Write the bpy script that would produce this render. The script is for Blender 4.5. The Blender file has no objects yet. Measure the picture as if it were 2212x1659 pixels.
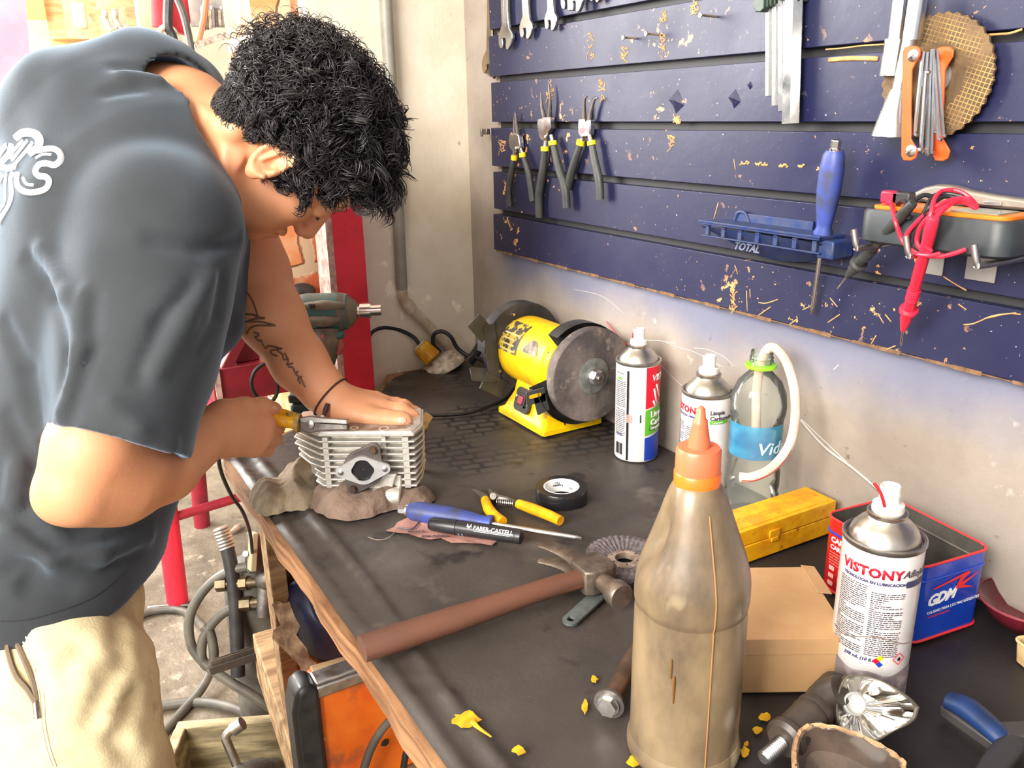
import bpy, bmesh, math, random
import numpy as np
from mathutils import Matrix, Vector
from mathutils.bvhtree import BVHTree
random.seed(7); NR = np.random.RandomState(11)
S = bpy.context.scene
COL = S.collection
PI = math.pi
# ---------------------------------------------------------------- camera
FPX = 1800.0; CX, CY = 1106.0, 829.5
RC = np.array([[0.85851104, 0.17478614, -0.48208776],
               [-0.51244274, 0.25757757, -0.81918022],
               [-0.01900635, 0.95031763, 0.31070107]])
CAM = np.array([0, 0, 1.35])
cd = bpy.data.cameras.new('camera'); cd.sensor_width = 36; cd.lens = 36 * FPX / 2212
cd.clip_start = .02; cd.clip_end = 200
co = bpy.data.objects.new('camera', cd); COL.objects.link(co)
co.matrix_world = Matrix([[*RC[0], 0], [*RC[1], 0], [*RC[2], 1.35], [0, 0, 0, 1]])
S.camera = co
# ---------------------------------------------------------------- light and exposure
S.view_settings.view_transform = 'Standard'; S.view_settings.look = 'None'
S.view_settings.exposure = 0.42; S.view_settings.gamma = 1; S.view_settings.use_curve_mapping = False
W_ = bpy.data.worlds.new('sky'); S.world = W_; W_.use_nodes = True
bg = W_.node_tree.nodes['Background']; bg.inputs[0].default_value = (.97, .97, 1, 1); bg.inputs[1].default_value = .72
def light(name, kind, loc, target, energy, color, size=1, size_y=None):
    d = bpy.data.lights.new(name, kind); d.energy = energy; d.color = color
    if kind == 'AREA':
        d.shape = 'RECTANGLE'; d.size = size; d.size_y = size_y or size
    if kind == 'SUN': d.angle = math.radians(1.5)
    o = bpy.data.objects.new(name, d); COL.objects.link(o)
    o.location = loc
    o.rotation_euler = (Vector(target) - Vector(loc)).to_track_quat('-Z', 'Y').to_euler()
    return o
light('daylight_through_doorway', 'AREA', (-1.1, 3.4, 2.05), (.65, .9, 1.05), 190, (1, .97, .93), 2.0, 1.4)
light('fill_left', 'AREA', (-2.0, -.1, 2.35), (.6, 1.5, 1.15), 190, (1, .95, .87), 1.8, 1.4)  # added soft fill for the back wall and front, its source unseen
light('fill_behind', 'AREA', (-1.9, -1.2, 2.3), (.4, 1.0, 1.0), 10, (1, .97, .93), 2.2, 1.6)  # added weak fill from behind the camera, no known opening there
light('sun', 'SUN', (-4, 5, 6), (-1.6, 4.6, 0), 5.0, (1, .95, .86))

# ---------------------------------------------------------------- helpers
def ray(px, py): return RC @ np.array([(px - CX) / FPX, (CY - py) / FPX, -1.0])
def P(px, py, d): return CAM + ray(px, py) * d                 # the point that deep along the view
def at(px, py, ax, v):
    r = ray(px, py); return CAM + r * ((v - CAM[ax]) / r[ax])   # on the plane axis = v
def bench(px, py, h=0): return at(px, py, 2, BZ + h)
def onwall(px, py, off=0): return at(px, py, 0, XB - off)
BZ = .853; XW = .811; XB = .793; YB = 1.53; XE = .218; GROUND = 0.0

def T(x, y=None, z=None):
    return Matrix.Translation((x, y, z) if y is not None else Vector(x))
def Rx(a): return Matrix.Rotation(a, 4, 'X')
def Ry(a): return Matrix.Rotation(a, 4, 'Y')
def Rz(a): return Matrix.Rotation(a, 4, 'Z')
def Sc(x, y=None, z=None):
    m = Matrix.Identity(4); m[0][0] = x; m[1][1] = x if y is None else y; m[2][2] = x if z is None else z; return m
def frame(o, xd, zd):
    """origin o, local x along xd, local z near zd"""
    x = Vector(xd).normalized(); y = Vector(zd).cross(x).normalized(); z = x.cross(y)
    return Matrix(((x[0], y[0], z[0], o[0]), (x[1], y[1], z[1], o[1]), (x[2], y[2], z[2], o[2]), (0, 0, 0, 1)))
def xf(g, M):
    V, F = g; A = np.array(M); return (V @ A[:3, :3].T + A[:3, 3], F)
def join(*gs):
    V = []; F = []; n = 0
    for v, f in gs:
        V.append(np.asarray(v, float)); F += [tuple(i + n for i in q) for q in f]; n += len(v)
    return (np.concatenate(V), F)
def box(sx, sy, sz, c=(0, 0, 0)):
    V = np.array([[x, y, z] for x in (-.5, .5) for y in (-.5, .5) for z in (-.5, .5)]) * [sx, sy, sz] + np.array(c)
    return (V, [(0, 1, 3, 2), (4, 6, 7, 5), (0, 4, 5, 1), (2, 3, 7, 6), (0, 2, 6, 4), (1, 5, 7, 3)])
def beam(a, b, w, h, up=(0, 0, 1)):
    a = Vector(a); b = Vector(b); M = frame((a + b) / 2, b - a, up)
    return xf(box((b - a).length, w, h), M)
def lathe(prof, n=32, close=True, a0=0, a1=2 * PI):
    full = abs(a1 - a0) > 6.28; m = n if full else n + 1
    an = np.linspace(a0, a1, m, endpoint=not full)
    V = np.array([[r * math.cos(t), r * math.sin(t), z] for r, z in prof for t in an])
    F = []; k = len(prof)
    for i in range(k - 1):
        for j in range(n):
            j2 = (j + 1) % m
            F.append((i * m + j, i * m + j2, (i + 1) * m + j2, (i + 1) * m + j))
    if close and full:
        if prof[0][0] > 1e-5: F.append(tuple(range(m))[::-1])
        if prof[-1][0] > 1e-5: F.append(tuple((k - 1) * m + j for j in range(m)))
    return (V, F)
def rod(a, b, r, r2=None, n=16):
    a = Vector(a); b = Vector(b); L = (b - a).length; r2 = r if r2 is None else r2
    g = lathe([(r, 0), (r2, L)], n)
    q = Vector((0, 0, 1)).rotation_difference(b - a).to_matrix().to_4x4()
    return xf(g, T(a) @ q)
def lathe_on(a, b, prof, n=24):
    """profile (radius, fraction of the way a to b)"""
    a = Vector(a); b = Vector(b); L = (b - a).length
    q = Vector((0, 0, 1)).rotation_difference(b - a).to_matrix().to_4x4()
    return xf(lathe([(r, t * L) for r, t in prof], n), T(a) @ q)
def smooth_path(pts, k=6):
    p = [np.array(q, float) for q in pts]; out = []
    p = [2 * p[0] - p[1]] + p + [2 * p[-1] - p[-2]]
    for i in range(1, len(p) - 2):
        for s in range(k):
            t = s / k
            out.append(.5 * ((2 * p[i]) + (-p[i - 1] + p[i + 1]) * t + (2 * p[i - 1] - 5 * p[i] + 4 * p[i + 1] - p[i + 2]) * t * t
                             + (-p[i - 1] + 3 * p[i] - 3 * p[i + 1] + p[i + 2]) * t ** 3))
    out.append(p[-2]); return np.array(out)
def tube(pts, r, n=10, k=6, flat=1.0, up=None, cap=True):
    """a round (or flattened) tube through points; r a number or one per point"""
    pts = np.asarray(pts, float)
    rr = np.full(len(pts), r, float) if np.isscalar(r) else np.asarray(r, float)
    if k > 1:
        Q = smooth_path(pts, k); rr = np.interp(np.linspace(0, len(pts) - 1, len(Q)), range(len(pts)), rr); pts = Q
    tg = np.gradient(pts, axis=0); tg /= np.linalg.norm(tg, axis=1)[:, None] + 1e-12
    u = np.array(up if up is not None else (0, 0, 1.0), float)
    if abs(u @ tg[0]) > .95: u = np.array((1.0, 0, 0))
    V = []; an = np.arange(n) * 2 * PI / n
    for i in range(len(pts)):
        if up is not None: u = np.array(up, float)
        u = u - tg[i] * (u @ tg[i]); u /= np.linalg.norm(u) + 1e-12; w = np.cross(tg[i], u)
        V.append(pts[i] + rr[i] * (np.cos(an)[:, None] * w + np.sin(an)[:, None] * u * flat))
    V = np.concatenate(V); F = []
    for i in range(len(pts) - 1):
        for j in range(n):
            a = i * n + j; b = i * n + (j + 1) % n; F.append((a, b, b + n, a + n))
    if cap: F.append(tuple(range(n))[::-1]); F.append(tuple(len(V) - n + j for j in range(n)))
    return (V, F)
def prism(poly, h, z0=0):
    n = len(poly); V = np.array([[x, y, z0] for x, y in poly] + [[x, y, z0 + h] for x, y in poly])
    F = [tuple(range(n))[::-1], tuple(range(n, 2 * n))] + [(i, (i + 1) % n, n + (i + 1) % n, n + i) for i in range(n)]
    return (V, F)
def grid(fn, nu, nv):
    V = np.array([fn(i / nu, j / nv) for i in range(nu + 1) for j in range(nv + 1)], float)
    F = [(i * (nv + 1) + j, (i + 1) * (nv + 1) + j, (i + 1) * (nv + 1) + j + 1, i * (nv + 1) + j + 1) for i in range(nu) for j in range(nv)]
    return (V, F)
def rrect(w, h, r, n=5, cx=0, cy=0):
    o = []
    for sx, sy, a in ((1, 1, 0), (-1, 1, PI / 2), (-1, -1, PI), (1, -1, 3 * PI / 2)):
        for i in range(n + 1):
            t = a + i * PI / 2 / n; o.append((cx + sx * (w / 2 - r) + r * math.cos(t), cy + sy * (h / 2 - r) + r * math.sin(t)))
    return o
def ngon(n, r, a=0): return [(r * math.cos(a + i * 2 * PI / n), r * math.sin(a + i * 2 * PI / n)) for i in range(n)]
def ball(c, r, n=16, sc=(1, 1, 1)):
    g = lathe([(r * math.sin(t) + 1e-6, -r * math.cos(t)) for t in np.linspace(0, PI, n // 2 + 1)], n, close=False)
    return (g[0] * np.array(sc) + np.array(c, float), g[1])
_fonts = {}
def text(s, size, ext=.0002, bold=0, shear=0, align='LEFT', space=1.0):
    cu = bpy.data.curves.new('t', 'FONT'); cu.body = s; cu.size = size; cu.extrude = ext; cu.offset = bold; cu.shear = shear
    cu.align_x = align; cu.resolution_u = 2; cu.space_character = space
    o = bpy.data.objects.new('t', cu); me = o.to_mesh()
    V = np.array([v.co[:] for v in me.vertices]).reshape(-1, 3); F = [tuple(p.vertices) for p in me.polygons]
    o.to_mesh_clear(); bpy.data.objects.remove(o); bpy.data.curves.remove(cu)
    return (V, F)
def wrap(g, r, a0=0):
    """flat (x, y, z) bent round an upright cylinder: x to arc, y to height, z to depth; a0 = azimuth of x = 0"""
    V, F = g; a = a0 + V[:, 0] / r; q = r + V[:, 2]
    return (np.stack([q * np.cos(a), q * np.sin(a), V[:, 1]], 1), F)
def wpatch(w, h, x, y, r, a0, off=.0003, n=12):
    return wrap(grid(lambda u, v: (x + w * u, y + h * v, off), n, 1), r, a0)
def noise3(V, s, seed=0):
    V = np.asarray(V) * s; q = np.zeros(len(V)); rs = np.random.RandomState(seed)
    for k in range(7):
        d = rs.normal(size=3); d /= np.linalg.norm(d); f = rs.uniform(.6, 2.2); q += np.sin(V @ d * f * 2 * PI + rs.uniform(0, 6) + 1.3 * np.sin(V @ np.roll(d, 1) * 4 + k)) / f ** .7
    return q / 4

def chain(o):
    M = Matrix.Identity(4)
    while o is not None: M = o.matrix_basis @ M; o = o.parent
    return M
def obj(name, g, m, parent=None, world=False, sharp=40, bevel=0, sub=0, vcol=None):
    """one mesh object; g a (V, F) or a list of (V, F, material)"""
    if isinstance(g, list):
        mats = []; mi = []
        gs = []
        for v, f, mm in g:
            if mm not in mats: mats.append(mm)
            mi += [mats.index(mm)] * len(f); gs.append((v, f))
        V, F = join(*gs)
    else:
        V, F = g; mats = [m]; mi = None
    V = np.asarray(V, float)
    if parent is not None and world:
        A = np.array(chain(parent).inverted()); V = V @ A[:3, :3].T + A[:3, 3]
    me = bpy.data.meshes.new(name); me.from_pydata(V.tolist(), [], [list(map(int, f)) for f in F])
    for mm in mats: me.materials.append(mm)
    if mi: me.polygons.foreach_set('material_index', mi)
    bm = bmesh.new(); bm.from_mesh(me); bmesh.ops.remove_doubles(bm, verts=bm.verts, dist=1e-6); bmesh.ops.recalc_face_normals(bm, faces=bm.faces) if len(F) < 60000 else None
    bm.to_mesh(me); bm.free()
    me.polygons.foreach_set('use_smooth', [True] * len(me.polygons))
    if sharp: me.set_sharp_from_angle(angle=math.radians(sharp))
    o = bpy.data.objects.new(name, me); COL.objects.link(o)
    if parent is not None: o.parent = parent
    if bevel:
        b = o.modifiers.new('b', 'BEVEL'); b.width = bevel; b.segments = 2; b.limit_method = 'ANGLE'; b.harden_normals = False
    if sub:
        b = o.modifiers.new('s', 'SUBSURF'); b.levels = sub; b.render_levels = sub
    me.update(); return o
def tag(o, label=None, cat=None, group=None, kind=None):
    if label: o['label'] = label
    if cat: o['category'] = cat
    if group: o['group'] = group
    if kind: o['kind'] = kind
    return o
def thing(name, label, cat, M=None, group=None):
    o = bpy.data.objects.new(name, None); COL.objects.link(o); o.empty_display_size = .02
    if M is not None: o.matrix_basis = M if isinstance(M, Matrix) else T(M)
    return tag(o, label, cat, group)
def solo(name, g, m, label, cat, M=None, group=None, **k):
    """a thing that is one mesh; g in local space placed by M"""
    o = obj(name, g, m, **k)
    if M is not None: o.matrix_basis = M if isinstance(M, Matrix) else T(M)
    return tag(o, label, cat, group)
def solow(name, g, m, label, cat, base, group=None, **k):
    """world-space geometry, origin moved to base"""
    if isinstance(g, list): g = [(np.asarray(v) - np.array(base), f, mm) for v, f, mm in g]
    else: g = (np.asarray(g[0]) - np.array(base), g[1])
    return solo(name, g, m, label, cat, T(Vector(base)), group, **k)
def struct(name, g, m, **k): return tag(obj(name, g, m, **k), kind='structure')
def dup(o, M, label=None, parent=None):
    c = o.copy(); COL.objects.link(c)
    if parent is not None: c.parent = parent
    else: c.matrix_basis = M
    if label: c['label'] = label
    for ch in list(o.children): dup(ch, None, None, c)
    return c

# ---------------------------------------------------------------- materials
def nd(nt, t, **k):
    n = nt.nodes.new(t)
    for a, b in k.items(): setattr(n, a, b)
    return n
def mat(name, c, c2=None, s=8, r=.5, r2=None, m=0, bump=0, bs=60, spots=(), lo=.4, hi=.6, coord='Object', stretch=(1, 1, 1), **bs_in):
    """principled surface: two colours mixed by noise, bump, and hard-edged spots [(colour, scale, threshold, softness, mask_scale)]"""
    M = bpy.data.materials.new(name); M.use_nodes = True; nt = M.node_tree; L = nt.links.new
    b = nt.nodes['Principled BSDF']; b.inputs['Roughness'].default_value = r; b.inputs['Metallic'].default_value = m
    tc = nd(nt, 'ShaderNodeTexCoord'); mp = nd(nt, 'ShaderNodeMapping'); mp.inputs['Scale'].default_value = stretch
    if coord == 'World':
        ge = nd(nt, 'ShaderNodeNewGeometry'); L(ge.outputs['Position'], mp.inputs['Vector'])
    else: L(tc.outputs[coord], mp.inputs['Vector'])
    def noise(sc, det=5, ro=.6):
        n = nd(nt, 'ShaderNodeTexNoise'); n.inputs['Scale'].default_value = sc; n.inputs['Detail'].default_value = det
        n.inputs['Roughness'].default_value = ro; L(mp.outputs[0], n.inputs['Vector']); return n.outputs['Fac']
    def ramp(f, a, z):
        q = nd(nt, 'ShaderNodeMapRange'); q.inputs[1].default_value = a; q.inputs[2].default_value = z; L(f, q.inputs[0]); return q.outputs[0]
    def mix(f, A, B):
        q = nd(nt, 'ShaderNodeMix', data_type='RGBA')
        if hasattr(f, 'node'): L(f, q.inputs[0])
        else: q.inputs[0].default_value = f
        for i, X in ((6, A), (7, B)):
            if hasattr(X, 'node'): L(X, q.inputs[i])
            else: q.inputs[i].default_value = (*X, 1)
        return q.outputs[2]
    col = tuple(c)
    if c2 is not None:
        f = ramp(noise(s), lo, hi); col = mix(f, c, c2)
        if r2 is not None:
            q = nd(nt, 'ShaderNodeMapRange'); L(f, q.inputs[0]); q.inputs[3].default_value = r; q.inputs[4].default_value = r2; L(q.outputs[0], b.inputs['Roughness'])
    for sp in spots:
        cc, ss, th = sp[:3]; so = sp[3] if len(sp) > 3 else .02
        f = ramp(noise(ss, 4, .65), th, th + so)
        if len(sp) > 4:
            f2 = ramp(noise(sp[4], 2), .5, .6); q = nd(nt, 'ShaderNodeMath', operation='MULTIPLY'); L(f, q.inputs[0]); L(f2, q.inputs[1]); f = q.outputs[0]
        col = mix(f, col, cc)
    if hasattr(col, 'node'): L(col, b.inputs['Base Color'])
    else: b.inputs['Base Color'].default_value = (*col, 1)
    if bump:
        bp = nd(nt, 'ShaderNodeBump'); bp.inputs['Strength'].default_value = min(1, bump); bp.inputs['Distance'].default_value = .002 * max(1, bump)
        L(noise(bs, 6), bp.inputs['Height']); L(bp.outputs[0], b.inputs['Normal'])
    for k, v in bs_in.items():
        k = k.replace('_', ' ').title(); i = b.inputs[k]
        i.default_value = (*v, 1) if isinstance(v, tuple) and len(v) == 3 and i.type == 'RGBA' else v
    M['ramp'] = 1
    return M
def srgb(r, g, b): return tuple((x / 255 / 12.92) if x / 255 <= .04045 else ((x / 255 + .055) / 1.055) ** 2.4 for x in (r, g, b))

STEEL = mat('steel', (.55, .54, .52), (.35, .33, .31), 30, .28, .45, 1)
CHROME = mat('chrome', (.78, .78, .78), (.55, .54, .52), 20, .16, .3, 1)
DULL = mat('dull_steel', (.28, .26, .24), (.15, .13, .12), 25, .45, .6, 1, .3, 200)
BRASS = mat('brass', (.75, .55, .22), (.5, .36, .14), 20, .3, .4, 1)
BLACKP = mat('black_plastic', (.018, .018, .02), (.035, .034, .034), 30, .4, .55)
RUBBER = mat('black_rubber', (.022, .021, .02), (.05, .046, .042), 12, .5, .7, bump=.3, bs=120)
WHITEP = mat('white_plastic', (.82, .79, .75), (.62, .56, .5), 40, .4)
ORANGE = mat('orange_paint', (.80, .11, .012), (.68, .085, .01), 12, .4)
REDPAINT = mat('red_paint', srgb(222, 40, 64), srgb(196, 28, 50), 6, .45, .6, bump=.3, bs=40,
               spots=[(srgb(95, 60, 55), 35, .66, .03, 5), (srgb(120, 80, 75), 90, .68, .03)])
YELLOWP = mat('yellow_plastic', srgb(238, 178, 20), srgb(225, 150, 15), 60, .35, spots=[(srgb(130, 80, 20), 120, .66, .05)])
YELLOWM = mat('yellow_enamel', srgb(248, 205, 10), srgb(235, 180, 10), 20, .32, .5,
              spots=[(srgb(95, 75, 25), 30, .60, .08, 9), (srgb(40, 35, 25), 120, .66, .04)])
BLUEP = mat('blue_plastic', srgb(60, 80, 165), srgb(62, 66, 90), 45, .42, .6, lo=.35, hi=.7)
NAVYP = mat('navy_plastic', srgb(30, 52, 105), srgb(52, 62, 92), 60, .4, .6)
WOOD = mat('plywood', srgb(158, 116, 80), srgb(112, 76, 48), 34, .75, bump=.6, bs=90, stretch=(1, .25, 4))
OLDWOOD = mat('old_wood', srgb(178, 148, 108), srgb(128, 98, 66), 14, .8, bump=.5, bs=60, stretch=(.4, 3, 3))
CARD = mat('kraft_card', srgb(206, 166, 120), srgb(192, 150, 104), 8, .8, bump=.1, bs=300)
# ================================================================ the setting
def concrete(name, c, c2, c3, blue=False):
    M = mat(name, c, c2, 5, .85, bump=.5, bs=70, lo=.35, hi=.65, coord='World', spots=[(c3, 2.2, .5, .25), (tuple(x * .6 for x in c2), 60, .66, .06, 4), (tuple(min(1, x * 1.25) for x in c), 18, .64, .05, 3)])
    if blue:
        nt = M.node_tree; L = nt.links.new; b = nt.nodes['Principled BSDF']; src = b.inputs['Base Color'].links[0].from_socket
        g = nd(nt, 'ShaderNodeNewGeometry'); sx = nd(nt, 'ShaderNodeSeparateXYZ'); L(g.outputs['Position'], sx.inputs[0])
        no = nd(nt, 'ShaderNodeTexNoise'); no.inputs['Scale'].default_value = 7; L(g.outputs['Position'], no.inputs['Vector'])
        # old paint overspray left on the plaster round the board
        ma = nd(nt, 'ShaderNodeMath', operation='MULTIPLY_ADD'); L(no.outputs['Fac'], ma.inputs[0]); ma.inputs[1].default_value = -.10; L(sx.outputs[2], ma.inputs[2])
        mr = nd(nt, 'ShaderNodeMapRange'); mr.interpolation_type = 'SMOOTHSTEP'; L(ma.outputs[0], mr.inputs[0]); mr.inputs[1].default_value = .95; mr.inputs[2].default_value = 1.035; mr.inputs[4].default_value = .72
        up_ = nd(nt, 'ShaderNodeMapRange'); L(sx.outputs[2], up_.inputs[0]); up_.inputs[1].default_value = 1.13; up_.inputs[2].default_value = 1.09
        yy_ = nd(nt, 'ShaderNodeMapRange'); L(sx.outputs[1], yy_.inputs[0]); yy_.inputs[1].default_value = 1.46; yy_.inputs[2].default_value = 1.36
        for o_ in (up_, yy_):
            mm = nd(nt, 'ShaderNodeMath', operation='MULTIPLY'); L(mr.outputs[0], mm.inputs[0]); L(o_.outputs[0], mm.inputs[1]); mr = mm
        mx = nd(nt, 'ShaderNodeMix', data_type='RGBA'); L(mr.outputs[0], mx.inputs[0]); L(src, mx.inputs[6]); mx.inputs[7].default_value = (*srgb(98, 108, 140), 1)
        # pale scratch lines
        L(mx.outputs[2], b.inputs['Base Color'])
    return M
WALLM = concrete('plaster_wall', srgb(166, 155, 144), srgb(136, 125, 114), srgb(152, 142, 132), True)
BACKM = concrete('back_plaster', srgb(232, 222, 204), srgb(208, 195, 172), srgb(240, 228, 214))
FLOORM = mat('concrete_floor', srgb(128, 117, 100), srgb(92, 82, 68), 3.4, .5, .8, bump=6, bs=14, coord='World',
             spots=[(srgb(84, 76, 64), 8, .56, .12), (srgb(150, 140, 122), 16, .58, .1), (srgb(226, 220, 210), 90, .70, .02)])
struct('wall_right', box(.12, 4.2, 3.0, (XW + .06, YB - 2.1, 1.5)), WALLM)
struct('wall_back', box(.32, .04, 2.75, (XW - .15, YB + .02, 1.375)), BACKM)
struct('floor', box(9, 11, .1, (-1.5, 3.3, -.05)), FLOORM)
struct('ceiling', box(3.8, 5.2, .1, (-.7, .85, 2.85)), mat('ceiling', (.6, .57, .52)))
# brick pier behind the red post
def brick_mat():
    M = bpy.data.materials.new('bricks'); M.use_nodes = True; nt = M.node_tree; L = nt.links.new; b = nt.nodes['Principled BSDF']
    g = nd(nt, 'ShaderNodeNewGeometry'); mp = nd(nt, 'ShaderNodeMapping'); mp.inputs['Rotation'].default_value = (PI / 2, 0, 0); L(g.outputs['Position'], mp.inputs[0])
    br = nd(nt, 'ShaderNodeTexBrick'); br.inputs['Scale'].default_value = 1; br.inputs['Brick Width'].default_value = .25; br.inputs['Row Height'].default_value = .105
    br.inputs['Mortar Size'].default_value = .014; br.inputs['Mortar Smooth'].default_value = .4
    br.inputs['Color1'].default_value = (*srgb(214, 120, 74), 1); br.inputs['Color2'].default_value = (*srgb(228, 158, 104), 1); br.inputs['Mortar'].default_value = (*srgb(214, 196, 164), 1)
    nz = nd(nt, 'ShaderNodeTexNoise'); nz.inputs['Scale'].default_value = 22; nz.inputs['Detail'].default_value = 6; L(mp.outputs[0], nz.inputs[0])
    vm = nd(nt, 'ShaderNodeVectorMath', operation='MULTIPLY_ADD'); L(nz.outputs['Color'], vm.inputs[0]); vm.inputs[1].default_value = (.03, .03, .03); L(mp.outputs[0], vm.inputs[2])
    L(vm.outputs[0], br.inputs['Vector'])
    mx = nd(nt, 'ShaderNodeMix', data_type='RGBA'); mr = nd(nt, 'ShaderNodeMapRange'); mr.inputs[1].default_value = .5; mr.inputs[2].default_value = .7; L(nz.outputs['Fac'], mr.inputs[0])
    L(mr.outputs[0], mx.inputs[0]); L(br.outputs['Color'], mx.inputs[6]); mx.inputs[7].default_value = (*srgb(225, 190, 150), 1); L(mx.outputs[2], b.inputs['Base Color'])
    b.inputs['Roughness'].default_value = .9
    bp = nd(nt, 'ShaderNodeBump'); bp.inputs['Strength'].default_value = .8; bp.inputs['Distance'].default_value = .01; L(br.outputs['Fac'], bp.inputs['Height']); bp.invert = True; L(bp.outputs[0], b.inputs['Normal'])
    return M
BRICK = brick_mat()
struct('wall_brick', box(.40, .2, 2.75, (.425 + .20, 1.70, 1.375)), BRICK)

# slatted tool board
def slat_mat():
    tan = srgb(214, 160, 100)
    return mat('navy_board', srgb(24, 27, 64), srgb(34, 36, 64), 5, .36, .55, coord='World', bump=.15, bs=60, lo=.3, hi=.75,
               spots=[(srgb(30, 32, 52), 34, .64, .03, 6), (tan, 55, .630, .012, 5), (tan, 130, .675, .01, 9), (srgb(170, 175, 200), 160, .70, .01)])
SLAT = slat_mat()
GROOVE = mat('groove_strip', srgb(40, 40, 42), r=.6)
ZG = [1.411 - .0785 * k for k in range(-3, 5)]        # lower edges of the boards
bd = thing('slat_board', 'navy blue slatted tool board with chipped paint along the right wall', 'tool board', (XB, .3, ZG[-1]))
YL, YR = 1.402, -.75
for k in range(len(ZG)):
    zb = ZG[k]; zt = zb + .0785 - .0105
    yl = YL + (.004 if k % 2 else 0)
    obj('plank', box(.0165, yl - YR, zt - zb, (XB + .0085, (yl + YR) / 2, (zb + zt) / 2)), SLAT, bd, True, bevel=.0008)
obj('backing', box(.004, YL - .012 - YR, ZG[0] + .07 - ZG[-1], (XW - .0035, (YL - .012 + YR) / 2, (ZG[0] + .07 + ZG[-1]) / 2)), GROOVE, bd, True)

# workbench
wb = thing('workbench', 'long plywood workbench along the right wall', 'workbench', ((XE + XW) / 2, .7, 0))
YN = -.55
def yfar(x):
    return float(np.interp(x, [XE, .53, .60, XW], [1.258, 1.40, 1.50, 1.505]))
edge = [(XE + .0018 * math.sin(y * 31) + .001 * math.sin(y * 83 + 1), y) for y in np.linspace(YN, 1.262, 90)]
tp = prism([(XW - .003, YN)] + [(XW - .003, 1.52), (.60, 1.52), (.54, 1.415)] + edge[::-1], .030, BZ - .036)
obj('bench_top', tp, WOOD, wb, True)
obj('post', box(.026, .04, BZ - .04, (XE + .045, 1.20, (BZ - .04) / 2)), OLDWOOD, wb, True, bevel=.002)
obj('post', box(.045, .05, BZ - .03, (XE + .05, -.3, (BZ - .03) / 2)), OLDWOOD, wb, True, bevel=.002)
obj('end_panel', box(.53, .018, BZ - .04, (XE + .325, 1.225, (BZ - .04) / 2)), mat('brown_board', srgb(158, 108, 66), srgb(126, 80, 46), 6, .8), wb, True)
obj('lower_shelf', box(.44, .66, .02, (.57, .85, .335)), OLDWOOD, wb, True, bevel=.002)

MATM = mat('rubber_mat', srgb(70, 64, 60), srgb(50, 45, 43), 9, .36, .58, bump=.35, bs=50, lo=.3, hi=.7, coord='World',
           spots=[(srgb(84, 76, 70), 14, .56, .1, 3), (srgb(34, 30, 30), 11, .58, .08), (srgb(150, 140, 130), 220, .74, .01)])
def mat_fn(u, v):
    x = XE + .006 + (XW - .004 - XE - .006) * v ** 1.35; y = .12 + (yfar(x) - .012 + .004 * math.sin(x * 40) - .12) * u
    d = x - XE
    h = .0022 + .0006 * math.sin(x * 40 + 3 * math.sin(y * 7)) + .0005 * math.sin(y * 55 + x * 30)
    h += .0050 * math.exp(-((d - .050 - .006 * math.sin(y * 9)) / .0075) ** 2) * (.8 + .25 * math.sin(y * 37 + 4 * math.sin(y * 11)) + .12 * math.sin(y * 151 + 3 * math.sin(y * 31)))      # fold along the edge
    h += .0011 * math.exp(-((d - .030) / .014) ** 2) * (math.sin(y * 97 + 5 * math.sin(y * 17) + 2.2 * math.sin(y * 41) + d * 60) * .7 + .3 * math.sin(y * 233 + 3 * math.sin(y * 29)))
    h += .0030 * math.exp(-((d - .016) / .007) ** 2)
    h -= .0022 * math.exp(-(d / .012) ** 2)
    if y > 1.35: h += .0018 * math.sin(x * 50 + y * 30) * min(1, (y - 1.35) * 8) + .0016
    return (x, y, BZ + h - .0045)
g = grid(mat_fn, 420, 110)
def mk_tiles(M):
    nt = M.node_tree; b = nt.nodes['Principled BSDF']; L = nt.links.new
    g = nd(nt, 'ShaderNodeNewGeometry'); br = nd(nt, 'ShaderNodeTexBrick'); mp = nd(nt, 'ShaderNodeMapping'); mp.inputs['Rotation'].default_value = (0, 0, .25)
    L(g.outputs['Position'], mp.inputs[0]); L(mp.outputs[0], br.inputs['Vector'])
    br.inputs['Scale'].default_value = 1; br.inputs['Brick Width'].default_value = .034; br.inputs['Row Height'].default_value = .02; br.inputs['Mortar Size'].default_value = .0035; br.offset = .3
    sx = nd(nt, 'ShaderNodeSeparateXYZ'); L(g.outputs['Position'], sx.inputs[0])
    ns = nd(nt, 'ShaderNodeTexNoise'); ns.inputs['Scale'].default_value = 6; L(g.outputs['Position'], ns.inputs['Vector'])
    r1 = nd(nt, 'ShaderNodeMapRange'); L(sx.outputs[1], r1.inputs[0]); r1.inputs[1].default_value = .93; r1.inputs[2].default_value = 1.0
    r2 = nd(nt, 'ShaderNodeMapRange'); L(ns.outputs['Fac'], r2.inputs[0]); r2.inputs[1].default_value = .45; r2.inputs[2].default_value = .55
    m1 = nd(nt, 'ShaderNodeMath', operation='MULTIPLY'); L(r1.outputs[0], m1.inputs[0]); L(r2.outputs[0], m1.inputs[1])
    m2 = nd(nt, 'ShaderNodeMath', operation='MULTIPLY'); L(m1.outputs[0], m2.inputs[0]); L(br.outputs['Fac'], m2.inputs[1])
    mx = nd(nt, 'ShaderNodeMix', data_type='RGBA'); L(m2.outputs[0], mx.inputs[0]); L(b.inputs['Base Color'].links[0].from_socket, mx.inputs[6]); mx.inputs[7].default_value = (.012, .012, .014, 1)
    L(mx.outputs[2], b.inputs['Base Color'])
mk_tiles(MATM)
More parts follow.
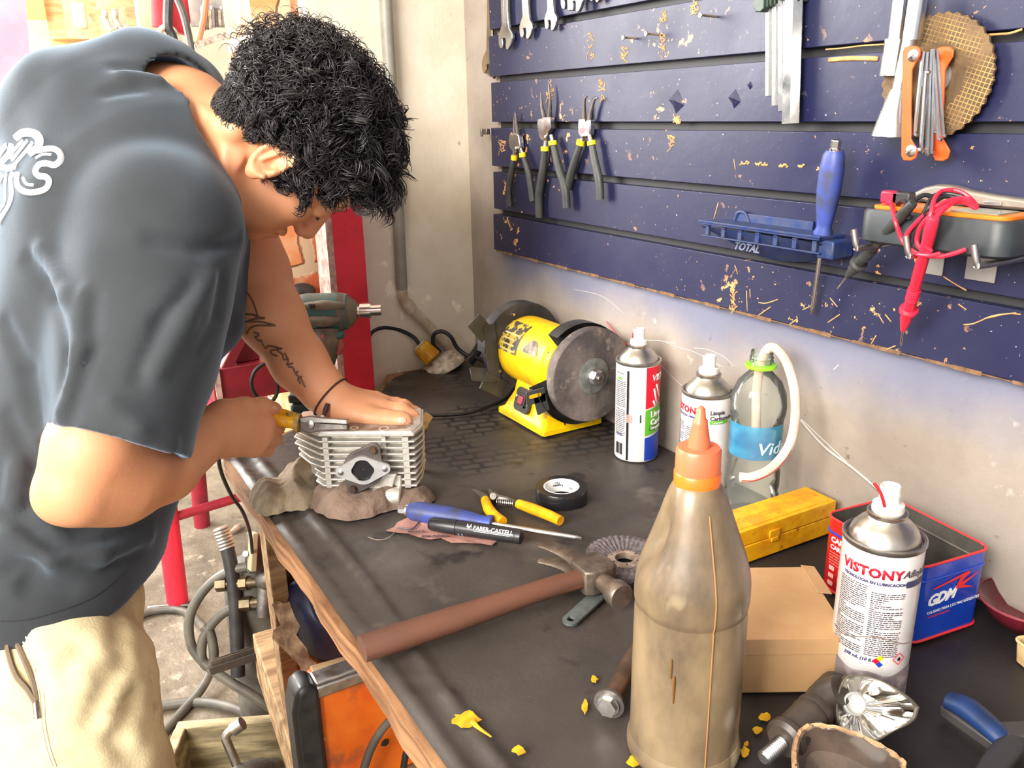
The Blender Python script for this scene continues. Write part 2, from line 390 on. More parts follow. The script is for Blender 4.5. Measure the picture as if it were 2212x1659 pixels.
def oil_and_shade(M):          # near right end of the mat: corner shade painted in with the oil
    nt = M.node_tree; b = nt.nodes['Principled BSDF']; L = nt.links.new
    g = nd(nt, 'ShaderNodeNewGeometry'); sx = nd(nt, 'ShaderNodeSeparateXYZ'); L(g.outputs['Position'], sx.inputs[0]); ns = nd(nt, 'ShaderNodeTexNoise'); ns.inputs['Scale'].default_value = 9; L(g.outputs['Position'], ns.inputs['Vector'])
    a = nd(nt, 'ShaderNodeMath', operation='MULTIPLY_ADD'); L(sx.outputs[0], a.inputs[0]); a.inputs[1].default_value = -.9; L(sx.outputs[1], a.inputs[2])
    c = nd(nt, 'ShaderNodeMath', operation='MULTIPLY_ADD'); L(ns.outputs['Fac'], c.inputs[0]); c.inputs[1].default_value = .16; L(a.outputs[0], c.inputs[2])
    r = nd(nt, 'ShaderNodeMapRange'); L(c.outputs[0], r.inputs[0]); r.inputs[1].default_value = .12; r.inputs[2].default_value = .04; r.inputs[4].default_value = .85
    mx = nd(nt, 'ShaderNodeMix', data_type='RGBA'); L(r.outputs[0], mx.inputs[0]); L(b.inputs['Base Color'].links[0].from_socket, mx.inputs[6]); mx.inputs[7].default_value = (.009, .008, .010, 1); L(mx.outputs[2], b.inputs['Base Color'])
oil_and_shade(MATM)
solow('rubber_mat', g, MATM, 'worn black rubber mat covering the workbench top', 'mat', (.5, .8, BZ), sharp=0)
# ================================================================ tools on the board
def wm(px, py, off=0):
    """frame on the board: local x to the right of the picture, y up, z out of the wall"""
    o = onwall(px, py, off)
    return Matrix(((0, 0, -1, o[0]), (-1, 0, 0, o[1]), (0, 1, 0, o[2]), (0, 0, 0, 1)))
def w2(pts, o, off=0, sc=1, ox=0, oy=0):
    """traced outline -> board coordinates round the pixel o, at height off above the board"""
    c = onwall(*o, 0); r = []
    for a, b in pts:
        q = onwall(ox + a * sc, oy + b * sc, off); r.append((-(q[1] - c[1]), q[2] - c[2]))
    return r
def w3(a, b, off, o, sc=1, ox=0, oy=0):
    x, y = w2([(a, b)], o, off, sc, ox, oy)[0]; return (x, y, off)
SA = dict(sc=500 / 1659, ox=1000, oy=0)
SB = dict(sc=712 / 2212, ox=1500, oy=0)
SC_ = dict(sc=712 / 2212, ox=1500, oy=280)
def inset(poly, k):
    c = np.mean(poly, axis=0); return [tuple(c + (np.array(p) - c) * k) for p in poly]

W1 = [(285, -60), (292, 90), (296, 180), (280, 225), (272, 262), (274, 310), (280, 338), (292, 346), (302, 342), (303, 310), (300, 280), (310, 270), (322, 274), (326, 300), (324, 335), (330, 358), (346, 352), (362, 318), (373, 275), (371, 240), (350, 205), (343, 165), (338, 80), (334, -60)]
def wrench(dx, dy, k, label, off=.006, cx=322, cy=250, st=(None,)):
    pts = [((x - 322) * k + 322 + dx, (y - 250) * k + 250 + dy) for x, y in W1]
    if st[0] is not None: pts[0] = (pts[0][0], st[0]); pts[-1] = (pts[-1][0], st[0])
    o = (1000 + (322 + dx) * SA['sc'], (250 + dy) * SA['sc'])
    poly = w2(pts, o, off, **SA)
    body = prism(poly, .0055, off)
    # the shank's raised web
    t = thing('wrench', label, 'wrench', wm(*o), 'open ended wrenches hanging from the board')
    obj('wrench_body', body, CHROME, t, bevel=.0012)
    a = w3(312 + dx, 170 + dy, off, o, **SA); b = w3(309 + dx, -50 + dy * .2, off, o, **SA)
    obj('shank_web', beam((a[0], a[1], off + .0057), (b[0], b[1], off + .0057), .0028, .001), STEEL, t, bevel=.0003)
    return t
wrench(0, 0, 1.0, 'chrome open ended wrench second from the left end of the board')
wrench(147, -67, .93, 'chrome open ended wrench third from the left on the board')
wrench(325, -122, .88, 'smaller chrome wrench with reddish shank, fourth from the left')
wrench(445, -272, .95, 'chrome wrench end showing at the top edge, left one of a touching pair')
wrench(505, -262, .95, 'chrome wrench end showing at the top edge, right one of a touching pair', off=.013)
wrench(645, -325, .9, 'tip of a brownish wrench at the very top of the board')
pts = [(150, -80), (148, 200), (144, 360), (125, 400), (113, 440), (116, 500), (124, 525), (138, 528), (146, 500), (146, 465), (160, 456), (172, 470), (176, 520), (182, 558), (194, 566), (202, 545), (205, 470), (202, 415), (190, 370), (186, 200), (184, -80)]
o = (1046, 60); t = thing('long_wrench', 'long brownish wrench hanging at the left edge of the board', 'wrench', wm(*o))
obj('wrench_body', prism(w2(pts, o, .002, **SA), .006, -.010), mat('worn_steel', (.42, .34, .25), (.3, .25, .2), 20, .35, m=1), t, bevel=.0014)

BLKG = mat('black_grip', srgb(46, 48, 48), srgb(62, 64, 62), 30, .5)
YBAND = mat('yellow_band', srgb(250, 215, 20), r=.4)
def circlip(label, tips, joint, body, hl, hr, bands, gw, name='circlip_pliers'):
    o = (1000 + joint[0] * SA['sc'], joint[1] * SA['sc'])
    t = thing(name, label, 'pliers', wm(*o), 'circlip pliers with black grips on the board')
    obj('pliers_head', prism(w2(body, o, .008, **SA), .010, .004), CHROME, t, bevel=.0015)
    c = w3(*joint, .014, o, **SA); obj('rivet', lathe([(.0035, .0), (.0035, .0035), (.002, .0045), (1e-4, .0045)], 14), STEEL, t).location = c
    for q in tips:
        pp = [w3(a, b, .009, o, **SA) for a, b in q]
        obj('jaw_tip', tube(pp, np.linspace(.0040, .0011, len(pp)), 8, 4), DULL, t)
    for side, h in enumerate((hl, hr)):
        pp = [w3(a, b, .009 + .004 * side, o, **SA) for a, b in h]
        obj('handle_arm', tube([pp[0], (np.array(pp[0]) + pp[1]) / 2, pp[1]], .0042, 8, 3, .7, (0, 0, 1)), CHROME, t)
        g = obj('grip', tube(pp[1:], [gw * .8, gw, gw * 1.05, gw][:len(pp) - 1] if len(pp) <= 5 else gw, 12, 6, .75, (0, 0, 1)), BLKG, t)
        b = bands[side]; a = w3(b[0], b[1] - 16, .009 + .004 * side, o, **SA); z = w3(b[0] + b[2], b[1] + 16, .009 + .004 * side, o, **SA)
        obj('band', tube([a, z], gw * 1.02, 12, 1, .8, (0, 0, 1)), YBAND, g)
circlip('small pair of circlip pliers with straight closed tips, left of the three', [[(372, 970), (370, 880), (374, 800)], [(395, 965), (384, 880), (377, 810)]], (390, 1065),
        [(352, 965), (372, 955), (400, 955), (418, 968), (425, 1020), (428, 1060), (400, 1092), (372, 1080), (355, 1060), (345, 1010)],
        [(375, 1075), (360, 1150), (345, 1250), (328, 1360), (335, 1478)], [(412, 1070), (437, 1135), (470, 1240), (487, 1350), (500, 1445)], [(369, 1130, -2), (425, 1112, 4)], .0068)
circlip('large circlip pliers with straight spread tips, middle of the three', [[(585, 850), (565, 760), (560, 662)], [(618, 840), (625, 720), (614, 606)]], (600, 985),
        [(552, 870), (560, 850), (588, 848), (592, 838), (645, 838), (645, 920), (625, 950), (618, 1000), (590, 1012), (565, 985), (556, 930)],
        [(590, 1000), (586, 1085), (572, 1220), (545, 1400), (548, 1560)], [(630, 970), (650, 1050), (685, 1200), (730, 1350), (742, 1490)], [(588, 1066, 0), (642, 1026, 3)], .0082)
circlip('circlip pliers with bent tips, right of the three', [[(870, 860), (868, 780), (872, 715), (890, 692)], [(905, 870), (922, 780), (943, 715), (968, 702)]], (866, 975),
        [(850, 850), (892, 850), (895, 880), (905, 858), (935, 858), (934, 915), (928, 970), (895, 985), (870, 992), (848, 960), (845, 900)],
        [(862, 980), (838, 1045), (800, 1160), (772, 1260), (752, 1350)], [(905, 970), (925, 1045), (945, 1160), (975, 1300), (982, 1430)], [(846, 1022, -6), (920, 1026, 4)], .0078)

# hex keys in a green holder
o = (1680, 20); t = thing('hex_key_set', 'set of straight steel hex keys hanging from a green holder', 'hex key set', wm(*o))
for a, b, r in (((503, 40), (500, 645), .0046), ((550, 30), (547, 710), .0052), ((592, -20), (592, 746), .0056), ((618, -20), (608, 578), .0040), ((672, -20), (648, 830), .0108)):
    p = w3(*a, .012, o, **SB); q = w3(*b, .012, o, **SB); obj('hex_key', rod(p, q, r, n=6), CHROME, t, sharp=20)
obj('key_holder', join(prism(w2([(452, -60), (450, 50), (462, 82), (495, 85), (520, 60), (560, 36), (566, -60)], o, .01, **SB), .022, .001), *[beam(w3(470 + 24 * i, -60, .024, o, **SB), w3(468 + 24 * i, 60 - 8 * i, .024, o, **SB), .002, .003) for i in range(4)],
    prism(w2([(566, -60), (566, 8), (725, 12), (730, -60)], o, .01, **SB), .016, .001)), mat('green_plastic', srgb(52, 70, 58), srgb(40, 56, 48), 30, .45), t, bevel=.001)

# box spanners
def spanner(label, segs, off):
    o = (1500 + segs[0][0][0] * SB['sc'], segs[0][0][1] * SB['sc'])
    t = thing('box_spanner', label, 'spanner', wm(*o), 'long chrome box spanners hanging by the folding key set')
    for i, (a, b, r, r2) in enumerate(segs):
        obj(('spanner_shaft', 'socket_end', 'socket_end')[i], rod(w3(*a, off, o, **SB), w3(*b, off, o, **SB), r, r2, 20), CHROME, t, sharp=30)
spanner('chrome box spanner with stubby socket, left of the hanging pair', [((1392, -40), (1356, 262), .0078, .0078), ((1356, 262), (1318, 508), .0108, .0108)], .012)
spanner('chrome box spanner with flared lower end, right of the hanging pair', [((1506, -40), (1460, 268), .0085, .0085), ((1447, 262), (1375, 620), .0062, .0075), ((1378, 600), (1330, 912), .0085, .0205)], .024)

# folding hex keys
o = (1975, 220); t = thing('folding_key_set', 'orange folding hex key set with fanned silver keys', 'folding key set', wm(*o))
pl = w2([(1405, 345), (1418, 318), (1450, 308), (1500, 308), (1524, 330), (1520, 375), (1490, 425), (1468, 470), (1462, 700), (1460, 930), (1480, 965), (1505, 1010), (1492, 1060), (1460, 1078), (1410, 1075), (1395, 1045)], o, .045, **SB)
obj('front_plate', prism(pl, .002, .045), ORANGE, t, bevel=.0006)
obj('back_plate', prism([(x + .014, y - .001) for x, y in pl], .002, .016), ORANGE, t, bevel=.0006)
for x, y in ((1470, 372), (1455, 1012)):
    c = w3(x, y, .047, o, **SB)
    s = obj('screw_head', lathe([(.0056, 0), (.0056, .001), (.0035, .0024), (1e-4, .0026)], 20), CHROME, t); s.location = c
    obj('slot', box(.0085, .0012, .0008, (0, 0, .0026)), DULL, s).rotation_euler.z = .5
    obj('pivot', rod((c[0], c[1], .016), (c[0] + .001, c[1], .046), .003), STEEL, t)
for i, (a, b, dz) in enumerate((((1535, 345), (1478, 900), .042), ((1560, 350), (1518, 1010), .038), ((1585, 340), (1560, 1035), .034), ((1520, 985), (1560, 480), .0395), ((1600, 335), (1590, 1020), .030), ((1600, 330), (1640, 930), .027), ((1625, 335), (1670, 905), .023), ((1590, 1015), (1575, 640), .020), ((1610, 340), (1612, 880), .0175))):
    pa = np.array(w3(*a, dz, o, **SB)); pb = np.array(w3(*b, dz, o, **SB)); d = (pb - pa) / np.linalg.norm(pb - pa)
    obj('folding_key', tube([pa, pb - d * .003, pb, pb + np.array([.003, -.001, 0])], .0019, 6, 1), CHROME, t)

# worn grinding disc
o = (2034, 167)
DISC = mat('resin_disc', srgb(112, 88, 58), srgb(90, 70, 48), 60, .8, bump=.8, bs=200)
nt = DISC.node_tree; b = nt.nodes['Principled BSDF']; tc = nd(nt, 'ShaderNodeTexCoord'); br = nd(nt, 'ShaderNodeTexBrick'); br.inputs['Scale'].default_value = 1; br.offset = 0
br.inputs['Brick Width'].default_value = .0042; br.inputs['Row Height'].default_value = .0042; br.inputs['Mortar Size'].default_value = .0004; mp = nd(nt, 'ShaderNodeMapping'); mp.inputs['Rotation'].default_value = (0, 0, .3)
nz = nd(nt, 'ShaderNodeTexNoise'); nz.inputs['Scale'].default_value = 30; ml = nd(nt, 'ShaderNodeMapRange'); ml.inputs[1].default_value = .46; ml.inputs[2].default_value = .66
nt.links.new(tc.outputs['Object'], nz.inputs['Vector']); nt.links.new(nz.outputs['Fac'], ml.inputs[0])
ln = nd(nt, 'ShaderNodeVectorMath', operation='LENGTH'); nt.links.new(tc.outputs['Object'], ln.inputs[0]); lr = nd(nt, 'ShaderNodeMapRange'); lr.inputs[1].default_value = .031; lr.inputs[2].default_value = .033; nt.links.new(ln.outputs['Value'], lr.inputs[0])
mm = nd(nt, 'ShaderNodeMath', operation='MULTIPLY'); m3 = nd(nt, 'ShaderNodeMath', operation='MULTIPLY')
nt.links.new(tc.outputs['Object'], mp.inputs[0]); nt.links.new(mp.outputs[0], br.inputs[0]); nt.links.new(br.outputs['Fac'], mm.inputs[0]); nt.links.new(ml.outputs[0], mm.inputs[1]); nt.links.new(mm.outputs[0], m3.inputs[0]); nt.links.new(lr.outputs[0], m3.inputs[1])
mx = nd(nt, 'ShaderNodeMix', data_type='RGBA'); nt.links.new(m3.outputs[0], mx.inputs[0]); nt.links.new(b.inputs['Base Color'].links[0].from_socket, mx.inputs[6]); mx.inputs[7].default_value = (*srgb(176, 142, 84), 1); nt.links.new(mx.outputs[2], b.inputs['Base Color'])
t = thing('grinding_disc', 'worn brown cutting disc with mesh pattern behind the orange key set', 'grinding disc', wm(*o))
n = 72; rr = [.0565 + (.0012 if i % 2 else -.0006) + .0005 * math.sin(i * 3.1) for i in range(n)]
pr = [(.0085, 0), (.0085, .004), (.019, .004), (.024, .0075), (.052, .0075), (1, .0065), (1, .0035), (.052, .0035), (.024, .0025), (.019, 0)]
V = []; 
for r, z in pr: V += [((rr[j] if r == 1 else r) * math.cos(2 * PI * j / n), (rr[j] if r == 1 else r) * math.sin(2 * PI * j / n), z) for j in range(n)]
F = [(i * n + j, i * n + (j + 1) % n, ((i + 1) % len(pr)) * n + (j + 1) % n, ((i + 1) % len(pr)) * n + j) for i in range(len(pr)) for j in range(n)]
obj('abrasive', (np.array(V), F), DISC, t)
obj('hub_ring', lathe([(.0086, .0042), (.0086, .0055), (.015, .0055), (.0155, .0042)], 36, close=False), mat('zinc', (.5, .5, .5), (.35, .35, .36), 40, .45, m=.8), t)
t.location.x -= .004

# screws, dents and a clip in the board
for (a, b, lab) in (((1346, 81), (1374, 83), 'thin screw sticking out of the board, left of two in a row'), ((1397, 73), (1424, 75), 'thin screw sticking out of the board, right of two in a row'), ((1513, 28), (1548, 36), 'rusty screw sticking out of the board below the top edge')):
    pb = onwall(*b, 0); L_ = .022 if 'rusty' not in lab else .026
    d = np.array([-1, .02, .03]); t = thing('screw', lab, 'screw', frame(pb, d, (0, 0, 1)), 'screws left sticking out of the board')
    sp = [(.0016, -.004 + L_ * i / 26 ) if i % 2 else (.0012, -.004 + L_ * i / 26) for i in range(25)]
    g = lathe([(q, z) for q, z in sp] + [(.0012, L_ - .003), (.0036, L_), (.0030, L_ + .0012), (1e-4, L_ + .0012)], 10)
    obj('screw_body', xf(g, Ry(PI / 2)), mat('screw_steel', (.55, .48, .34), (.35, .28, .2), 80, .4, m=1), t)
for i, (x, y) in enumerate(((1462, 217), (1587, 212), (1738, 205), (1620, 184))):
    k = (1, .8, .45, .35)[i]; a = [w3(x + dx * k, y + dy * k, 0, (x, y)) for dx, dy in ((-18, -2), (-8, 12), (-2, 28), (16, 10), (10, -6), (2, -24))]
    V = np.array([(*q[:2], .0) for q in a] + [(.0005, .0005, .006 * k)]); F = [(j, (j + 1) % 6, 6) for j in range(6)]
    solo('board_dent', (V, F), SLAT, 'pushed out bump in the board, %s' % ('left of the pair below the screws', 'right one of the pair, left of the hex keys', 'beside the tip of the widest hex key', 'tiny one near the left hex key')[i], 'dent', wm(x, y), 'bumps pushed out of the board', sharp=10)
solo('wall_clip', join(box(.018, .010, .008, (0, 0, .004)), box(.006, .014, .003, (-.008, -.002, .009))), DULL, 'small rusty metal clip on the wall left of the board', 'clip', wm(1054, 284), bevel=.001)

# blue tool tray
o = (1690, 520); t = thing('tool_tray', 'navy blue plastic tool tray with notched underside on the board', 'tool tray', wm(*o))
def trp(a, b, off): return np.array(w3(a, b, off, o, **SC_))
TD = .042
A = np.array(w3(200, 600, 0, o, **SC_)); Bp = np.array(w3(1010, 690, 0, o, **SC_))
x0 = A[0]; x1 = Bp[0]; ytop = A[1] - .001; LX = x1 - x0
def under(u, v):
    x = x0 + LX * u; dep = .024 * (math.sin(PI * min(max(u, 0.0), 1)) ** .6) + .010
    z = TD * (1 - v) * .93 + .002; y = ytop - .004 - dep * (v ** .8 if v > 0 else 0)
    return (x, y, z)
obj('tray_top', join(box(LX, .004, TD, ((x0 + x1) / 2, ytop, TD / 2)), box(LX + .004, .003, .003, ((x0 + x1) / 2, ytop + .002, TD)), box(LX * .66, .012, .003, ((x0 + x1) / 2 - .01, ytop + .006, .0025))), NAVYP, t, bevel=.0008)
gg = grid(under, 16, 6); obj('tray_underside', join(gg, (gg[0] * [1, 1, .98] - [0, .0015, 0], gg[1])), NAVYP, t)
obj('rib_row', join(*[box(.006, .012, .004, (x0 + LX * (.06 + .15 * i), ytop - .009, TD - .004)) for i in range(7)], box(LX, .002, .003, ((x0 + x1) / 2, ytop - .016, TD - .004))), NAVYP, t, bevel=.0006)
obj('end_block', box(.022, .020, TD * .8, (x1 + .003, ytop - .012, TD * .42)), NAVYP, t, bevel=.002)
obj('mount_loop', tube([(x0 + .022, ytop, .004), (x0 + .028, ytop + .012, .004), (x0 + .040, ytop + .012, .004), (x0 + .047, ytop + .001, .004)], .0022, 8), NAVYP, t)
obj('embossed_word', xf(text('TOTAL', .013, .0008, .0004), T(x0 + LX * .27, ytop - .0285, TD * .74) @ Rx(-.45)), mat('navy_worn', srgb(88, 96, 120), r=.5), t)

def screwdriver(M, label, L=.115, sh=.105, name='screwdriver'):
    """local x from the steel cap to the tip"""
    t = thing(name, label, 'screwdriver', M, 'blue handled screwdrivers')
    def sec(r, x): return (r, x)
    pr = [(.003, .012), (.0095, .0125), (.0125, .018), (.0145, .035), (.0143, .06), (.0125, .080), (.0095, .100), (.0088, .106), (.0115, L - .003), (.011, L), (.003, L)]
    V, F = lathe(pr, 24); an = np.arctan2(V[:, 1], V[:, 0]); k = 1 + .07 * np.cos(3 * an)[:, None]; V = V * np.concatenate([k, k, np.ones_like(k)], 1)
    obj('handle', xf((V, F), Ry(PI / 2)), BLUEP, t)
    obj('strike_cap', xf(join(lathe([(.0055, 0), (.0062, .001), (.0062, .009), (.0055, .010)], 6), lathe([(.0074, .0095), (.0074, .0125)], 20)), Ry(PI / 2)), CHROME, t, sharp=25)
    s = obj('shaft', xf(lathe([(.0032, L - .004), (.0032, L + sh - .008), (.0028, L + sh - .006), (.0008, L + sh)], 16), Ry(PI / 2)), CHROME, t)
    obj('cross_tip', join(*[xf(box(.012, .0048, .0012), T(L + sh - .006, 0, 0) @ Rx(a)) for a in (0, PI / 2)]), DULL, s)
    return t
a = onwall(1500 + 955 * .3219, 280 + 68 * .3219, .030); b_ = onwall(1500 + 790 * .3219, 280 + 1235 * .3219, .012)
dd = b_ - a; print('driver length', np.linalg.norm(dd))
k = np.linalg.norm(dd) / .220
screwdriver(frame(a, dd, (-1, 0, .2)) @ Sc(k, k * 1.0, k * 1.0), 'blue handled screwdriver standing in the navy tool tray')

# multimeter on hooks
o = (2000, 500)
def q3(a, b, off): return np.array(w3(a, b, off, o, **SC_))
m = thing('multimeter', 'black and orange multimeter lying on metal hooks', 'multimeter', wm(*o))
L0 = q3(1125, 650, .062)[0]; L1 = L0 + .150; yb = q3(1125, 745, .062)[1]; yt = yb + .036
cxm = (L0 + L1) / 2; wz = .060; zc = .012 + wz / 2
obj('meter_case', xf(prism(rrect(L1 - L0, wz, .012, 5), yt - yb - .004), T(cxm, yb, zc) @ Rx(-PI / 2) @ Sc(1, 1, 1)) if False else
    join((lambda p: (np.array([(x + cxm, y_, z + zc) for y_ in (yb + .003, yt - .006) for x, z in p] + [(x * .93 + cxm, yb, z * .86 + zc) for x, z in p] + [(x * .97 + cxm, yt - .003, z * .95 + zc) for x, z in p]),
      [(i, (i + 1) % len(p), len(p) + (i + 1) % len(p), len(p) + i) for i in range(len(p))] + [(2 * len(p) + i, 2 * len(p) + (i + 1) % len(p), (i + 1) % len(p), i) for i in range(len(p))] +
      [(len(p) + i, len(p) + (i + 1) % len(p), 3 * len(p) + (i + 1) % len(p), 3 * len(p) + i) for i in range(len(p))] + [tuple(range(2 * len(p), 3 * len(p))), tuple(range(3 * len(p), 4 * len(p)))[::-1]]))(rrect(L1 - L0, wz, .016, 6))), mat('dark_rubber', srgb(44, 50, 54), srgb(60, 64, 66), 20, .45), m)
obj('face_plate', xf(prism(rrect((L1 - L0) * .90, wz * .80, .01), .004), T(cxm + .002, yt - .0035, zc) @ Rx(-PI / 2)), mat('orange_plastic', srgb(235, 120, 30), r=.35), m, bevel=.001)
obj('display', xf(prism(rrect(.045, .035, .003), .001), T(cxm + .035, yt + .0006, zc) @ Rx(-PI / 2)), mat('display_grey', srgb(120, 130, 110), r=.2), m)
for xx, mm_, nm in ((1278, mat('red_plastic', srgb(225, 40, 66), r=.35), 'jack'), (1355, BLACKP, 'jack')):
    p = q3(xx, 540, .045); x_ = p[0]
    obj(nm, join(box(.020, .012, .011, (x_, yt + .006, zc - .006)), box(.009, .014, .009, (x_ - .004, yt + .004, zc - .006))), mm_, m, bevel=.002)
REDW = bpy.data.materials['red_plastic']; BLKW = mat('black_wire', srgb(30, 30, 32), r=.35)
w = thing('red_test_lead', 'red test lead coiled over the multimeter, ending in a pointed probe', 'test lead', wm(*o))
def wires(t, mtl, ls):
    for l in ls: obj('wire', tube([q3(*p) for p in l], .0021, 8, 5), mtl, t)
wires(w, REDW, [[(1285, 505, .056), (1318, 490, .062), (1345, 600, .082), (1390, 730, .080), (1440, 800, .080)],
    [(1740, 405, .060), (1660, 415, .068), (1612, 465, .080), (1590, 560, .090), (1560, 650, .090), (1545, 760, .088), (1590, 820, .084)],
    [(1895, 520, .055), (1850, 470, .060), (1760, 465, .066), (1650, 500, .080), (1560, 560, .086), (1475, 640, .084), (1418, 720, .082), (1436, 790, .082), (1500, 838, .082)],
    [(1890, 528, .055), (1800, 486, .062), (1700, 505, .074), (1600, 565, .086), (1525, 640, .086), (1492, 740, .084), (1520, 800, .084), (1600, 842, .082)],
    [(1740, 405, .060), (1800, 425, .058), (1870, 480, .056), (1898, 530, .053)], [(1890, 500, .056), (1780, 470, .066), (1680, 530, .084), (1612, 600, .096)],
    [(1436, 790, .082), (1520, 835, .082), (1640, 852, .080), (1740, 832, .078), (1825, 803, .074)], [(1500, 838, .082), (1580, 846, .084), (1650, 832, .080)]])
def probe(t, mtl, a, b, c, tip, ring):
    a, b, c, tip = map(np.array, (a, b, c, tip))
    obj('probe_handle', lathe_on(a, c, [(.0030, 0), (.0042, .01), (.0052, .12), (.0055, .45), (.0050, .62), (.0056, .72), (.0060, .78), (.0090, .79), (.0090, .81), (.0058, .815), (.0060, .88), (.0028, 1)], 16), mtl, t)
    obj('probe_tip', lathe_on(c, tip, [(.0013, 0), (.0013, .85), (.0004, 1)], 10), CHROME, t)
    e = c - a; obj('grip_rings', join(*[lathe_on(a + e * (.60 + .018 * i), a + e * (.606 + .018 * i), [(.0052, 0), (.0062, .5), (.0052, 1)], 14) for i in range(6)]), mtl, t)
probe(w, REDW, q3(1612, 590, .098), 0, q3(1400, 1345, .030), q3(1385, 1455, .024), 1)
w = thing('black_test_lead', 'black test lead coiled over the multimeter, ending in a pointed probe', 'test lead', wm(*o))
wires(w, BLKW, [[(1365, 505, .056), (1400, 480, .062), (1430, 520, .078), (1440, 600, .078)], [(1600, 450, .076), (1540, 440, .082), (1480, 470, .088)],
    [(1800, 450, .062), (1690, 432, .066), (1600, 450, .076), (1540, 560, .084), (1470, 670, .080), (1452, 750, .080), (1480, 815, .080)],
    [(1790, 470, .062), (1680, 450, .070), (1580, 520, .086), (1520, 630, .084), (1470, 720, .083), (1480, 790, .082), (1560, 830, .082)]])
probe(w, BLKG, q3(1470, 490, .088), 0, q3(1025, 985, .030), q3(958, 1070, .022), 1)
# hooks
def hook(lab, a, plate, far):
    t = thing('board_hook', lab, 'hook', wm(*o), 'steel hooks carrying the multimeter')
    pl_ = q3(*plate, .001)
    obj('hook_plate', box(.030, .055, .002, (pl_[0], pl_[1] + .008, .0012)), mat('zinc_plate', (.5, .49, .45), (.4, .39, .36), 30, .4, m=.7), t, bevel=.0004)
    for s in far:
        x_ = pl_[0] + s; tipz = .084
        obj('hook_arm', tube([(x_, yb - .004, .002), (x_, yb - .004, tipz - .006), (x_ - .002, yb - .002, tipz), (x_ - .006, yb + .014, tipz + .002)], .0032, 10, 5), STEEL, t)
hook('double steel hook under the left end of the multimeter', 0, (1590, 840), (-.024, .033))
hook('double steel hook under the right part of the multimeter', 0, (1935, 880), (.045,))
# adjustable wrench behind it
o2 = (2110, 440)
t = thing('adjustable_wrench', 'grey adjustable wrench resting behind the multimeter', 'wrench', wm(*o2))
def aw(pts, off): return w2(pts, o2, off, **SC_)
obj('wrench_body', prism(aw([(1395, 520), (1420, 478), (1480, 425), (1560, 385), (1640, 366), (1740, 372), (1880, 410), (2040, 440), (2400, 485), (2400, 555), (2060, 530), (1880, 510), (1760, 520), (1640, 505), (1540, 480), (1480, 520), (1440, 545)], .010), .012, .003), mat('cast_grey', (.45, .40, .34), (.36, .32, .27), 20, .4, m=.8), t, bevel=.003)
obj('label_plate', prism(aw([(1938, 478), (2062, 482), (2060, 514), (1936, 508)], .016), .0014, .0152), STEEL, t, bevel=.0005)

# scratches and chips
TAN = mat('bare_board', srgb(206, 156, 100), srgb(180, 128, 80), 60, .8)
def scr(l, r, mt, off, parent, name='scratch'):
    g = join(*[tube([onwall(x, y, off) for x, y in q], r, 5, 3, .35, (-1, 0, 0)) for q in l]); obj(name, g, mt, parent, True, sharp=0)
def B1(l): return [(1500 + x * .3219, 280 + y * .3219) for x, y in l]
for q in ([(270, 910), (282, 940), (290, 970)], [(250, 1060), (262, 1140), (275, 1200)], [(350, 1080), (355, 1220)], [(430, 1160), (480, 1165), (560, 1140)], [(910, 1130), (960, 1190)], [(895, 1295), (975, 1240)], [(725, 1210), (790, 1180)], [(635, 1310), (690, 1270)],
          [(1235, 1240), (1270, 1300)], [(1280, 1240), (1320, 1290)], [(1670, 985), (1740, 1030), (1825, 1080)], [(1805, 1310), (1880, 1300), (2000, 1250), (2160, 1230)], [(1475, 1200), (1525, 1160)], [(1770, 1170), (1825, 1210)], [(1185, 1440), (1220, 1380)], [(1290, 1475), (1350, 1450)],
          [(425, 1250), (510, 1190)], [(265, 200), (275, 270)], [(130, 600), (160, 490)], [(1965, 1265), (2100, 1235), (2190, 1240)], [(260, 1100), (262, 1190)], [(372, 1070), (375, 1130)]):
    scr([B1(q)], .0008, TAN, 0, bd)
for x, y, w in ((335, 225, 30), (450, 232, 42), (600, 242, 34), (720, 246, 24), (838, 262, 20)):
    scr([B1([(x - w + 10 * i, y + 12 * math.sin(i * 2.3 + x)), (x - w + 10 * i + 14, y - 10 * math.cos(i + x))]) for i in range(int(w / 5))], .0013, TAN, 0, bd)
scr([[(1500 + x * .3219, y * .3219) for x, y in ((900, 402), (1040, 392), (1180, 392), (1232, 396))]], .0028, TAN, 0, bd)
scr([[(1500 + x * .3219, y * .3219) for x, y in ((880, 332), (1000, 322), (1130, 306), (1290, 296))]], .0009, TAN, 0, bd)
scr([[(1500 + x * .3219, y * .3219) for x, y in ((1950, 236), (2050, 228), (2120, 222), (2200, 196))]], .0012, TAN, 0, bd)
for cx_, y0, y1, sd in ((1276, 70, 130, 1), (1432, 22, 42, 2), (1430, 70, 120, 3), (1300, 166, 215, 4), (1188, 170, 215, 5), (1462, 245, 262, 6), (1450, 290, 325, 7), (1085, 300, 325, 8), (1350, 100, 128, 9), (1585, 620, 668, 10), (1500, 0, 30, 11)):
    rs = random.Random(sd); scr([[(cx_ + rs.uniform(-9, 9), y), (cx_ + rs.uniform(-9, 9), y + rs.uniform(3, 12))] for y in [y0 + (y1 - y0) * rs.random() for _ in range(16)]], .0009, TAN, 0, bd, 'chipped_paint')
obj('frayed_edge', join(*[box(.017, .03, .003 + .002 * math.sin(i * 2.1), (XB + .0085, YL - .02 - i * .03, ZG[-1] - .001)) for i in range(60)]), mat('frayed_brown', srgb(130, 98, 70), srgb(96, 72, 52), 80, .9), bd, True)
WS = mat('plaster_scratch', srgb(182, 176, 172), r=.9)
def wsc(l, r): return tube([at(x, y, 0, XW) for x, y in l], r, 5, 5, .3, (-1, 0, 0))
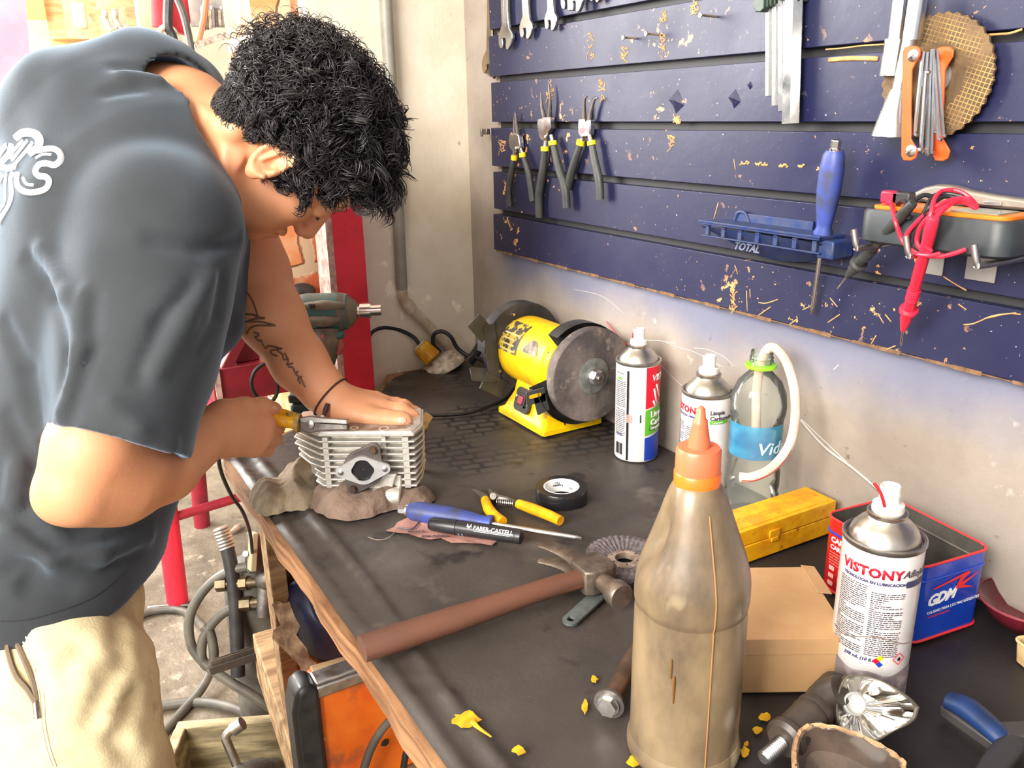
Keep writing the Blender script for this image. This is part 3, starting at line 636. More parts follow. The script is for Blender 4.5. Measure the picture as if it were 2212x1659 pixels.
def c7(l): return [(1300 + x * .2411, 700 + y * .2411) for x, y in l]
obj('plaster_scratch', join(wsc(c7([(340, 145), (540, 155), (680, 210), (820, 250), (960, 320), (1080, 390)]), .0009), wsc(c7([(820, 215), (950, 230), (1100, 300), (1190, 390)]), .0008), wsc(c7([(530, 370), (680, 520), (830, 640)]), .0008),
    wsc([(1722, 900), (1780, 965), (1840, 1010), (1902, 1062)], .0022), wsc([(1730, 905), (1790, 962), (1830, 1000)], .0012), wsc([(1240, 625), (1300, 640), (1350, 680)], .0006), wsc([(1420, 735), (1460, 742)], .0006), wsc([(1800, 800), (1812, 788)], .001)), WS, bpy.data.objects['wall_right'], True, sharp=0)
# ================================================================ things on the bench
def stand(xy, rz=0, h=0, lean=None):
    M = T(xy[0], xy[1], BZ + h) @ Rz(rz)
    return M if lean is None else M @ lean
CANW = mat('can_white', (.74, .71, .70), (.66, .62, .62), 30, .3, coat_weight=.3)
INKG = mat('ink_grey', srgb(70, 62, 72), r=.5); INKR = mat('ink_red', srgb(222, 22, 48), r=.4); INKB = mat('ink_blue', srgb(30, 60, 165), r=.4)
INKN = mat('ink_navy', srgb(50, 50, 110), r=.4); INKK = mat('ink_black', srgb(18, 18, 22), r=.4); INKGR = mat('ink_green', srgb(92, 170, 44), r=.4); INKDG = mat('ink_dark_green', srgb(60, 120, 36), r=.4); INKW = mat('ink_white', (.9, .9, .9), r=.4)
INKY = mat('ink_yellow', srgb(245, 200, 20), r=.4)
DOME = mat('tin_dome', (.62, .58, .52), (.42, .38, .33), 24, .28, .4, 1)
def can_body(t, r, h):
    obj('can_body', lathe([(r - .003, .001), (r - .001, 0), (r, .002), (r, h - .001), (r, h)], 64), CANW, t)
    obj('rim', lathe([(r + .0002, h - .0015), (r + .0011, h), (r + .0011, h + .0028), (r, h + .0036), (r - .0018, h + .003), (r - .003, h)], 64, close=False), STEEL, t)
    obj('dome', lathe([(r - .003, h - .001), (r - .0035, h + .002), (r * .80, h + .009), (r * .66, h + .0145), (r * .50, h + .0185), (r * .47, h + .0205), (r * .50, h + .0225), (r * .50, h + .0245), (r * .44, h + .0255), (.001, h + .0255)], 48, close=False), DOME, t)
    b = obj('nozzle', lathe([(.0125, h + .0245), (.0130, h + .027), (.0125, h + .0315), (.0088, h + .0325), (.0082, h + .034), (.0082, h + .047), (.0075, h + .048), (.0070, h + .0475), (.0066, h + .0455), (.0001, h + .0455)], 32, close=False), WHITEP, t)
    obj('nozzle_hole', rod((0, -.0081, h + .041), (0, -.0088, h + .041), .0018), WHITEP, b)
def ink(t, name, g, m, r, a0, label=None):
    return tag(obj(name, wrap(g, r, a0), m, t, sharp=0), label)
def fine_lines(w, h, rows, seed, ch=.6):
    rs = random.Random(seed); V = []; F = []
    for i in range(rows):
        x = 0; y = h - (i + .8) * h / rows
        while x < w:
            L_ = rs.uniform(.0010, .0045); L_ = min(L_, w - x)
            if L_ > .0006:
                n = len(V); hh = h / rows * rs.uniform(.35, .5); V += [(x, y, 0), (x + L_, y, 0), (x + L_, y + hh, 0), (x, y + hh, 0)]; F.append((n, n + 1, n + 2, n + 3))
            x += L_ + rs.uniform(.0005, .0010)
            if rs.random() < .03: break
    return (np.array(V, float), F)
D = math.radians
def cam_az(xy): return math.atan2(-xy[1], -xy[0])

# can 1, three-colour label turned to the right
c1 = (.752, .912); r = .0325; h = .148; az = cam_az(c1)
t = thing('spray_can', 'white spray can with red, green and blue label fields beside the grinder', 'spray can', stand(c1, 0), 'spray cans of carburettor cleaner')
can_body(t, r, h); e = r + .0004
def arc_patch(d0, d1, f0, f1, g0=0, g1=0, off=0):
    """label field between two angles and two height fractions; edges slant by g"""
    a = D(d0) * e; b_ = D(d1) * e
    return grid(lambda u, v: (a + (b_ - a) * u, h * ((f0 + g0 * u) * (1 - v) + (f1 + g1 * u) * v), off), 24, 1)
ink(t, 'red_field', arc_patch(22, 150, .56, .985, .09, 0), INKR, e, az)
ink(t, 'green_field', arc_patch(22, 150, .275, .545, .09, .09), INKGR, e, az)
ink(t, 'blue_field', arc_patch(22, 150, .012, .255, 0, .09), INKB, e, az)
ink(t, 'brand_word', xf(text('VISTONY', .0135, .0001, .0004, .15), T(D(38) * e, h * .84, .0003)), INKW, e, az)
for i, (a, b_) in enumerate((((46, .76), (58, .60)), ((55, .80), (70, .66)), ((44, .64), (53, .57)))):
    ink(t, 'swoosh', xf(beam((D(a[0]) * e, h * a[1], 0), (D(b_[0]) * e, h * b_[1], 0), .0035, .0002), T(0, 0, .0004)), INKW, e, az)
ink(t, 'product_word', xf(text('Limpia\nCarburador', .0125, .0001, .0005), T(D(37) * e, h * .47, .0003)), INKW, e, az)
ink(t, 'sub_strip', wpatch(.03, .0085, D(34) * e, h * .31, e, az, .0003), INKDG, 0, 0) if False else obj('sub_strip', wpatch(.03, .0085, D(34) * e, h * .325, e, az, .0003), INKDG, t)
ink(t, 'sub_word', xf(text('Limpiador', .0065, .0001, .0002), T(D(38) * e, h * .34, .0006)), INKW, e, az)
ink(t, 'small_print', xf(fine_lines(.030, .045, 16, 5), T(D(50) * e, .004, .0003)), INKGR, e, az) if False else None
obj('small_print', wrap(xf(fine_lines(.020, .085, 30, 2), T(D(-66) * e, h * .26, .0003)), e, az), INKG, t, sharp=0)
obj('small_heading', wrap(xf(text('VISTONY', .004, .0001), T(D(-66) * e, h * .90, .0003)), e, az), INKG, t, sharp=0)
obj('small_green_bar', wpatch(.009, .0035, D(-58) * e, h * .845, e, az, .0003), INKGR, t)
obj('barcode', wrap(join(*[box(.0018 if i % 3 else .0009, .018, .0002, (D(-62) * e + .0032 * i * .8, h * .12, .0003)) for i in range(6)]), e, az), INKK, t)
obj('recycling_marks', wrap(join(*[xf((lambda V, F: (V, F))(*lathe([(.0016, 0), (.0026, 0), (.0026, .0002), (.0016, .0002)], 12, close=False, a0=k, a1=k + 1.6)), T(D(-56) * e + dx, h * .27, .0003)) for dx in (0, .0065) for k in (0, 2.1, 4.2)]), e, az), INKN, t)
obj('black_mark', wpatch(.0016, .0125, D(8) * e, h * .42, e, az, .0003), INKK, t)
a = az + D(-22.5); rr = r + .0018
obj('taped_tube', tube([(rr * math.cos(a), rr * math.sin(a), .003), (rr * math.cos(a - .03), rr * math.sin(a - .03), h * .95)], .0015, 8, 1), INKK, t)
obj('tape', wpatch(.010, .013, D(-31) * e, h * .42, r + .0028, az, .0006), mat('clear_tape', srgb(190, 160, 150), r=.3, alpha=.6), t)
# its red straw
n0 = np.array([*c1, BZ + h + .041]); q0 = at(1350, 742, 0, XW - .010)
q1 = at(1310, 695, 0, XW - .005)
solow('straw', tube([n0 + [-.008, .004, 0], (n0 + q0) / 2 + [0, 0, -.003], q0, q1], .0011, 8, 4), mat('red_straw', srgb(215, 40, 50), r=.3), 'thin red straw leaning from the spray can beside the grinder', 'straw', n0)

def text_can(c, label, worn, seed, lean=None, hh=.150):
    az = cam_az(c); r = .0325; h = hh; e = r + .0004
    t = thing('spray_can', label, 'spray can', stand(c, 0, 0, lean), 'spray cans of carburettor cleaner')
    can_body(t, r, h)
    off = D(-57) if worn else D(-100)
    ink(t, 'brand_word', xf(text('VISTONY', .0118, .0001, .00045, .0, space=1.06), T(off * e, h * .855, .0003) @ Sc(1.02, 1, 1)), INKR, e, az)
    ink(t, 'slogan', xf(text('TECNOLOGIA EN LUBRICACION', .0036, .0001, .0001), T((off + D(4)) * e, h * .815, .0003)), INKN, e, az)
    if worn:
        ink(t, 'product_word', xf(text('Aflojatodo', .009, .0001, .0001, .3), T(D(33) * e, h * .865, .0003)), INKG, e, az)
        obj('product_bar', wpatch(.022, .006, D(40) * e, h * .80, e, az, .0003), mat('ink_slate', srgb(60, 60, 90), r=.4), t)
    else:
        ink(t, 'product_word', xf(text('Limpia\nCarburador', .0075, .0001, .0002), T(D(8) * e, h * .86, .0003)), INKG, e, az)
        obj('product_bar', wpatch(.026, .0045, D(8) * e, h * .775, e, az, .0003), INKGR, t)
        ink(t, 'product_sub', xf(text('Limpiador', .0035, .0001), T(D(14) * e, h * .782, .0006)), INKW, e, az)
    b = off + D(-2)
    obj('small_print', wrap(xf(fine_lines(.027, h * (.44 if worn else .56), 34, seed), T(b * e, h * (.36 if worn else .20), .0003)), e, az), INKG, t, sharp=0)
    obj('small_print', wrap(xf(fine_lines(.027, h * (.41 if worn else .53), 32, seed + 1), T(b * e + .030, h * (.36 if worn else .20), .0003)), e, az), INKG, t, sharp=0)
    ink(t, 'volume_mark', xf(text('298 mL (10 fl.oz)', .0042, .0001, .0001, .2), T(D(-36 if worn else 14) * e, h * (.325 if worn else .135), .0003)), INKN, e, az)
    cx_ = D(16 if worn else 22) * e; s_ = .0042
    dm = [(0, 0, INKB), (0, 1, INKR), (1, 1, INKY), (1, 0, INKW)]
    d = obj('hazard_diamond', [(*wrap(xf(box(s_, s_, .0002), T(cx_, h * (.335 if worn else .14), .0004) @ Rz(PI / 4) @ T((i - .5) * s_, (j - .5) * s_, 0)), e, az), m_) for i, j, m_ in dm], None, t)
    d = obj('flame_diamond', wrap(join(*[xf(box(.0085, .0006, .0002), T(cx_ + .0165, h * (.345 if worn else .15), .0004) @ Rz(PI / 4 + k * PI / 2) @ T(0, .0040, 0)) for k in range(4)]), e, az), INKR if worn else INKK, t)
    obj('flame_mark', wrap(xf(prism([(-.0012, -.0018), (.0012, -.0018), (.0015, -.0003), (.0003, .0020), (-.0014, .0002)], .0002), T(cx_ + .0165, h * (.345 if worn else .15), .0004)), e, az), INKK, d)
    if worn:
        wr = mat('worn_label', srgb(128, 116, 118), srgb(168, 156, 158), 60, .6, lo=.5, hi=.62)
        obj('worn_band', wrap(grid(lambda u, v: ((-PI + 2 * PI * u) * r, .0 + v * (h * (.265 + .012 * math.sin(u * 40) - .02 * math.cos(2 * PI * (u - .58)))), .0006), 90, 1), r, az), wr, t)
        obj('wire_stain', wrap(tube([(-.036 + .008 * i, h * (.46 - .03 * math.sin(i * .8 + .6)), .0006) for i in range(10)], .0004, 5, 4), e, az), mat('stain', srgb(130, 110, 100), r=.8), t)
    return t
q = at(1910, 1160, 2, BZ + .150)
text_can((q[0], q[1]), 'nearest white spray can, with worn grey lower edge, before the blue tin', True, 20, Ry(D(2)) if False else None)
q2_ = at(1548, 852, 2, BZ + .150); text_can((min(q2_[0], XW - .036), q2_[1] + .016), 'white spray can partly hidden behind the oil bottle and clear bottle', False, 40)
q = at(1912, 1098, 2, BZ + .194)
solow('straw', tube([at(1911, 1094, 2, BZ + .194), at(1907, 1078, 2, BZ + .201), at(1900, 1060, 2, BZ + .208), at(1888, 1044, 2, BZ + .214)], .0013, 8, 4), bpy.data.materials['red_straw'], 'short red straw on the nozzle of the nearest spray can', 'straw', q)

# clear bottle
GL = bpy.data.materials.new('clear_plastic'); GL.use_nodes = True; nt = GL.node_tree; nt.nodes.clear()
out = nd(nt, 'ShaderNodeOutputMaterial'); tr = nd(nt, 'ShaderNodeBsdfTransparent'); tr.inputs[0].default_value = (.94, .96, .94, 1); gl = nd(nt, 'ShaderNodeBsdfGlossy'); gl.inputs['Roughness'].default_value = .08
lw = nd(nt, 'ShaderNodeLayerWeight'); lw.inputs[0].default_value = .22; ms = nd(nt, 'ShaderNodeMixShader'); df = nd(nt, 'ShaderNodeBsdfDiffuse'); df.inputs[0].default_value = (.7, .74, .68, 1); m2 = nd(nt, 'ShaderNodeMixShader'); m2.inputs[0].default_value = .10
nt.links.new(tr.outputs[0], m2.inputs[1]); nt.links.new(df.outputs[0], m2.inputs[2]); nt.links.new(lw.outputs['Fresnel'], ms.inputs[0]); nt.links.new(m2.outputs[0], ms.inputs[1]); nt.links.new(gl.outputs[0], ms.inputs[2]); nt.links.new(ms.outputs[0], out.inputs[0])
cb = (.754, .682)
t = thing('plastic_bottle', 'clear ribbed plastic bottle with blue label and green neck ring', 'bottle', stand(cb, .4) @ Sc(1.13, 1.13, .985))
pr = [(.024, 0), (.0285, .004), (.0295, .012), (.0295, .030), (.0275, .036), (.0292, .042), (.0292, .062), (.0268, .070), (.0285, .078), (.0272, .084), (.0270, .104), (.0285, .108), (.0270, .112), (.0275, .132), (.0295, .140), (.0305, .150), (.0290, .165), (.0235, .180), (.0160, .189), (.0125, .193), (.0125, .199), (.0150, .200), (.0150, .202), (.0118, .203), (.0118, .206), (.0128, .207), (.0118, .209), (.0128, .211), (.0118, .213), (.0115, .219), (.0104, .219), (.0104, .2)]
V, F = lathe(pr, 48, close=False); dn = noise3(V, 14, 4)[:, None] * .0012 * (V[:, 2:3] < .18); V = V + V * [1, 1, 0] / .03 * dn
obj('bottle_shell', (V, F), GL, t)
obj('neck_ring', lathe([(.0128, .1985), (.0168, .1985), (.0170, .2005), (.0165, .2025), (.0128, .203)], 32), mat('lime_plastic', srgb(140, 215, 40), r=.3), t)
lb = mat('blue_film', srgb(60, 160, 200), srgb(35, 120, 170), 20, .3, alpha=.7)
obj('label_film', lathe([(.0284, .086), (.0286, .110), (.0284, .130)], 48, close=False, a0=D(-255), a1=D(-70)), lb, t)
for a, s in ((-2.35, 'Vida'),): obj('label_word', wrap(xf(text(s, .022, .0001, .0003, .2), T(0, .094, 0)), .0292, a - .4), mat('film_white', srgb(190, 225, 235), r=.4), t)
def ph(px, py, d): return P(px, py, d)
dn_ = 1.0
hp = [(cb[0], cb[1], .96), (cb[0] - .004, cb[1], 1.03), ph(1652, 764, 1.005), ph(1672, 751, 1.0), ph(1698, 780, .99), ph(1716, 840, .985), ph(1718, 905, .98), ph(1704, 965, .98), ph(1668, 1010, .98), ph(1628, 1030, .98), ph(1599, 1031, .98)]
HO = mat('milky_hose', srgb(232, 212, 196), srgb(214, 180, 160), 20, .3)
t = thing('hose', 'milky rubber hose curving out of the clear bottle', 'hose', T(Vector(cb + (1.06,))))
obj('hose_wall', tube(hp, .0058, 14, 8), HO, t, True)
obj('red_stripe', tube([np.array(p) + np.array([-.0018, -.0046, -.0018]) for p in hp[3:]], .0013, 6, 8), mat('stripe_red', srgb(170, 80, 75), r=.4), t, True)

# oil bottle
OILM = mat('oily_plastic', srgb(138, 118, 90), srgb(80, 67, 52), 20, .38, .5, lo=.35, hi=.7, bump=.1, bs=60, coat_weight=.35, coat_roughness=.25, spots=[(srgb(78, 60, 40), 13, .56, .14), (srgb(208, 192, 156), 9, .58, .12)], stretch=(1, 1, .55))
c = (.398, .412)
t = thing('oil_bottle', 'large dirty beige squeeze bottle with orange nozzle cap in the foreground', 'bottle', stand(c, .3))
pr = [(.001, .002), (.036, .002), (.0425, .0), (.0448, .003), (.0450, .010), (.0435, .016), (.0430, .020), (.0432, .060), (.0430, .130), (.0424, .134), (.0428, .137), (.0440, .142), (.0445, .158), (.0435, .170), (.0400, .186), (.0350, .203), (.0295, .222), (.0245, .240), (.0205, .252), (.0178, .258), (.015, .262)]
pz = smooth_path([(a, b, 0) for a, b in pr], 3)
pr = [(a, b if b < .14 else .14 + (b - .14) * .81) for a, b in pr]
V, F = lathe([(a, b if b < .14 else .14 + (b - .14) * .81) for a, b, _ in pz], 72, close=False)
w = np.exp(-((V[:, 2] - .215) / .035) ** 2); an = np.arctan2(V[:, 1], V[:, 0]); 
for a0_, k_, wd, z0, zw in ((cam_az(c) - .3 - 1.2, .0125, .50, .195, .026), (cam_az(c) - .3 - .9, .003, .25, .12, .02), (cam_az(c) - .3 + 1.2, .003, .4, .195, .03), (cam_az(c) - .3 - 1.5, .003, .3, .175, .02)):
    da = (an - a0_ + PI) % (2 * PI) - PI; f = np.exp(-(da / wd) ** 2 - ((V[:, 2] - z0) / zw) ** 2); rad = np.hypot(V[:, 0], V[:, 1]) + 1e-9
    V[:, :2] *= (1 - k_ * f / rad)[:, None]
f = noise3(V, 9, 8) * .0007; V[:, :2] *= (1 + f / (np.hypot(V[:, 0], V[:, 1]) + .01))[:, None]
obj('bottle_body', (V, F), OILM, t)
a = cam_az(c) - .3 + .42
obj('mould_seam', tube([(rr_ * 1.003 * math.cos(a), rr_ * 1.003 * math.sin(a), z) for rr_, z in pr[5:-3]], .0006, 6, 4), mat('seam', srgb(160, 118, 74), r=.4), t)
obj('drip', tube([(.0434 * math.cos(a - .62), .0434 * math.sin(a - .62), z) for z in (.098, .092, .082, .074)], [.0009, .0013, .0010, .0006], 6), mat('oil_drip', srgb(110, 76, 40), r=.25), t)
obj('drip', tube([(.0434 * math.cos(a - .68), .0434 * math.sin(a - .68), z) for z in (.112, .105, .095)], [.0006, .0011, .0006], 6), bpy.data.materials['oil_drip'], t)
CAPD = mat('orange_cap', srgb(232, 116, 70), srgb(206, 110, 76), 30, .38, subsurface_weight=.3, subsurface_radius=(.01, .004, .002)); CAPL = mat('orange_liquid', srgb(245, 112, 30), r=.3)
LOW = lambda g_: (np.concatenate([g_[0][:, :2] * .97, .2365 + (g_[0][:, 2:] - .256) * .86], 1), g_[1])
cp = obj('cap', LOW(lathe([(.0160, .256), (.0168, .256), (.0170, .270), (.0168, .286), (.0155, .2885), (.009, .289)], 48)), CAPD, t)
obj('cap_band', LOW(lathe([(.0169, .2545), (.0175, .255), (.0177, .266), (.0170, .267)], 48, close=False)), CAPL, cp)
obj('nozzle', LOW(lathe([(.0085, .288), (.0080, .294), (.0056, .309), (.0053, .3125), (.0040, .314), (.0032, .322), (.0015, .3245), (.0001, .325)], 28, close=False)), CAPD, t)

# yellow case
t = thing('yellow_case', 'long yellow plastic case with clasp against the wall', 'case', stand((.704, .612), -.03))
LX_, LY_ = .182, .046
obj('case_base', box(LX_, LY_, .024, (0, 0, .012)), YELLOWP, t, bevel=.002)
obj('case_lid', join(box(LX_ + .001, LY_ + .001, .019, (0, 0, .0345)), prism(rrect(LX_ - .008, LY_ - .010, .004), .0012, .0438)), YELLOWP, t, bevel=.003)
cl = obj('clasp', join(box(.016, .002, .010, (-.01, -LY_ / 2 - .0015, .029)), box(.011, .0025, .005, (-.01, -LY_ / 2 - .002, .022))), YELLOWP, t, bevel=.0008)
obj('lid_word', xf(text('TONGWENTURE', .012, .0003, .0002), T(-.075, -.008, .0449)), mat('dull_gold', srgb(190, 140, 20), r=.5), t)

# kraft box
t = thing('cardboard_box', 'plain closed kraft cardboard box between the oil bottle and the near spray can', 'box', stand((.551, .462), D(-31)))
obj('box_body', box(.100, .118, .056, (0, 0, .028)), CARD, t, bevel=.0015)
obj('lid_flap', join(box(.1005, .1185, .001, (0, 0, .0566)), box(.1005, .001, .016, (0, -.0597, .049)), xf(box(.014, .05, .001), T(.052, .035, .0575) @ Ry(.15))), CARD, t, bevel=.0003)

# tin
t = thing('storage_tin', 'open red and blue carburettor tin with red rims by the wall', 'tin', stand((.727, .452), D(-8)))
RB = mat('tin_blue', srgb(18, 70, 190), srgb(16, 60, 170), 10, .25, coat_weight=.4); RR = mat('tin_red', srgb(190, 26, 28), srgb(165, 20, 24), 10, .28, coat_weight=.4); RIM = mat('tin_rim', srgb(225, 50, 55), r=.35); INN = mat('tin_inside', (.26, .24, .21), (.14, .13, .12), 20, .35, m=.7)
TX, TY, TH = .092, .124, .084
po = rrect(TX, TY, .012, 6); pi_ = rrect(TX - .003, TY - .003, .011, 6); n = len(po)
V = np.array([(x, y, 0) for x, y in po] + [(x, y, TH) for x, y in po]); F = []; mi = []
fr = [(i, (i + 1) % n, n + (i + 1) % n, n + i) for i in range(n)]
red = [q for i, q in enumerate(fr) if po[i][0] + po[(i + 1) % n][0] < -TX * .72 and po[i][1] > -TY * .46 or (po[i][1] > TY * .3 and po[i][0] < TX * .1)]; blue = [q for q in fr if q not in red]
bd_ = obj('tin_body', [(V, red, RR), (V, blue, RB), (V * [1, 1, 0], [tuple(range(n))], RB)], None, t, sharp=30)
Vi = np.array([(x, y, .001) for x, y in pi_] + [(x, y, TH) for x, y in pi_]); obj('tin_inside', (Vi, fr + [tuple(range(n))]), INN, t, sharp=30)
def loop(po, z, r, s=1.0): return tube([(x * s, y * s, z) for x, y in po + [po[0]]], r, 8, 1, cap=False)
obj('top_rim', loop(po, TH, .0013), RIM, t); obj('bottom_rim', loop(po, .0015, .0014, 1.005), RIM, t)
obj('lip_band', (np.array([(x * 1.012, y * 1.009, z) for z in (TH - .016, TH - .001) for x, y in po]), fr), RB, t, sharp=30) if False else obj('lip_bead', loop(po, TH - .016, .0012, 1.004), RB, t)
obj('inner_bead', loop(pi_, TH - .016, .0012, .99), INN, t)
F1 = T(-TX / 2 + .010, -TY / 2 - .0006, 0) @ Rx(PI / 2)
obj('brand_word', xf(text('GDM', .0165, .0002, .0006, .35, space=.95), F1 @ T(.004, .039, 0) @ Rz(.06)), INKW, t)
obj('brand_flourish', join(*[xf(prism(p, .0004), F1 @ T(.006, .041, .0002) @ Rz(.06)) for p in ([(.004, .017), (.05, .023), (.052, .020), (.046, .0175), (.040, .012), (.064, .018), (.044, .009), (.060, .002), (.034, .008), (.040, .019), (.006, .0155)],)]), RIM, t)
obj('slogan', xf(text('CALIDAD PARA LOS MAS EXIGENTES', .0042, .0001), F1 @ T(.006, .030, 0) @ Rz(.03)), INKW, t)
obj('slogan', xf(text('www.gdmracing.com', .0034, .0001), F1 @ T(.008, .0255, 0) @ Rz(.03)), RIM, t)
F2 = T(-TX / 2 - .0006, TY / 2 - .012, 0) @ Rz(-PI / 2) @ Rx(PI / 2)
obj('side_word', xf(text('CARBURADOR', .0085, .0001, .0003), F2 @ T(0, .058, 0)), INKW, t)
obj('side_word', xf(text('CARBURETOR', .0070, .0001, .0002), F2 @ T(0, .050, 0)), INKW, t)
obj('side_print', xf(fine_lines(.045, .016, 5, 9), F2 @ T(0, .032, .0002)), mat('pale_red', srgb(225, 130, 120), r=.4), t)
obj('side_icons', join(*[xf(prism(rrect(.0075, .005, .001), .0002), F2 @ T(.005, y, .0001)) for y in (.028, .019, .010)], *[xf(fine_lines(.025, .006, 3, k), F2 @ T(.014, y, .0002)) for k, y in ((3, .025), (4, .016))], xf(lathe([(.0028, 0), (.0028, .0002)], 16), F2 @ T(.018, .008, .0001))), mat('pale_pink', srgb(235, 170, 165), r=.4), t)

# tape roll
tx = bench(1213, 1078)
t = thing('tape_roll', 'roll of black electrical tape with white core', 'tape roll', stand(tx[:2], 0))
TAPE = mat('black_tape', (.012, .012, .014), r=.22)
obj('tape_winding', lathe([(.0235, .0), (.0345, .0), (.0350, .0006), (.0350, .0184), (.0345, .019), (.0300, .0188), (.0265, .019), (.0235, .019)], 64, close=False), TAPE, t)
cr = obj('core', lathe([(.0240, .019), (.0235, .0195), (.0226, .019), (.0226, .0005), (.0240, .0005)], 64, close=False), mat('white_card', (.85, .84, .82), r=.6), t)
txa = cam_az(tx[:2]) + PI
for s, dz, sz, k in (('UIO', .011, .0042, .10), ('Pegafan', .0065, .0048, -.1), ('UIO', .0042, .0038, -.75)):
    g = text(s, sz, .0001, .0001); V, F = g; aa = txa + k - (V[:, 0] / .0224) * -1; rr = .0224 - V[:, 2]
    obj('core_print', (np.stack([rr * np.cos(aa), rr * np.sin(aa), dz + sz - V[:, 1]], 1), F), INKK, t)

# wire strippers with yellow handles
def B3(px, py, h): return np.array(bench(px, py, h))
t = thing('wire_stripper', 'small wire cutter with two yellow grips and a spring', 'cutter', stand(bench(1090, 1085)[:2]))
obj('grip', tube([B3(1048, 1080, .008), B3(1056, 1100, .009), B3(1070, 1116, .009), B3(1086, 1127, .009)], [.0060, .0072, .0072, .0066], 14, 6), YELLOWP, t, True)
obj('grip', tube([B3(1119, 1088, .008), B3(1150, 1099, .008), B3(1185, 1113, .008), B3(1211, 1125, .008)], [.0062, .0072, .0070, .0064], 14, 6), YELLOWP, t, True)
obj('jaw', join(tube([B3(1050, 1081, .006), B3(1046, 1073, .006), B3(1030, 1062, .006), B3(1020, 1058, .005)], [.004, .005, .003, .001], 8, 4), beam(B3(1062, 1066, .005), B3(1075, 1078, .005), .012, .004)), DULL, t, True)
obj('jaw', join(tube([B3(1118, 1086, .006), B3(1095, 1078, .007), B3(1070, 1073, .007), B3(1058, 1058, .006)], [.003, .0035, .005, .002], 8, 4)), DULL, t, True)
obj('pivot', rod(B3(1065, 1072, .004), B3(1065, 1072, .013), .0045), DULL, t, True)
sa, sb_ = B3(1074, 1084, .009), B3(1110, 1088, .009); sp = [sa + (sb_ - sa) * i / 60 + .0042 * (math.cos(i * .9) * np.array([0, 0, 1]) + math.sin(i * .9) * np.cross((sb_ - sa) / np.linalg.norm(sb_ - sa), [0, 0, 1])) for i in range(61)]
obj('spring', tube(sp, .0006, 6, 2), STEEL, t, True)

# marker, paper scrap, screwdriver
a, b_ = B3(928, 1131, .0115), B3(1128, 1160, .0105)
L_ = np.linalg.norm(b_ - a); t = thing('marker', 'black marker pen with white lettering lying on the torn paper', 'marker', frame(a, b_ - a, (-.3, -.6, .75)))
K2 = mat('marker_black', srgb(34, 34, 38), r=.35)
obj('cap', xf(lathe([(.0001, -.001), (.0068, 0), (.0085, .004), (.0092, .03), (.0095, L_ * .30)], 28), Ry(PI / 2)), K2, t)
b2 = obj('barrel', xf(lathe([(.0088, L_ * .3), (.0091, L_ * .31), (.0091, L_ * .93)], 28), Ry(PI / 2)), K2, t)
obj('end_plug', xf(lathe([(.0091, L_ * .93), (.0094, L_ * .935), (.0090, L_ * .99), (.0070, L_)], 12), Ry(PI / 2)), K2, t)
for k in (.335, .375): obj('grey_ring', xf(lathe([(.0094, L_ * k), (.0094, L_ * (k + .017))], 28, close=False, a0=-2, a1=2), Ry(PI / 2)), mat('band_grey', srgb(105, 115, 135), r=.4) if k < .35 else bpy.data.materials['band_grey'], b2)
def lay(g, r, lift): V, F = g; a = V[:, 1] / r; return (np.stack([V[:, 0], (r + lift) * np.sin(a), (r + lift) * np.cos(a)], 1), F)
obj('lettering', lay(xf(text('FABER-CASTELL', .0072, .0001, .0001), T(L_ * .50, -.003, 0)), .0091, .0004), INKW, b2, sharp=0)
obj('lettering_mark', lay(join(xf(box(.007, .001, .0001), T(L_ * .455, .000, 0)), xf(box(.0012, .006, .0001), T(L_ * .44, .0005, 0) @ Rz(.4)), xf(box(.0012, .006, .0001), T(L_ * .465, .0005, 0) @ Rz(-.4)), box(L_ * .38, .0003, .0001, (L_ * .70, -.0048, 0))), .0091, .0004), INKW, b2, sharp=0)
a, b_ = B3(861, 1099, .014), B3(1257, 1163, .004)
k = np.linalg.norm(b_ - a) / .220
screwdriver(frame(a, b_ - a, (0, 0, 1)) @ Sc(k, .95, .95), 'blue handled screwdriver lying on the mat beside the black marker')
pp = [(833, 1146), (852, 1138), (858, 1128), (880, 1118), (905, 1126), (940, 1130), (1000, 1140), (1062, 1158), (1074, 1168), (1062, 1178), (1040, 1174), (1005, 1172), (975, 1172), (952, 1162), (930, 1165), (905, 1160), (880, 1152), (858, 1150)]
q = [B3(x, y, .0022 + .0015 * math.sin(x * .05)) for x, y in pp]
tp_ = thing('paper_scrap', 'torn pinkish brown printed paper under the marker', 'paper', stand(bench(950, 1150)[:2]))
cc = np.mean(q, axis=0); V = np.array([cc] + q); obj('sheet', (np.concatenate([V, V - [0, 0, .0004]]), [(0, i, i % len(q) + 1) for i in range(1, len(q) + 1)] + [(len(q) + 1, len(q) + 1 + i % len(q) + 1, len(q) + 1 + i) for i in range(1, len(q) + 1)]), mat('pink_paper', srgb(176, 132, 122), srgb(150, 108, 98), 30, .7), tp_, True)
obj('printing', join(xf(text('MALLA', .007, .0001, .0002), T(B3(880, 1150, .0047)) @ Rz(-.55)), xf(text('RISA FUNDA', .006, .0001, .0002), T(B3(910, 1160, .0047)) @ Rz(-.55)), tube([B3(858, 1140, .0045), B3(890, 1142, .0045), B3(905, 1128, .0045)], .001, 5)), INKG, tp_, True)
solow('thread', tube([B3(x, y, .001) for x, y in ((795, 1160), (815, 1166), (838, 1162), (852, 1150), (856, 1143))], .0005, 5, 6), mat('thread', srgb(150, 130, 110)), 'loose beige thread beside the torn paper', 'thread', B3(820, 1160, 0))

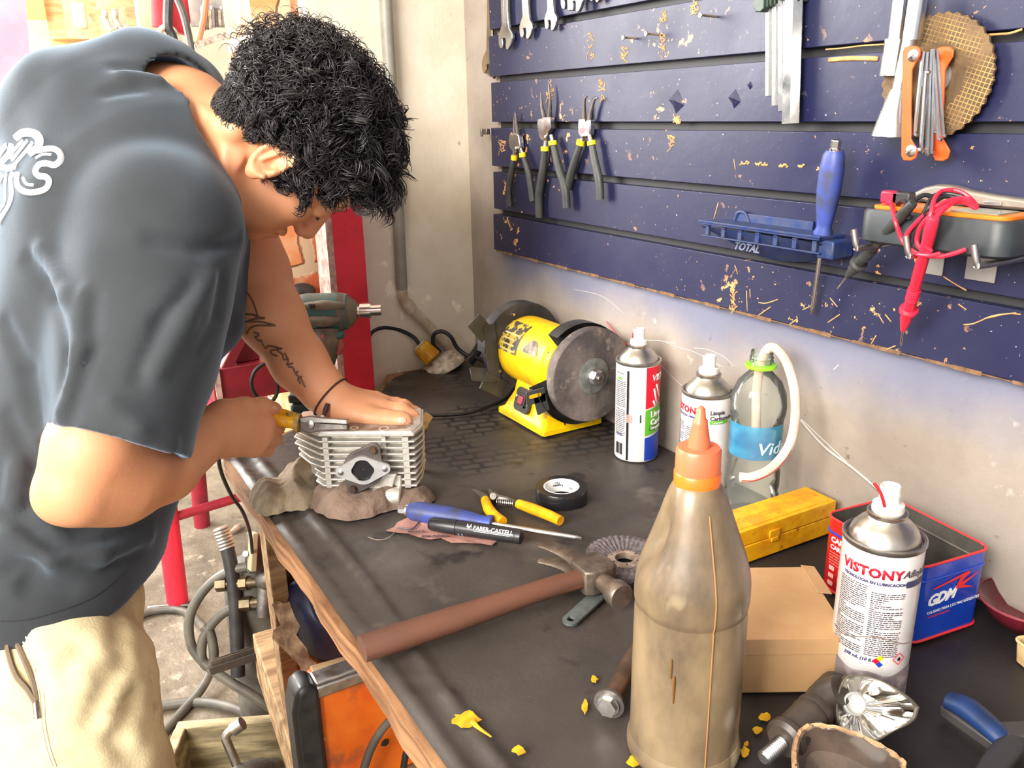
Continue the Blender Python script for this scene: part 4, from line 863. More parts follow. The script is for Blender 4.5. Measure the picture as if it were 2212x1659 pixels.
# flap disc, stamped spanner, bolt, hammer
f_ = bench(1349, 1222)
t = thing('flap_disc', 'grey abrasive flap disc with metal hub beside the hammer head', 'grinding disc', stand(f_[:2]))
FL = mat('grit', srgb(108, 98, 100), srgb(82, 74, 78), 200, .8, bump=.6, bs=500)
n = 72; V = []; rs_ = [(.0445, .004), (.0455, .010), (.0445, .0145), (.036, .0155), (.030, .0125), (.020, .009)]
for r_, z_ in rs_: V += [(r_ * math.cos(2 * PI * j / n), r_ * math.sin(2 * PI * j / n), z_ + (.0010 if j % 2 else -.0006)) for j in range(n)]
F = [(i * n + j, i * n + (j + 1) % n, (i + 1) * n + (j + 1) % n, (i + 1) * n + j) for i in range(len(rs_) - 1) for j in range(n)]
obj('flaps', (np.array(V), F), FL, t, sharp=15)
obj('backing_plate', lathe([(.0112, .0), (.044, .0), (.0445, .004), (.0112, .003)], 48, close=False), BLACKP, t)
hb = obj('hub_ring', lathe([(.0112, .003), (.0112, .0105), (.0125, .011), (.0175, .0105), (.0205, .009)], 40, close=False), mat('hub_metal', srgb(178, 160, 146), srgb(140, 122, 110), 80, .5, m=.3), t)
obj('hub_marks', join(*[xf(box(.003, .0012, .0005), Rz(i * 1.05) @ T(.0155, 0, .0108)) for i in range(6)]), INKK, hb)
a, b_ = B3(1233, 1340, .003), B3(1318, 1262, .004); d = b_ - a
t = thing('stamped_spanner', 'flat grey stamped spanner under the hammer head', 'spanner', frame(a, d, (0, 0, 1)))
L_ = np.linalg.norm(d); w_ = .0085
oo = [(w_ * math.cos(x), w_ * math.sin(x)) for x in np.linspace(PI / 2, 3 * PI / 2, 16)] + [(L_, -w_), (L_, w_)]; hh = [(.004 * math.cos(x), .004 * math.sin(x)) for x in np.linspace(PI / 2, 3 * PI / 2, 16)] + [(.0045, -.004), (.0045, .004)]
V = np.array([(x, y, z) for z in (-.0015, .0015) for x, y in oo] + [(x, y, z) for z in (-.0015, .0015) for x, y in hh]); n = 18; F = []
for i in range(n):
    j = (i + 1) % n; F += [(i, j, n + j, n + i), (n + i, n + j, 3 * n + j, 3 * n + i), (2 * n + i, 3 * n + i, 3 * n + j, 2 * n + j), (i, 2 * n + i, 2 * n + j, j)]
obj('spanner_body', (V, F), mat('grey_steel', srgb(120, 128, 128), srgb(96, 102, 102), 30, .45, m=.5), t)
a, b_ = B3(1316, 1520, .014), B3(1395, 1365, .010)
t = thing('long_bolt', 'long brownish bolt with washer head lying by the oil bottle', 'bolt', T(Vector(a)))
d = (b_ - a) / np.linalg.norm(b_ - a); BM = mat('brown_steel', srgb(118, 92, 74), srgb(84, 66, 56), 30, .4, .55, m=.6)
obj('bolt_shank', rod(a, b_, .0078, .0080, 24), BM, t, True)
obj('washer', rod(a - d * .001, a + d * .003, .0135, .0130, 32), DULL, t, True)
obj('bolt_head', join(rod(a - d * .003, a, .0095, .0095, 32), rod(a - d * .008, a - d * .002, .0082, .0088, 6)), STEEL, t, True)

HM = mat('worn_hammer_steel', srgb(138, 124, 112), srgb(98, 84, 74), 40, .38, .55, m=.75, bump=.2, bs=120)
HH = mat('oily_handle', srgb(112, 72, 54), srgb(72, 50, 42), 10, .42, .6, lo=.3, hi=.75, bump=.25, bs=80, stretch=(.4, 2, 2), spots=[(srgb(150, 86, 56), 12, .58, .15)])
hc_ = B3(1283, 1240, .022); bt = B3(782, 1402, .020); fcx = B3(1380, 1300, .018); cl_ = B3(1188, 1206, .018)
t = thing('claw_hammer', 'old claw hammer with brown handle across the bench edge', 'hammer', T(Vector(hc_)))
hd = (bt - hc_) / np.linalg.norm(bt - hc_); up = np.array([0, 0, 1.0])
pts_ = [hc_ - hd * .012, hc_ + hd * .02, hc_ + (bt - hc_) * .3 + [0, 0, .001], hc_ + (bt - hc_) * .6, hc_ + (bt - hc_) * .88, bt]
obj('handle', tube(pts_, [.0115, .0120, .0125, .0145, .0155, .0145], 20, 8, .82, up), HH, t, True)
fd_ = fcx - hc_; fd_ = fd_ - hd * (fd_ @ hd); fd_[2] = 0; fd_ /= np.linalg.norm(fd_)
M_ = frame(hc_, fd_, (0, 0, 1)); 
obj('cheek', xf(prism([(-.017, -.020), (.013, -.020), (.018, -.012), (.018, .012), (.013, .020), (-.017, .020), (-.021, .012), (-.021, -.012)], .028, -.014), M_), HM, t, True, bevel=.002)
obj('poll', xf(lathe([(.0105, .012), (.0098, .022), (.0105, .032), (.0135, .038), (.0142, .041), (.0142, .050), (.0130, .052)], 28), M_ @ T(0, 0, 0) @ Ry(PI / 2)), HM, t, True)
for s in (-1, 1):
    def cf(u, v, s=s):
        x = -.018 - .052 * u; zc_ = s * (.0065 + .004 * u); hw = .0055 * (1 - .55 * u); yy = -.005 - .020 * u * u * (1 if (M_.col[1][0] * hd[0] + M_.col[1][1] * hd[1]) > 0 else -1) * -1
        a = 2 * PI * v; return (x, yy + .013 * (1 - .25 * u) * math.cos(a) * (1 if u < .92 else .5), zc_ + hw * math.sin(a))
    g_ = grid(cf, 12, 14); obj('claw', xf((g_[0], g_[1] + [tuple(range(12 * 15, 12 * 15 + 14))]), M_), HM, t, True)

# brass fitting, flecks of yellow paint
f_ = bench(905, 935, .0)
pf = P(913, 917, 1.205)
t = thing('brass_fitting', 'small round brass fitting with hex nut behind the engine part', 'fitting', T(Vector(pf)))
obj('ball_end', ball(pf + [-.003, 0, -.004], .0105, 20), BRASS, t, True); obj('hex_nut', rod(pf + [.0, 0, 0], pf + [.012, .002, .012], .0085, .0075, 6), BRASS, t, True, sharp=20)
obj('stem', rod(pf + [-.006, 0, -.013], (pf[0] - .008, pf[1], BZ + .001), .006), BRASS, t, True)
YF = mat('yellow_flake', srgb(214, 168, 24), srgb(180, 130, 20), 60, .5)
fl = [(1008, 1556, 30, 18, 'yellow paint splash on the mat between the bench edge and the oil bottle'), (1122, 1622, 16, 10, 'yellow paint spot near the bottom edge, left of the oil bottle'), (1284, 1468, 8, 8, 'yellow paint fleck above the bolt head'), (1264, 1528, 7, 16, 'yellow paint fleck left of the bolt head'), (1372, 1645, 22, 12, 'yellow flake at the foot of the oil bottle, left side'), (1652, 1549, 13, 9, 'yellow flake right of the oil bottle below the cardboard box'), (1636, 1578, 11, 8, 'yellow flake between two others right of the oil bottle'), (1608, 1626, 12, 12, 'yellow flake at the foot of the oil bottle, right side'), (1612, 1608, 7, 6, 'tiny yellow flake right of the oil bottle foot')]
for i, (x, y, a, b_, lab) in enumerate(fl):
    rs = random.Random(i); k = 11 if a < 25 else 18
    pl_ = [B3(x + a * (.6 + .6 * rs.random()) * math.cos(j / k * 2 * PI), y + b_ * (.6 + .6 * rs.random()) * math.sin(j / k * 2 * PI), .0012) for j in range(k)]
    V = np.array(pl_ + [p + np.array([0, 0, .0009]) for p in pl_]); F = [tuple(range(k))[::-1], tuple(range(k, 2 * k))] + [(j, (j + 1) % k, k + (j + 1) % k, k + j) for j in range(k)]
    solow('paint_flake', (V, F), YF, lab, 'paint flake', B3(x, y, 0), 'yellow paint flakes on the mat')
solow('paint_flake', tube([B3(1020, 1560, .0015), B3(1036, 1574, .0015), B3(1062, 1592, .0015)], [.003, .0016, .0008], 6), YF, 'thin yellow paint drip running from the largest splash', 'paint flake', B3(1040, 1575, 0), 'yellow paint flakes on the mat')
# ================================================================ grinder
GX, GZ = .730, .960
def gaxis(y, dx=0, dz=0): return (GX + dx, y, GZ + dz)
t = thing('bench_grinder', 'yellow bench grinder with black wheel guards beside the wall', 'grinder', T(GX, 1.12, BZ))
Y0, Y1 = 1.190, 1.050         # back and front end of the motor
def ry(prof, n=48, **k): return xf(lathe(prof, n, **k), T(GX, 0, GZ) @ Rx(PI / 2))   # local z -> -y
obj('motor_housing', ry([(.030, -Y0 - .008), (.052, -Y0 - .006), (.0565, -Y0 + .002), (.0575, -Y0 + .010), (.0575, -Y1 - .012), (.0565, -Y1 - .003), (.050, -Y1 + .004), (.030, -Y1 + .006)], 56), YELLOWM, t, True)
obj('rating_plate', xf(grid(lambda u, v: (.0582 * math.cos(PI + .10 - 1.15 * (1 - v) + .18), -(1.12 + .040 * (u - .1) * 1.5 - .0), .0582 * math.sin(PI + .10 - 1.15 * (1 - v) + .18)), 6, 14) if False else
    grid(lambda u, v: (GX + .0581 * math.cos(PI - .15 - 1.0 * v), 1.188 - .058 * u, GZ + .0581 * math.sin(PI - .15 - 1.0 * v)), 8, 14), T(0, 0, 0)), mat('torn_sticker', srgb(56, 54, 50), srgb(190, 160, 40), 70, .5, lo=.50, hi=.54), t, True)
obj('lettering_bars', join(*[grid(lambda u, v, k=k: (GX + .0585 * math.cos(PI - .2 - .16 * k - .05 * v), 1.182 - (.045 - .004 * (k % 3)) * u, GZ + .0585 * math.sin(PI - .2 - .16 * k - .05 * v)), 4, 1) for k in range(4)]), mat('sticker_cream', srgb(200, 180, 120), r=.5), t, True)
dk = .0583
obj('worn_patch', grid(lambda u, v: (GX + dk * math.cos(PI - .35 - .42 * v * math.sin(PI * min(max(u, .02), .98)) ** .5), 1.112 - .040 * u, GZ + dk * math.sin(PI - .35 - .42 * v * math.sin(PI * min(max(u, .02), .98)) ** .5)), 12, 6), mat('bare_patch', srgb(70, 58, 48), srgb(150, 130, 100), 60, .5), t, True)
BG = mat('guard_black', (.022, .022, .022), (.06, .058, .055), 16, .35, .5)
def guard(y, sgn, a0, a1, R_=.080):
    """a drum segment: outer band and side plate; y inner face, sgn -1 toward the viewer"""
    n = 26; an = np.linspace(a0, a1, n); V = []; w_ = .026
    for a in an:
        c_, s_ = math.cos(a), math.sin(a)
        V += [(GX + .030 * c_, y, GZ + .030 * s_), (GX + R_ * c_, y, GZ + R_ * s_), (GX + R_ * c_, y + sgn * w_, GZ + R_ * s_)]
    F = [(i * 3 + k, i * 3 + k + 1, i * 3 + k + 4, i * 3 + k + 3) for i in range(n - 1) for k in range(2)]
    return (np.array(V), F)
# back guard
g1 = obj('rear_guard', join(guard(Y0 + .008, 1, D(-80), D(180), .078), guard(Y0 + .0075, 1, D(180), D(280), .070)), BG, t, True)
obj('spark_shield', join(beam((GX - .072, Y0 + .006, GZ + .030), (GX - .098, Y0 + .006, GZ + .062), .030, .002, (0, 1, 0)), beam((GX - .060, Y0 + .005, GZ - .055), (GX - .070, Y0 + .005, GZ + .05), .022, .002, (0, 1, 0))), BG, g1, True)
obj('tool_rest', join(xf(prism(rrect(.05, .026, .004), .002), T(GX - .082, Y0 + .008, GZ - .038) @ Ry(.25) @ Rx(.9)), beam((GX - .085, Y0 + .002, GZ - .045), (GX - .045, Y0 + .002, GZ - .07), .03, .002, (0, 1, 0))), BG, g1, True)
for a, r_ in ((1.9, .064), (3.75, .062), (.6, .064)): obj('screw', rod((GX + r_ * math.cos(a), Y0 + .008, GZ + r_ * math.sin(a)), (GX + r_ * math.cos(a), Y0 + .003, GZ + r_ * math.sin(a)), .0035, .0025, 12), CHROME, g1, True)
obj('rear_wheel', ry([(.010, -Y0 - .034), (.066, -Y0 - .034), (.067, -Y0 - .032), (.067, -Y0 - .014), (.066, -Y0 - .012), (.010, -Y0 - .012)], 56), FL, t, True)
# front guard and wheel
g2 = obj('front_guard', join(guard(Y1 - .004, -1, D(0), D(128), .078), guard(Y1 - .0045, -1, D(-58), D(0), .0795), guard(Y1 - .0047, -1, D(-168), D(-58), .0865)), BG, t, True)
obj('rest_bracket', join(xf(prism(rrect(.034, .022, .002), .002), T(GX - .086, Y1 - .026, GZ - .026) @ Rx(PI / 2) @ Rz(.05)), xf(prism(rrect(.022, .030, .002), .002), T(GX - .076, Y1 - .026, GZ - .040) @ Rx(PI / 2) @ Rz(.25))), BG, g2, True)
obj('slot', xf(prism(rrect(.022, .006, .003), .0006), T(GX - .088, Y1 - .0282, GZ - .024) @ Rx(PI / 2) @ Rz(.05)), YELLOWM, g2, True)
for a, r_ in ((1.95, .073), (-2.35, .082)): obj('rivet', rod((GX + r_ * math.cos(a), Y1 - .004, GZ + r_ * math.sin(a)), (GX + r_ * math.cos(a), Y1 - .007, GZ + r_ * math.sin(a)), .003, .003, 14), YELLOWM, g2, True)
YW = .993
WH = mat('wheel_stone', srgb(122, 110, 104), srgb(74, 67, 66), 11, .85, bump=.5, bs=200, spots=[(srgb(138, 122, 112), 30, .58, .1)])
wl = obj('grinding_wheel', ry([(.010, -YW - .020), (.072, -YW - .020), (.0745, -YW - .017), (.0750, -YW - .003), (.0735, -YW), (.060, -YW + .0004), (.010, -YW + .0008)], 72), WH, t, True)
# keep the wheel close to the guard
obj('wheel_flange', ry([(.010, -YW), (.028, -YW), (.0285, -YW + .002), (.020, -YW + .004), (.010, -YW + .0042)], 48), mat('flange_blue_grey', srgb(140, 142, 136), srgb(108, 112, 108), 60, .45, m=.5), t, True)
nu = obj('arbor_nut', join(ry([(.0135, -YW + .003), (.0135, -YW + .0075)], 24), ry([(.0120, -YW + .006), (.0120, -YW + .013), (.010, -YW + .0150)], 6)), CHROME, t, True, sharp=25)
obj('shaft_end', ry([(.0052, -YW + .0), (.0052, -YW + .018), (.004, -YW + .0195), (.0001, -YW + .0195)], 20), DULL, nu, True)
obj('arbor', ry([(.014, -Y1 - .01), (.014, -YW - .01)], 20), DULL, t, True)
# base
by0, by1 = 1.205, 1.045; bx0, bx1 = GX - .062, GX + .062
def loft(ring_list):
    n = len(ring_list[0]); V = np.concatenate([np.array(r_, float) for r_ in ring_list]); F = [(i * n + j, i * n + (j + 1) % n, (i + 1) * n + (j + 1) % n, (i + 1) * n + j) for i in range(len(ring_list) - 1) for j in range(n)]
    F += [tuple(range(n))[::-1], tuple((len(ring_list) - 1) * n + j for j in range(n))]; return (V, F)
rg = lambda wx, wy, z, r_, cx_=0: [(GX + cx_ + x, 1.118 + y, z) for x, y in rrect(wx, wy, r_, 4)]
obj('base', loft([rg(.118, .148, BZ + .001, .006), rg(.118, .148, BZ + .009, .006), rg(.106, .132, BZ + .014, .010), rg(.090, .096, BZ + .045, .014), rg(.080, .086, BZ + .075, .014)]), YELLOWM, t, True)
# switch plate on the side facing the person
sx_, sz_ = GX - .048, BZ + .040
Ms = T(sx_ - .002, 1.118, sz_) @ Ry(-D(72)) @ Rz(PI / 2)
sw = obj('switch_plate', xf(prism(rrect(.046, .040, .009), .004, -.001), Ms), mat('switch_black', srgb(58, 48, 48), srgb(40, 36, 36), 40, .4), t, True, bevel=.001)
obj('switch_rocker', xf(box(.014, .014, .007, (0, 0, .005)), Ms), mat('rocker_red', srgb(150, 60, 66), r=.35), sw, True, bevel=.001)
obj('rocker_bezel', xf(join(box(.022, .003, .003, (0, .0095, .0045)), box(.022, .003, .003, (0, -.0095, .0045)), box(.003, .022, .003, (.0095, 0, .0045)), box(.003, .022, .003, (-.0095, 0, .0045))), Ms), BLACKP, sw, True)
for s in (-1, 1): obj('screw', xf(lathe([(.0028, .003), (.0028, .0045), (.0001, .005)], 12), Ms @ T(s * .018, -s * .003, 0)), CHROME, sw, True)

CABLE = mat('black_cable', srgb(28, 28, 30), r=.45)
def Bp(px, py, h): return np.array(bench(px, py, h))
solow('grinder_cable', tube([Bp(1112, 838, .012), Bp(1090, 862, .004), Bp(1050, 880, .004), Bp(1005, 893, .004), Bp(940, 897, .004), Bp(870, 893, .004), Bp(800, 888, .004)], .0030, 10, 8), CABLE, 'black cable running over the mat from the grinder', 'cable', Bp(1000, 893, 0))

# lamp holder with yellow plug
dc = P(957, 786, 1.71); nrm = RC @ np.array([-.40, .86, .30]); nrm /= np.linalg.norm(nrm)
t = thing('white_socket', 'dusty white round socket base lying tilted on the mat', 'socket', T(Vector(dc)))
DW = mat('dusty_white', srgb(215, 205, 190), srgb(160, 146, 126), 60, .6)
Mq = Matrix.Identity(4); q_ = Vector((0, 0, 1)).rotation_difference(Vector(nrm)).to_matrix().to_4x4(); Mq = T(Vector(dc)) @ q_
obj('socket_disc', xf(lathe([(.044, -.010), (.047, -.008), (.047, .001), (.044, .005), (.030, .008), (.001, .009)], 40), Mq), DW, t, True)
obj('socket_boss', xf(lathe([(.026, .006), (.024, .016), (.001, .017)], 30), Mq @ T(.004, 0, 0)), DW, t, True)
pl0 = P(936, 776, 1.70); pl1 = P(908, 748, 1.70)
t = thing('yellow_plug', 'yellow ribbed plug joined to the white socket', 'plug', T(Vector((pl0 + pl1) / 2)))
V, F = lathe_on(pl0, pl1, [(.014, 0), (.0185, .05), (.0185, .62), (.0190, .64), (.0190, .95), (.015, 1.0)], 40)
PLY = mat('plug_yellow', srgb(224, 170, 40), srgb(200, 140, 30), 30, .4); obj('plug_body', (V, F), PLY, t, True)
ax_ = (pl1 - pl0) / np.linalg.norm(pl1 - pl0); s1 = np.cross(ax_, [0, 0, 1]); s1 /= np.linalg.norm(s1); s2 = np.cross(ax_, s1); L_ = np.linalg.norm(pl1 - pl0)
obj('plug_ribs', join(*[beam(pl0 + ax_ * L_ * .05 + (s1 * math.cos(a) + s2 * math.sin(a)) * .0187, pl0 + ax_ * L_ * .60 + (s1 * math.cos(a) + s2 * math.sin(a)) * .0187, .0018, .0018, tuple(s1 + .01)) for a in np.arange(0, 2 * PI, .35)]), PLY, t, True)
obj('plug_collar', lathe_on(pl0 + ax_ * L_ * .97, pl1 + ax_ * .004, [(.015, 0), (.013, .9), (.006, 1)], 24), DW, t, True)
solow('plug_cable', tube([pl1, P(893, 728, 1.70), P(860, 712, 1.69), P(825, 708, 1.67), P(800, 722, 1.66), P(791, 760, 1.655), P(793, 810, 1.65), P(798, 845, 1.65)], .0040, 10, 8), CABLE, 'black cable arching left from the yellow plug', 'cable', pl1)
solow('looped_cable', tube([P(950, 760, 1.715), P(936, 742, 1.70), P(938, 722, 1.69), P(956, 716, 1.69), P(974, 728, 1.69), P(988, 752, 1.70), P(1010, 768, 1.70), P(1035, 775, 1.69), P(1060, 790, 1.66)], .0042, 10, 8), CABLE, 'black cable looping over the pipe toward the grinder', 'cable', P(960, 720, 1.69))
t = thing('black_tube', 'crumpled black plastic tube end in the wall corner', 'tube', T(Vector(Bp(1035, 775, 0))))
obj('tube_body', tube([P(1012, 782, 1.70), P(1024, 768, 1.70), P(1036, 750, 1.70), P(1042, 738, 1.70)], [.012, .010, .010, .008], 10, 4), TAPE, t, True, sharp=20)

# white pipe on the back wall
yp = YB - .012
def wp(px, py, o=0): return np.array(at(px, py, 1, yp - o))
t = thing('conduit_pipe', 'grey and white conduit pipe down the back wall, bent at its foot', 'pipe', T(Vector(wp(868, 640))))
PG = mat('pipe_grey', srgb(150, 146, 136), srgb(130, 126, 116), 10, .45); PW = mat('pipe_white', srgb(212, 200, 182), srgb(180, 160, 136), 30, .4)
obj('pipe_upper', tube([wp(828, -120), wp(836, 60), wp(856, 380), wp(868, 625)], .0115, 20, 3), PG, t, True)
obj('pipe_lower', tube([wp(868, 620), wp(871, 645), wp(882, 662), wp(905, 684), wp(950, 730), wp(985, 764, .004), wp(995, 773, .005)], .0105, 20, 6), PW, t, True)
obj('coupling', tube([wp(878, 655), wp(888, 668)], .0128, 20, 1), PW, t, True)
obj('pipe_end', tube([wp(974, 752, .003), wp(992, 770, .005)], .0125, 20, 1), PW, t, True)

# ================================================================ engine part on rags
EA = np.array([.297, 1.008]); eang = D(-33)
EH = .018
t = thing('engine_cylinder', 'finned silver engine cylinder with port flange, held on the bench', 'engine part', stand(EA, eang, EH))
AL = mat('cast_aluminium', (.74, .71, .65), (.60, .57, .51), 40, .42, .55, m=.72, bump=.3, bs=250)
AL2 = mat('machined_aluminium', (.82, .82, .81), (.72, .72, .71), 60, .35, m=.75)
W0, HT = .126, .082
NF = 9
def plan(k, grow=0):
    g_ = grow
    if k >= 5: return [(0 - g_, 0 - g_), (W0 + g_, 0 - g_), (W0 + .008 + g_, .03), (W0 + g_, .092 + g_), (.0, .098 + g_), (-.044 - g_, .080), (-.046 - g_, .040)]
    if k >= 3: return [(0 - g_, 0 - g_), (W0 + g_, 0 - g_), (W0 + .006 + g_, .03), (W0 + g_, .09 + g_), (.0, .095 + g_), (-.040 - g_, .078), (-.043 - g_, .044), (-.018, .012)]
    return [(0 - g_, -g_), (W0 + g_, 0 - g_), (W0 + .004 + g_, .03), (W0 + g_, .09 + g_), (.01, .09 + g_), (-.012 - g_, .06), (-.014 - g_, .015)]
for k in range(NF):
    z = .006 + k * (HT - .010) / (NF - 1)
    obj('cooling_fin', prism(plan(k if k < NF - 1 else 8), .0030 if k < NF - 1 else .0050, z), AL, t, bevel=.001)
obj('barrel', join(prism([(.012, .012), (W0 - .012, .012), (W0 - .010, .080), (.005, .086), (-.026, .070), (-.028, .046)], HT - .012, .006), box(.007, .012, HT - .010, (.008, .006, HT / 2)), box(.008, .012, HT - .010, (W0 - .012, .006, HT / 2)), box(.005, .01, HT * .5, (.085, .008, HT * .72))), AL, t)
tb = obj('top_face', prism([(x * .97 + .001, y * .97 + .0015) for x, y in plan(8)], .003, HT), AL2, t, bevel=.0008)
obj('top_gasket', prism([(.01, .006), (.06, .004), (.112, .010), (.122, .028), (.10, .05), (.04, .055), (.0, .05), (-.02, .04), (-.008, .018)], .0008, HT + .003), mat('gasket_brown', srgb(120, 96, 80), srgb(160, 140, 124), 50, .5), tb)
obj('bore_rim', join(*[xf(lathe([(r_, 0), (r_, .0008), (r_ - .002, .0008), (r_ - .002, 0)], 20), T(x, y, HT + .0032)) for x, y, r_ in ((.045, .012, .006), (.085, .010, .007), (.11, .04, .006))]), AL2, tb)
# port: carburettor flange proud of the fins
pc = (.060, -.014, .040)
Mp = T(pc) @ Rz(D(4)) @ Rx(PI / 2)          # local z toward the viewer
def diamond(L_, w_, r_, e_, rot, n=10):
    """two lobes of radius e_ at +-L_ and a round middle of radius r_"""
    P_ = []
    for s in (0, PI):
        for a in np.linspace(-1.05, 1.05, n): P_.append((math.cos(s) * L_ + e_ * math.cos(s + a), math.sin(s) * L_ + e_ * math.sin(s + a)))
        for a in np.linspace(PI / 2 - .55, PI / 2 + .55, n): P_.append((r_ * math.cos(s + a), r_ * math.sin(s + a)))
    return [(x * math.cos(rot) - y * math.sin(rot), x * math.sin(rot) + y * math.cos(rot)) for x, y in P_]
ins = obj('insulator_flange', xf(prism(diamond(.031, 0, .0265, .0085, D(61)), .006, -.001), Mp), mat('phenolic_grey', srgb(96, 88, 84), srgb(72, 66, 64), 30, .5), t, bevel=.001)
fl_ = diamond(.0285, 0, .0195, .0070, D(3)); n = len(fl_); hole = [(.0148 * math.cos(math.atan2(y, x)), .0148 * math.sin(math.atan2(y, x))) for x, y in fl_]
V = np.array([(x, y, z) for z in (.005, .0095) for x, y in fl_] + [(x, y, z) for z in (.005, .0095) for x, y in hole])
F = []
for i in range(n):
    j = (i + 1) % n; F += [(i, j, n + j, n + i), (n + i, n + j, 3 * n + j, 3 * n + i), (2 * n + i, 3 * n + i, 3 * n + j, 2 * n + j)]
obj('port_flange', xf((V, F), Mp), AL2, t)
obj('port_bore', xf(lathe([(.0149, .0092), (.0147, .0054), (.001, .0053)], 40, close=False), Mp @ T(0, 0, 0)), mat('bore_black', (.012, .012, .013), r=.35), t)
for a, d_ in ((61, .031), (241, .031)):
    x, y = d_ * math.cos(D(a)), d_ * math.sin(D(a))
    obj('flange_bolt', xf(join(lathe([(.0055, .0045), (.0055, .006)], 20), lathe([(.0046, .006), (.0046, .0095), (.004, .0105)], 6)), Mp @ T(x, y, 0)), BM, ins, sharp=25)
for a, d_ in ((3, .0285), (183, .0285)): obj('stud', xf(lathe([(.0032, .009), (.0032, .0118), (.002, .0125), (.0001, .0125)], 14), Mp @ T(d_ * math.cos(D(a)), d_ * math.sin(D(a)), 0)), STEEL, t)
obj('port_neck', xf(lathe([(.021, -.020), (.0185, .0)], 30), Mp), AL, t)
# tensioner boss low on the right
Mb = T(.072, -.004, -.002)
obj('tensioner_boss', join(xf(lathe([(.0115, 0), (.0125, .002), (.0125, .036), (.0115, .038)], 24), Mb @ T(-.004, -.004, -.002) @ Ry(PI / 2)), box(.036, .016, .026, (.088, .006, .010)), xf(prism([(0, 0), (.032, 0), (.040, .022), (.006, .022)], .012), T(.062, .004, .006) @ Rx(PI / 2))), AL, t, bevel=.002)
obj('bolt_hole', xf(lathe([(.0045, 0), (.004, .004)], 14), T(.067, -.008, -.004) @ Ry(-PI / 2)), DULL, t)

def cloth_lump(cx_, cy_, rx_, ry_, hz, seed, rot=0, n=110, folds=5, amp=.25, edge=.12):
    rs = random.Random(seed); ph_ = [rs.uniform(0, 6) for _ in range(12)]
    def fn(u, v):
        a = 2 * PI * u; s = v ** .8
        e_ = 1 + edge * math.sin(3 * a + ph_[0]) + edge * .6 * math.sin(5 * a + ph_[1]) + .02 * math.sin(19 * a + ph_[2])
        x = rx_ * s * e_ * math.cos(a); y = ry_ * s * e_ * math.sin(a)
        z = hz * (1 - s ** 4) ** .7
        w = folds * x / rx_ + 1.6 * math.sin(2.1 * y / ry_ + ph_[3]) + .8 * math.sin(3 * x / rx_ + ph_[4])
        f = (.5 + .5 * math.sin(w * 1.6 + ph_[5])) ** .8 * .65 + .35 * (.5 + .5 * math.sin(2.7 * (y / ry_) * 2 + 1.5 * math.sin(3 * x / rx_) + ph_[6]))
        z *= 1 - amp * f; z += .0009 * math.sin(x * 300 + 3 * math.sin(y * 120)) * (1 - s); z = max(z, .0004)
        c_, q = math.cos(rot), math.sin(rot); return (cx_ + x * c_ - y * q, cy_ + x * q + y * c_, BZ + .001 + z * (1 if v < 1 else 0))
    return grid(lambda u, v: fn(u, v), n, 40)
RAG1 = mat('brown_rag', srgb(134, 112, 98), srgb(104, 86, 74), 14, .9, bump=4, bs=45)
RAG2 = mat('khaki_rag', srgb(156, 140, 116), srgb(122, 107, 88), 12, .9, bump=4, bs=38)
solow('rag', cloth_lump(.352, .992, .082, .062, .034, 3, D(-33), folds=7, amp=.42), RAG1, 'crumpled brown rag squashed under the silver engine cylinder', 'rag', (.352, .992, BZ))
def draped(u, v):
    a = -1.0 + 4.0 * u; return (0, 0, 0)
g1_ = cloth_lump(.272, 1.070, .048, .080, .034, 12, D(-35), folds=2.6, amp=.60, edge=.12)
solow('rag', g1_, RAG2, 'khaki folded rag heaped left of the silver engine cylinder', 'rag', (.272, 1.085, BZ))

# ================================================================ near right corner
a, b_ = B3(1690, 1602, .022), B3(1812, 1492, .026)
t = thing('indicator_lamp', 'dark indicator lamp with rubber stem and chrome reflector', 'lamp', T(Vector(a)))
STM = mat('stem_rubber', srgb(72, 62, 54), srgb(52, 46, 42), 20, .42)
d = (b_ - a) / np.linalg.norm(b_ - a)
obj('stem', lathe_on(a, b_, [(.013, 0), (.0165, .04), (.0165, .10), (.0145, .12), (.0150, .40), (.0160, .46), (.0145, .50), (.0162, .56), (.0148, .62), (.0165, .72), (.0175, 1.0)], 28), STM, t, True)
obj('stud', lathe_on(a - d * .026, a + d * .01, [(.0042, 0)] + [(.0050 if i % 2 else .0062, .05 + .6 * i / 18) for i in range(19)] + [(.0062, 1)], 14), STEEL, t, True)
hc0 = B3(1885, 1532, .034)
ld = np.array(CAM) - hc0; ld[2] *= .35; ld /= np.linalg.norm(ld); sd_ = np.array([.80, -.60, .0]); 
Ml = frame(hc0, sd_, ld + np.array([.15, 0, .35]))
oval = [(.040, .004), (.030, .014), (.008, .026), (-.014, .030), (-.026, .024), (-.033, .006), (-.033, -.014), (-.024, -.028), (-.006, -.030), (.016, -.018), (.034, -.008)]
ov = [tuple(p[:2]) for p in smooth_path([(x, y, 0) for x, y in oval + [oval[0]]], 5)[:-1]]
n = len(ov); V = []; Ml = Ml @ Sc(.84)
st = [(1.03, .0), (1.04, .004), (1.0, .005), (.96, .003), (.80, -.006), (.5, -.014), (.12, -.018)]
for s, z in st: V += [(x * s - (.01 * (1 - s)), y * s, z) for x, y in ov]
RF = mat('reflector', (.85, .83, .78), r=.10, m=1)
F = [(i * n + j, i * n + (j + 1) % n, (i + 1) * n + (j + 1) % n, (i + 1) * n + j) for i in range(3, len(st) - 1) for j in range(n)]
V = np.array(V); an = np.arctan2(V[:, 1], V[:, 0]); V[:, 2] += np.where(V[:, 2] < -.004, .0014 * np.sign(np.sin(an * 14)), 0)
rf = obj('reflector_bowl', xf((V, F), Ml), RF, t, True, sharp=25)
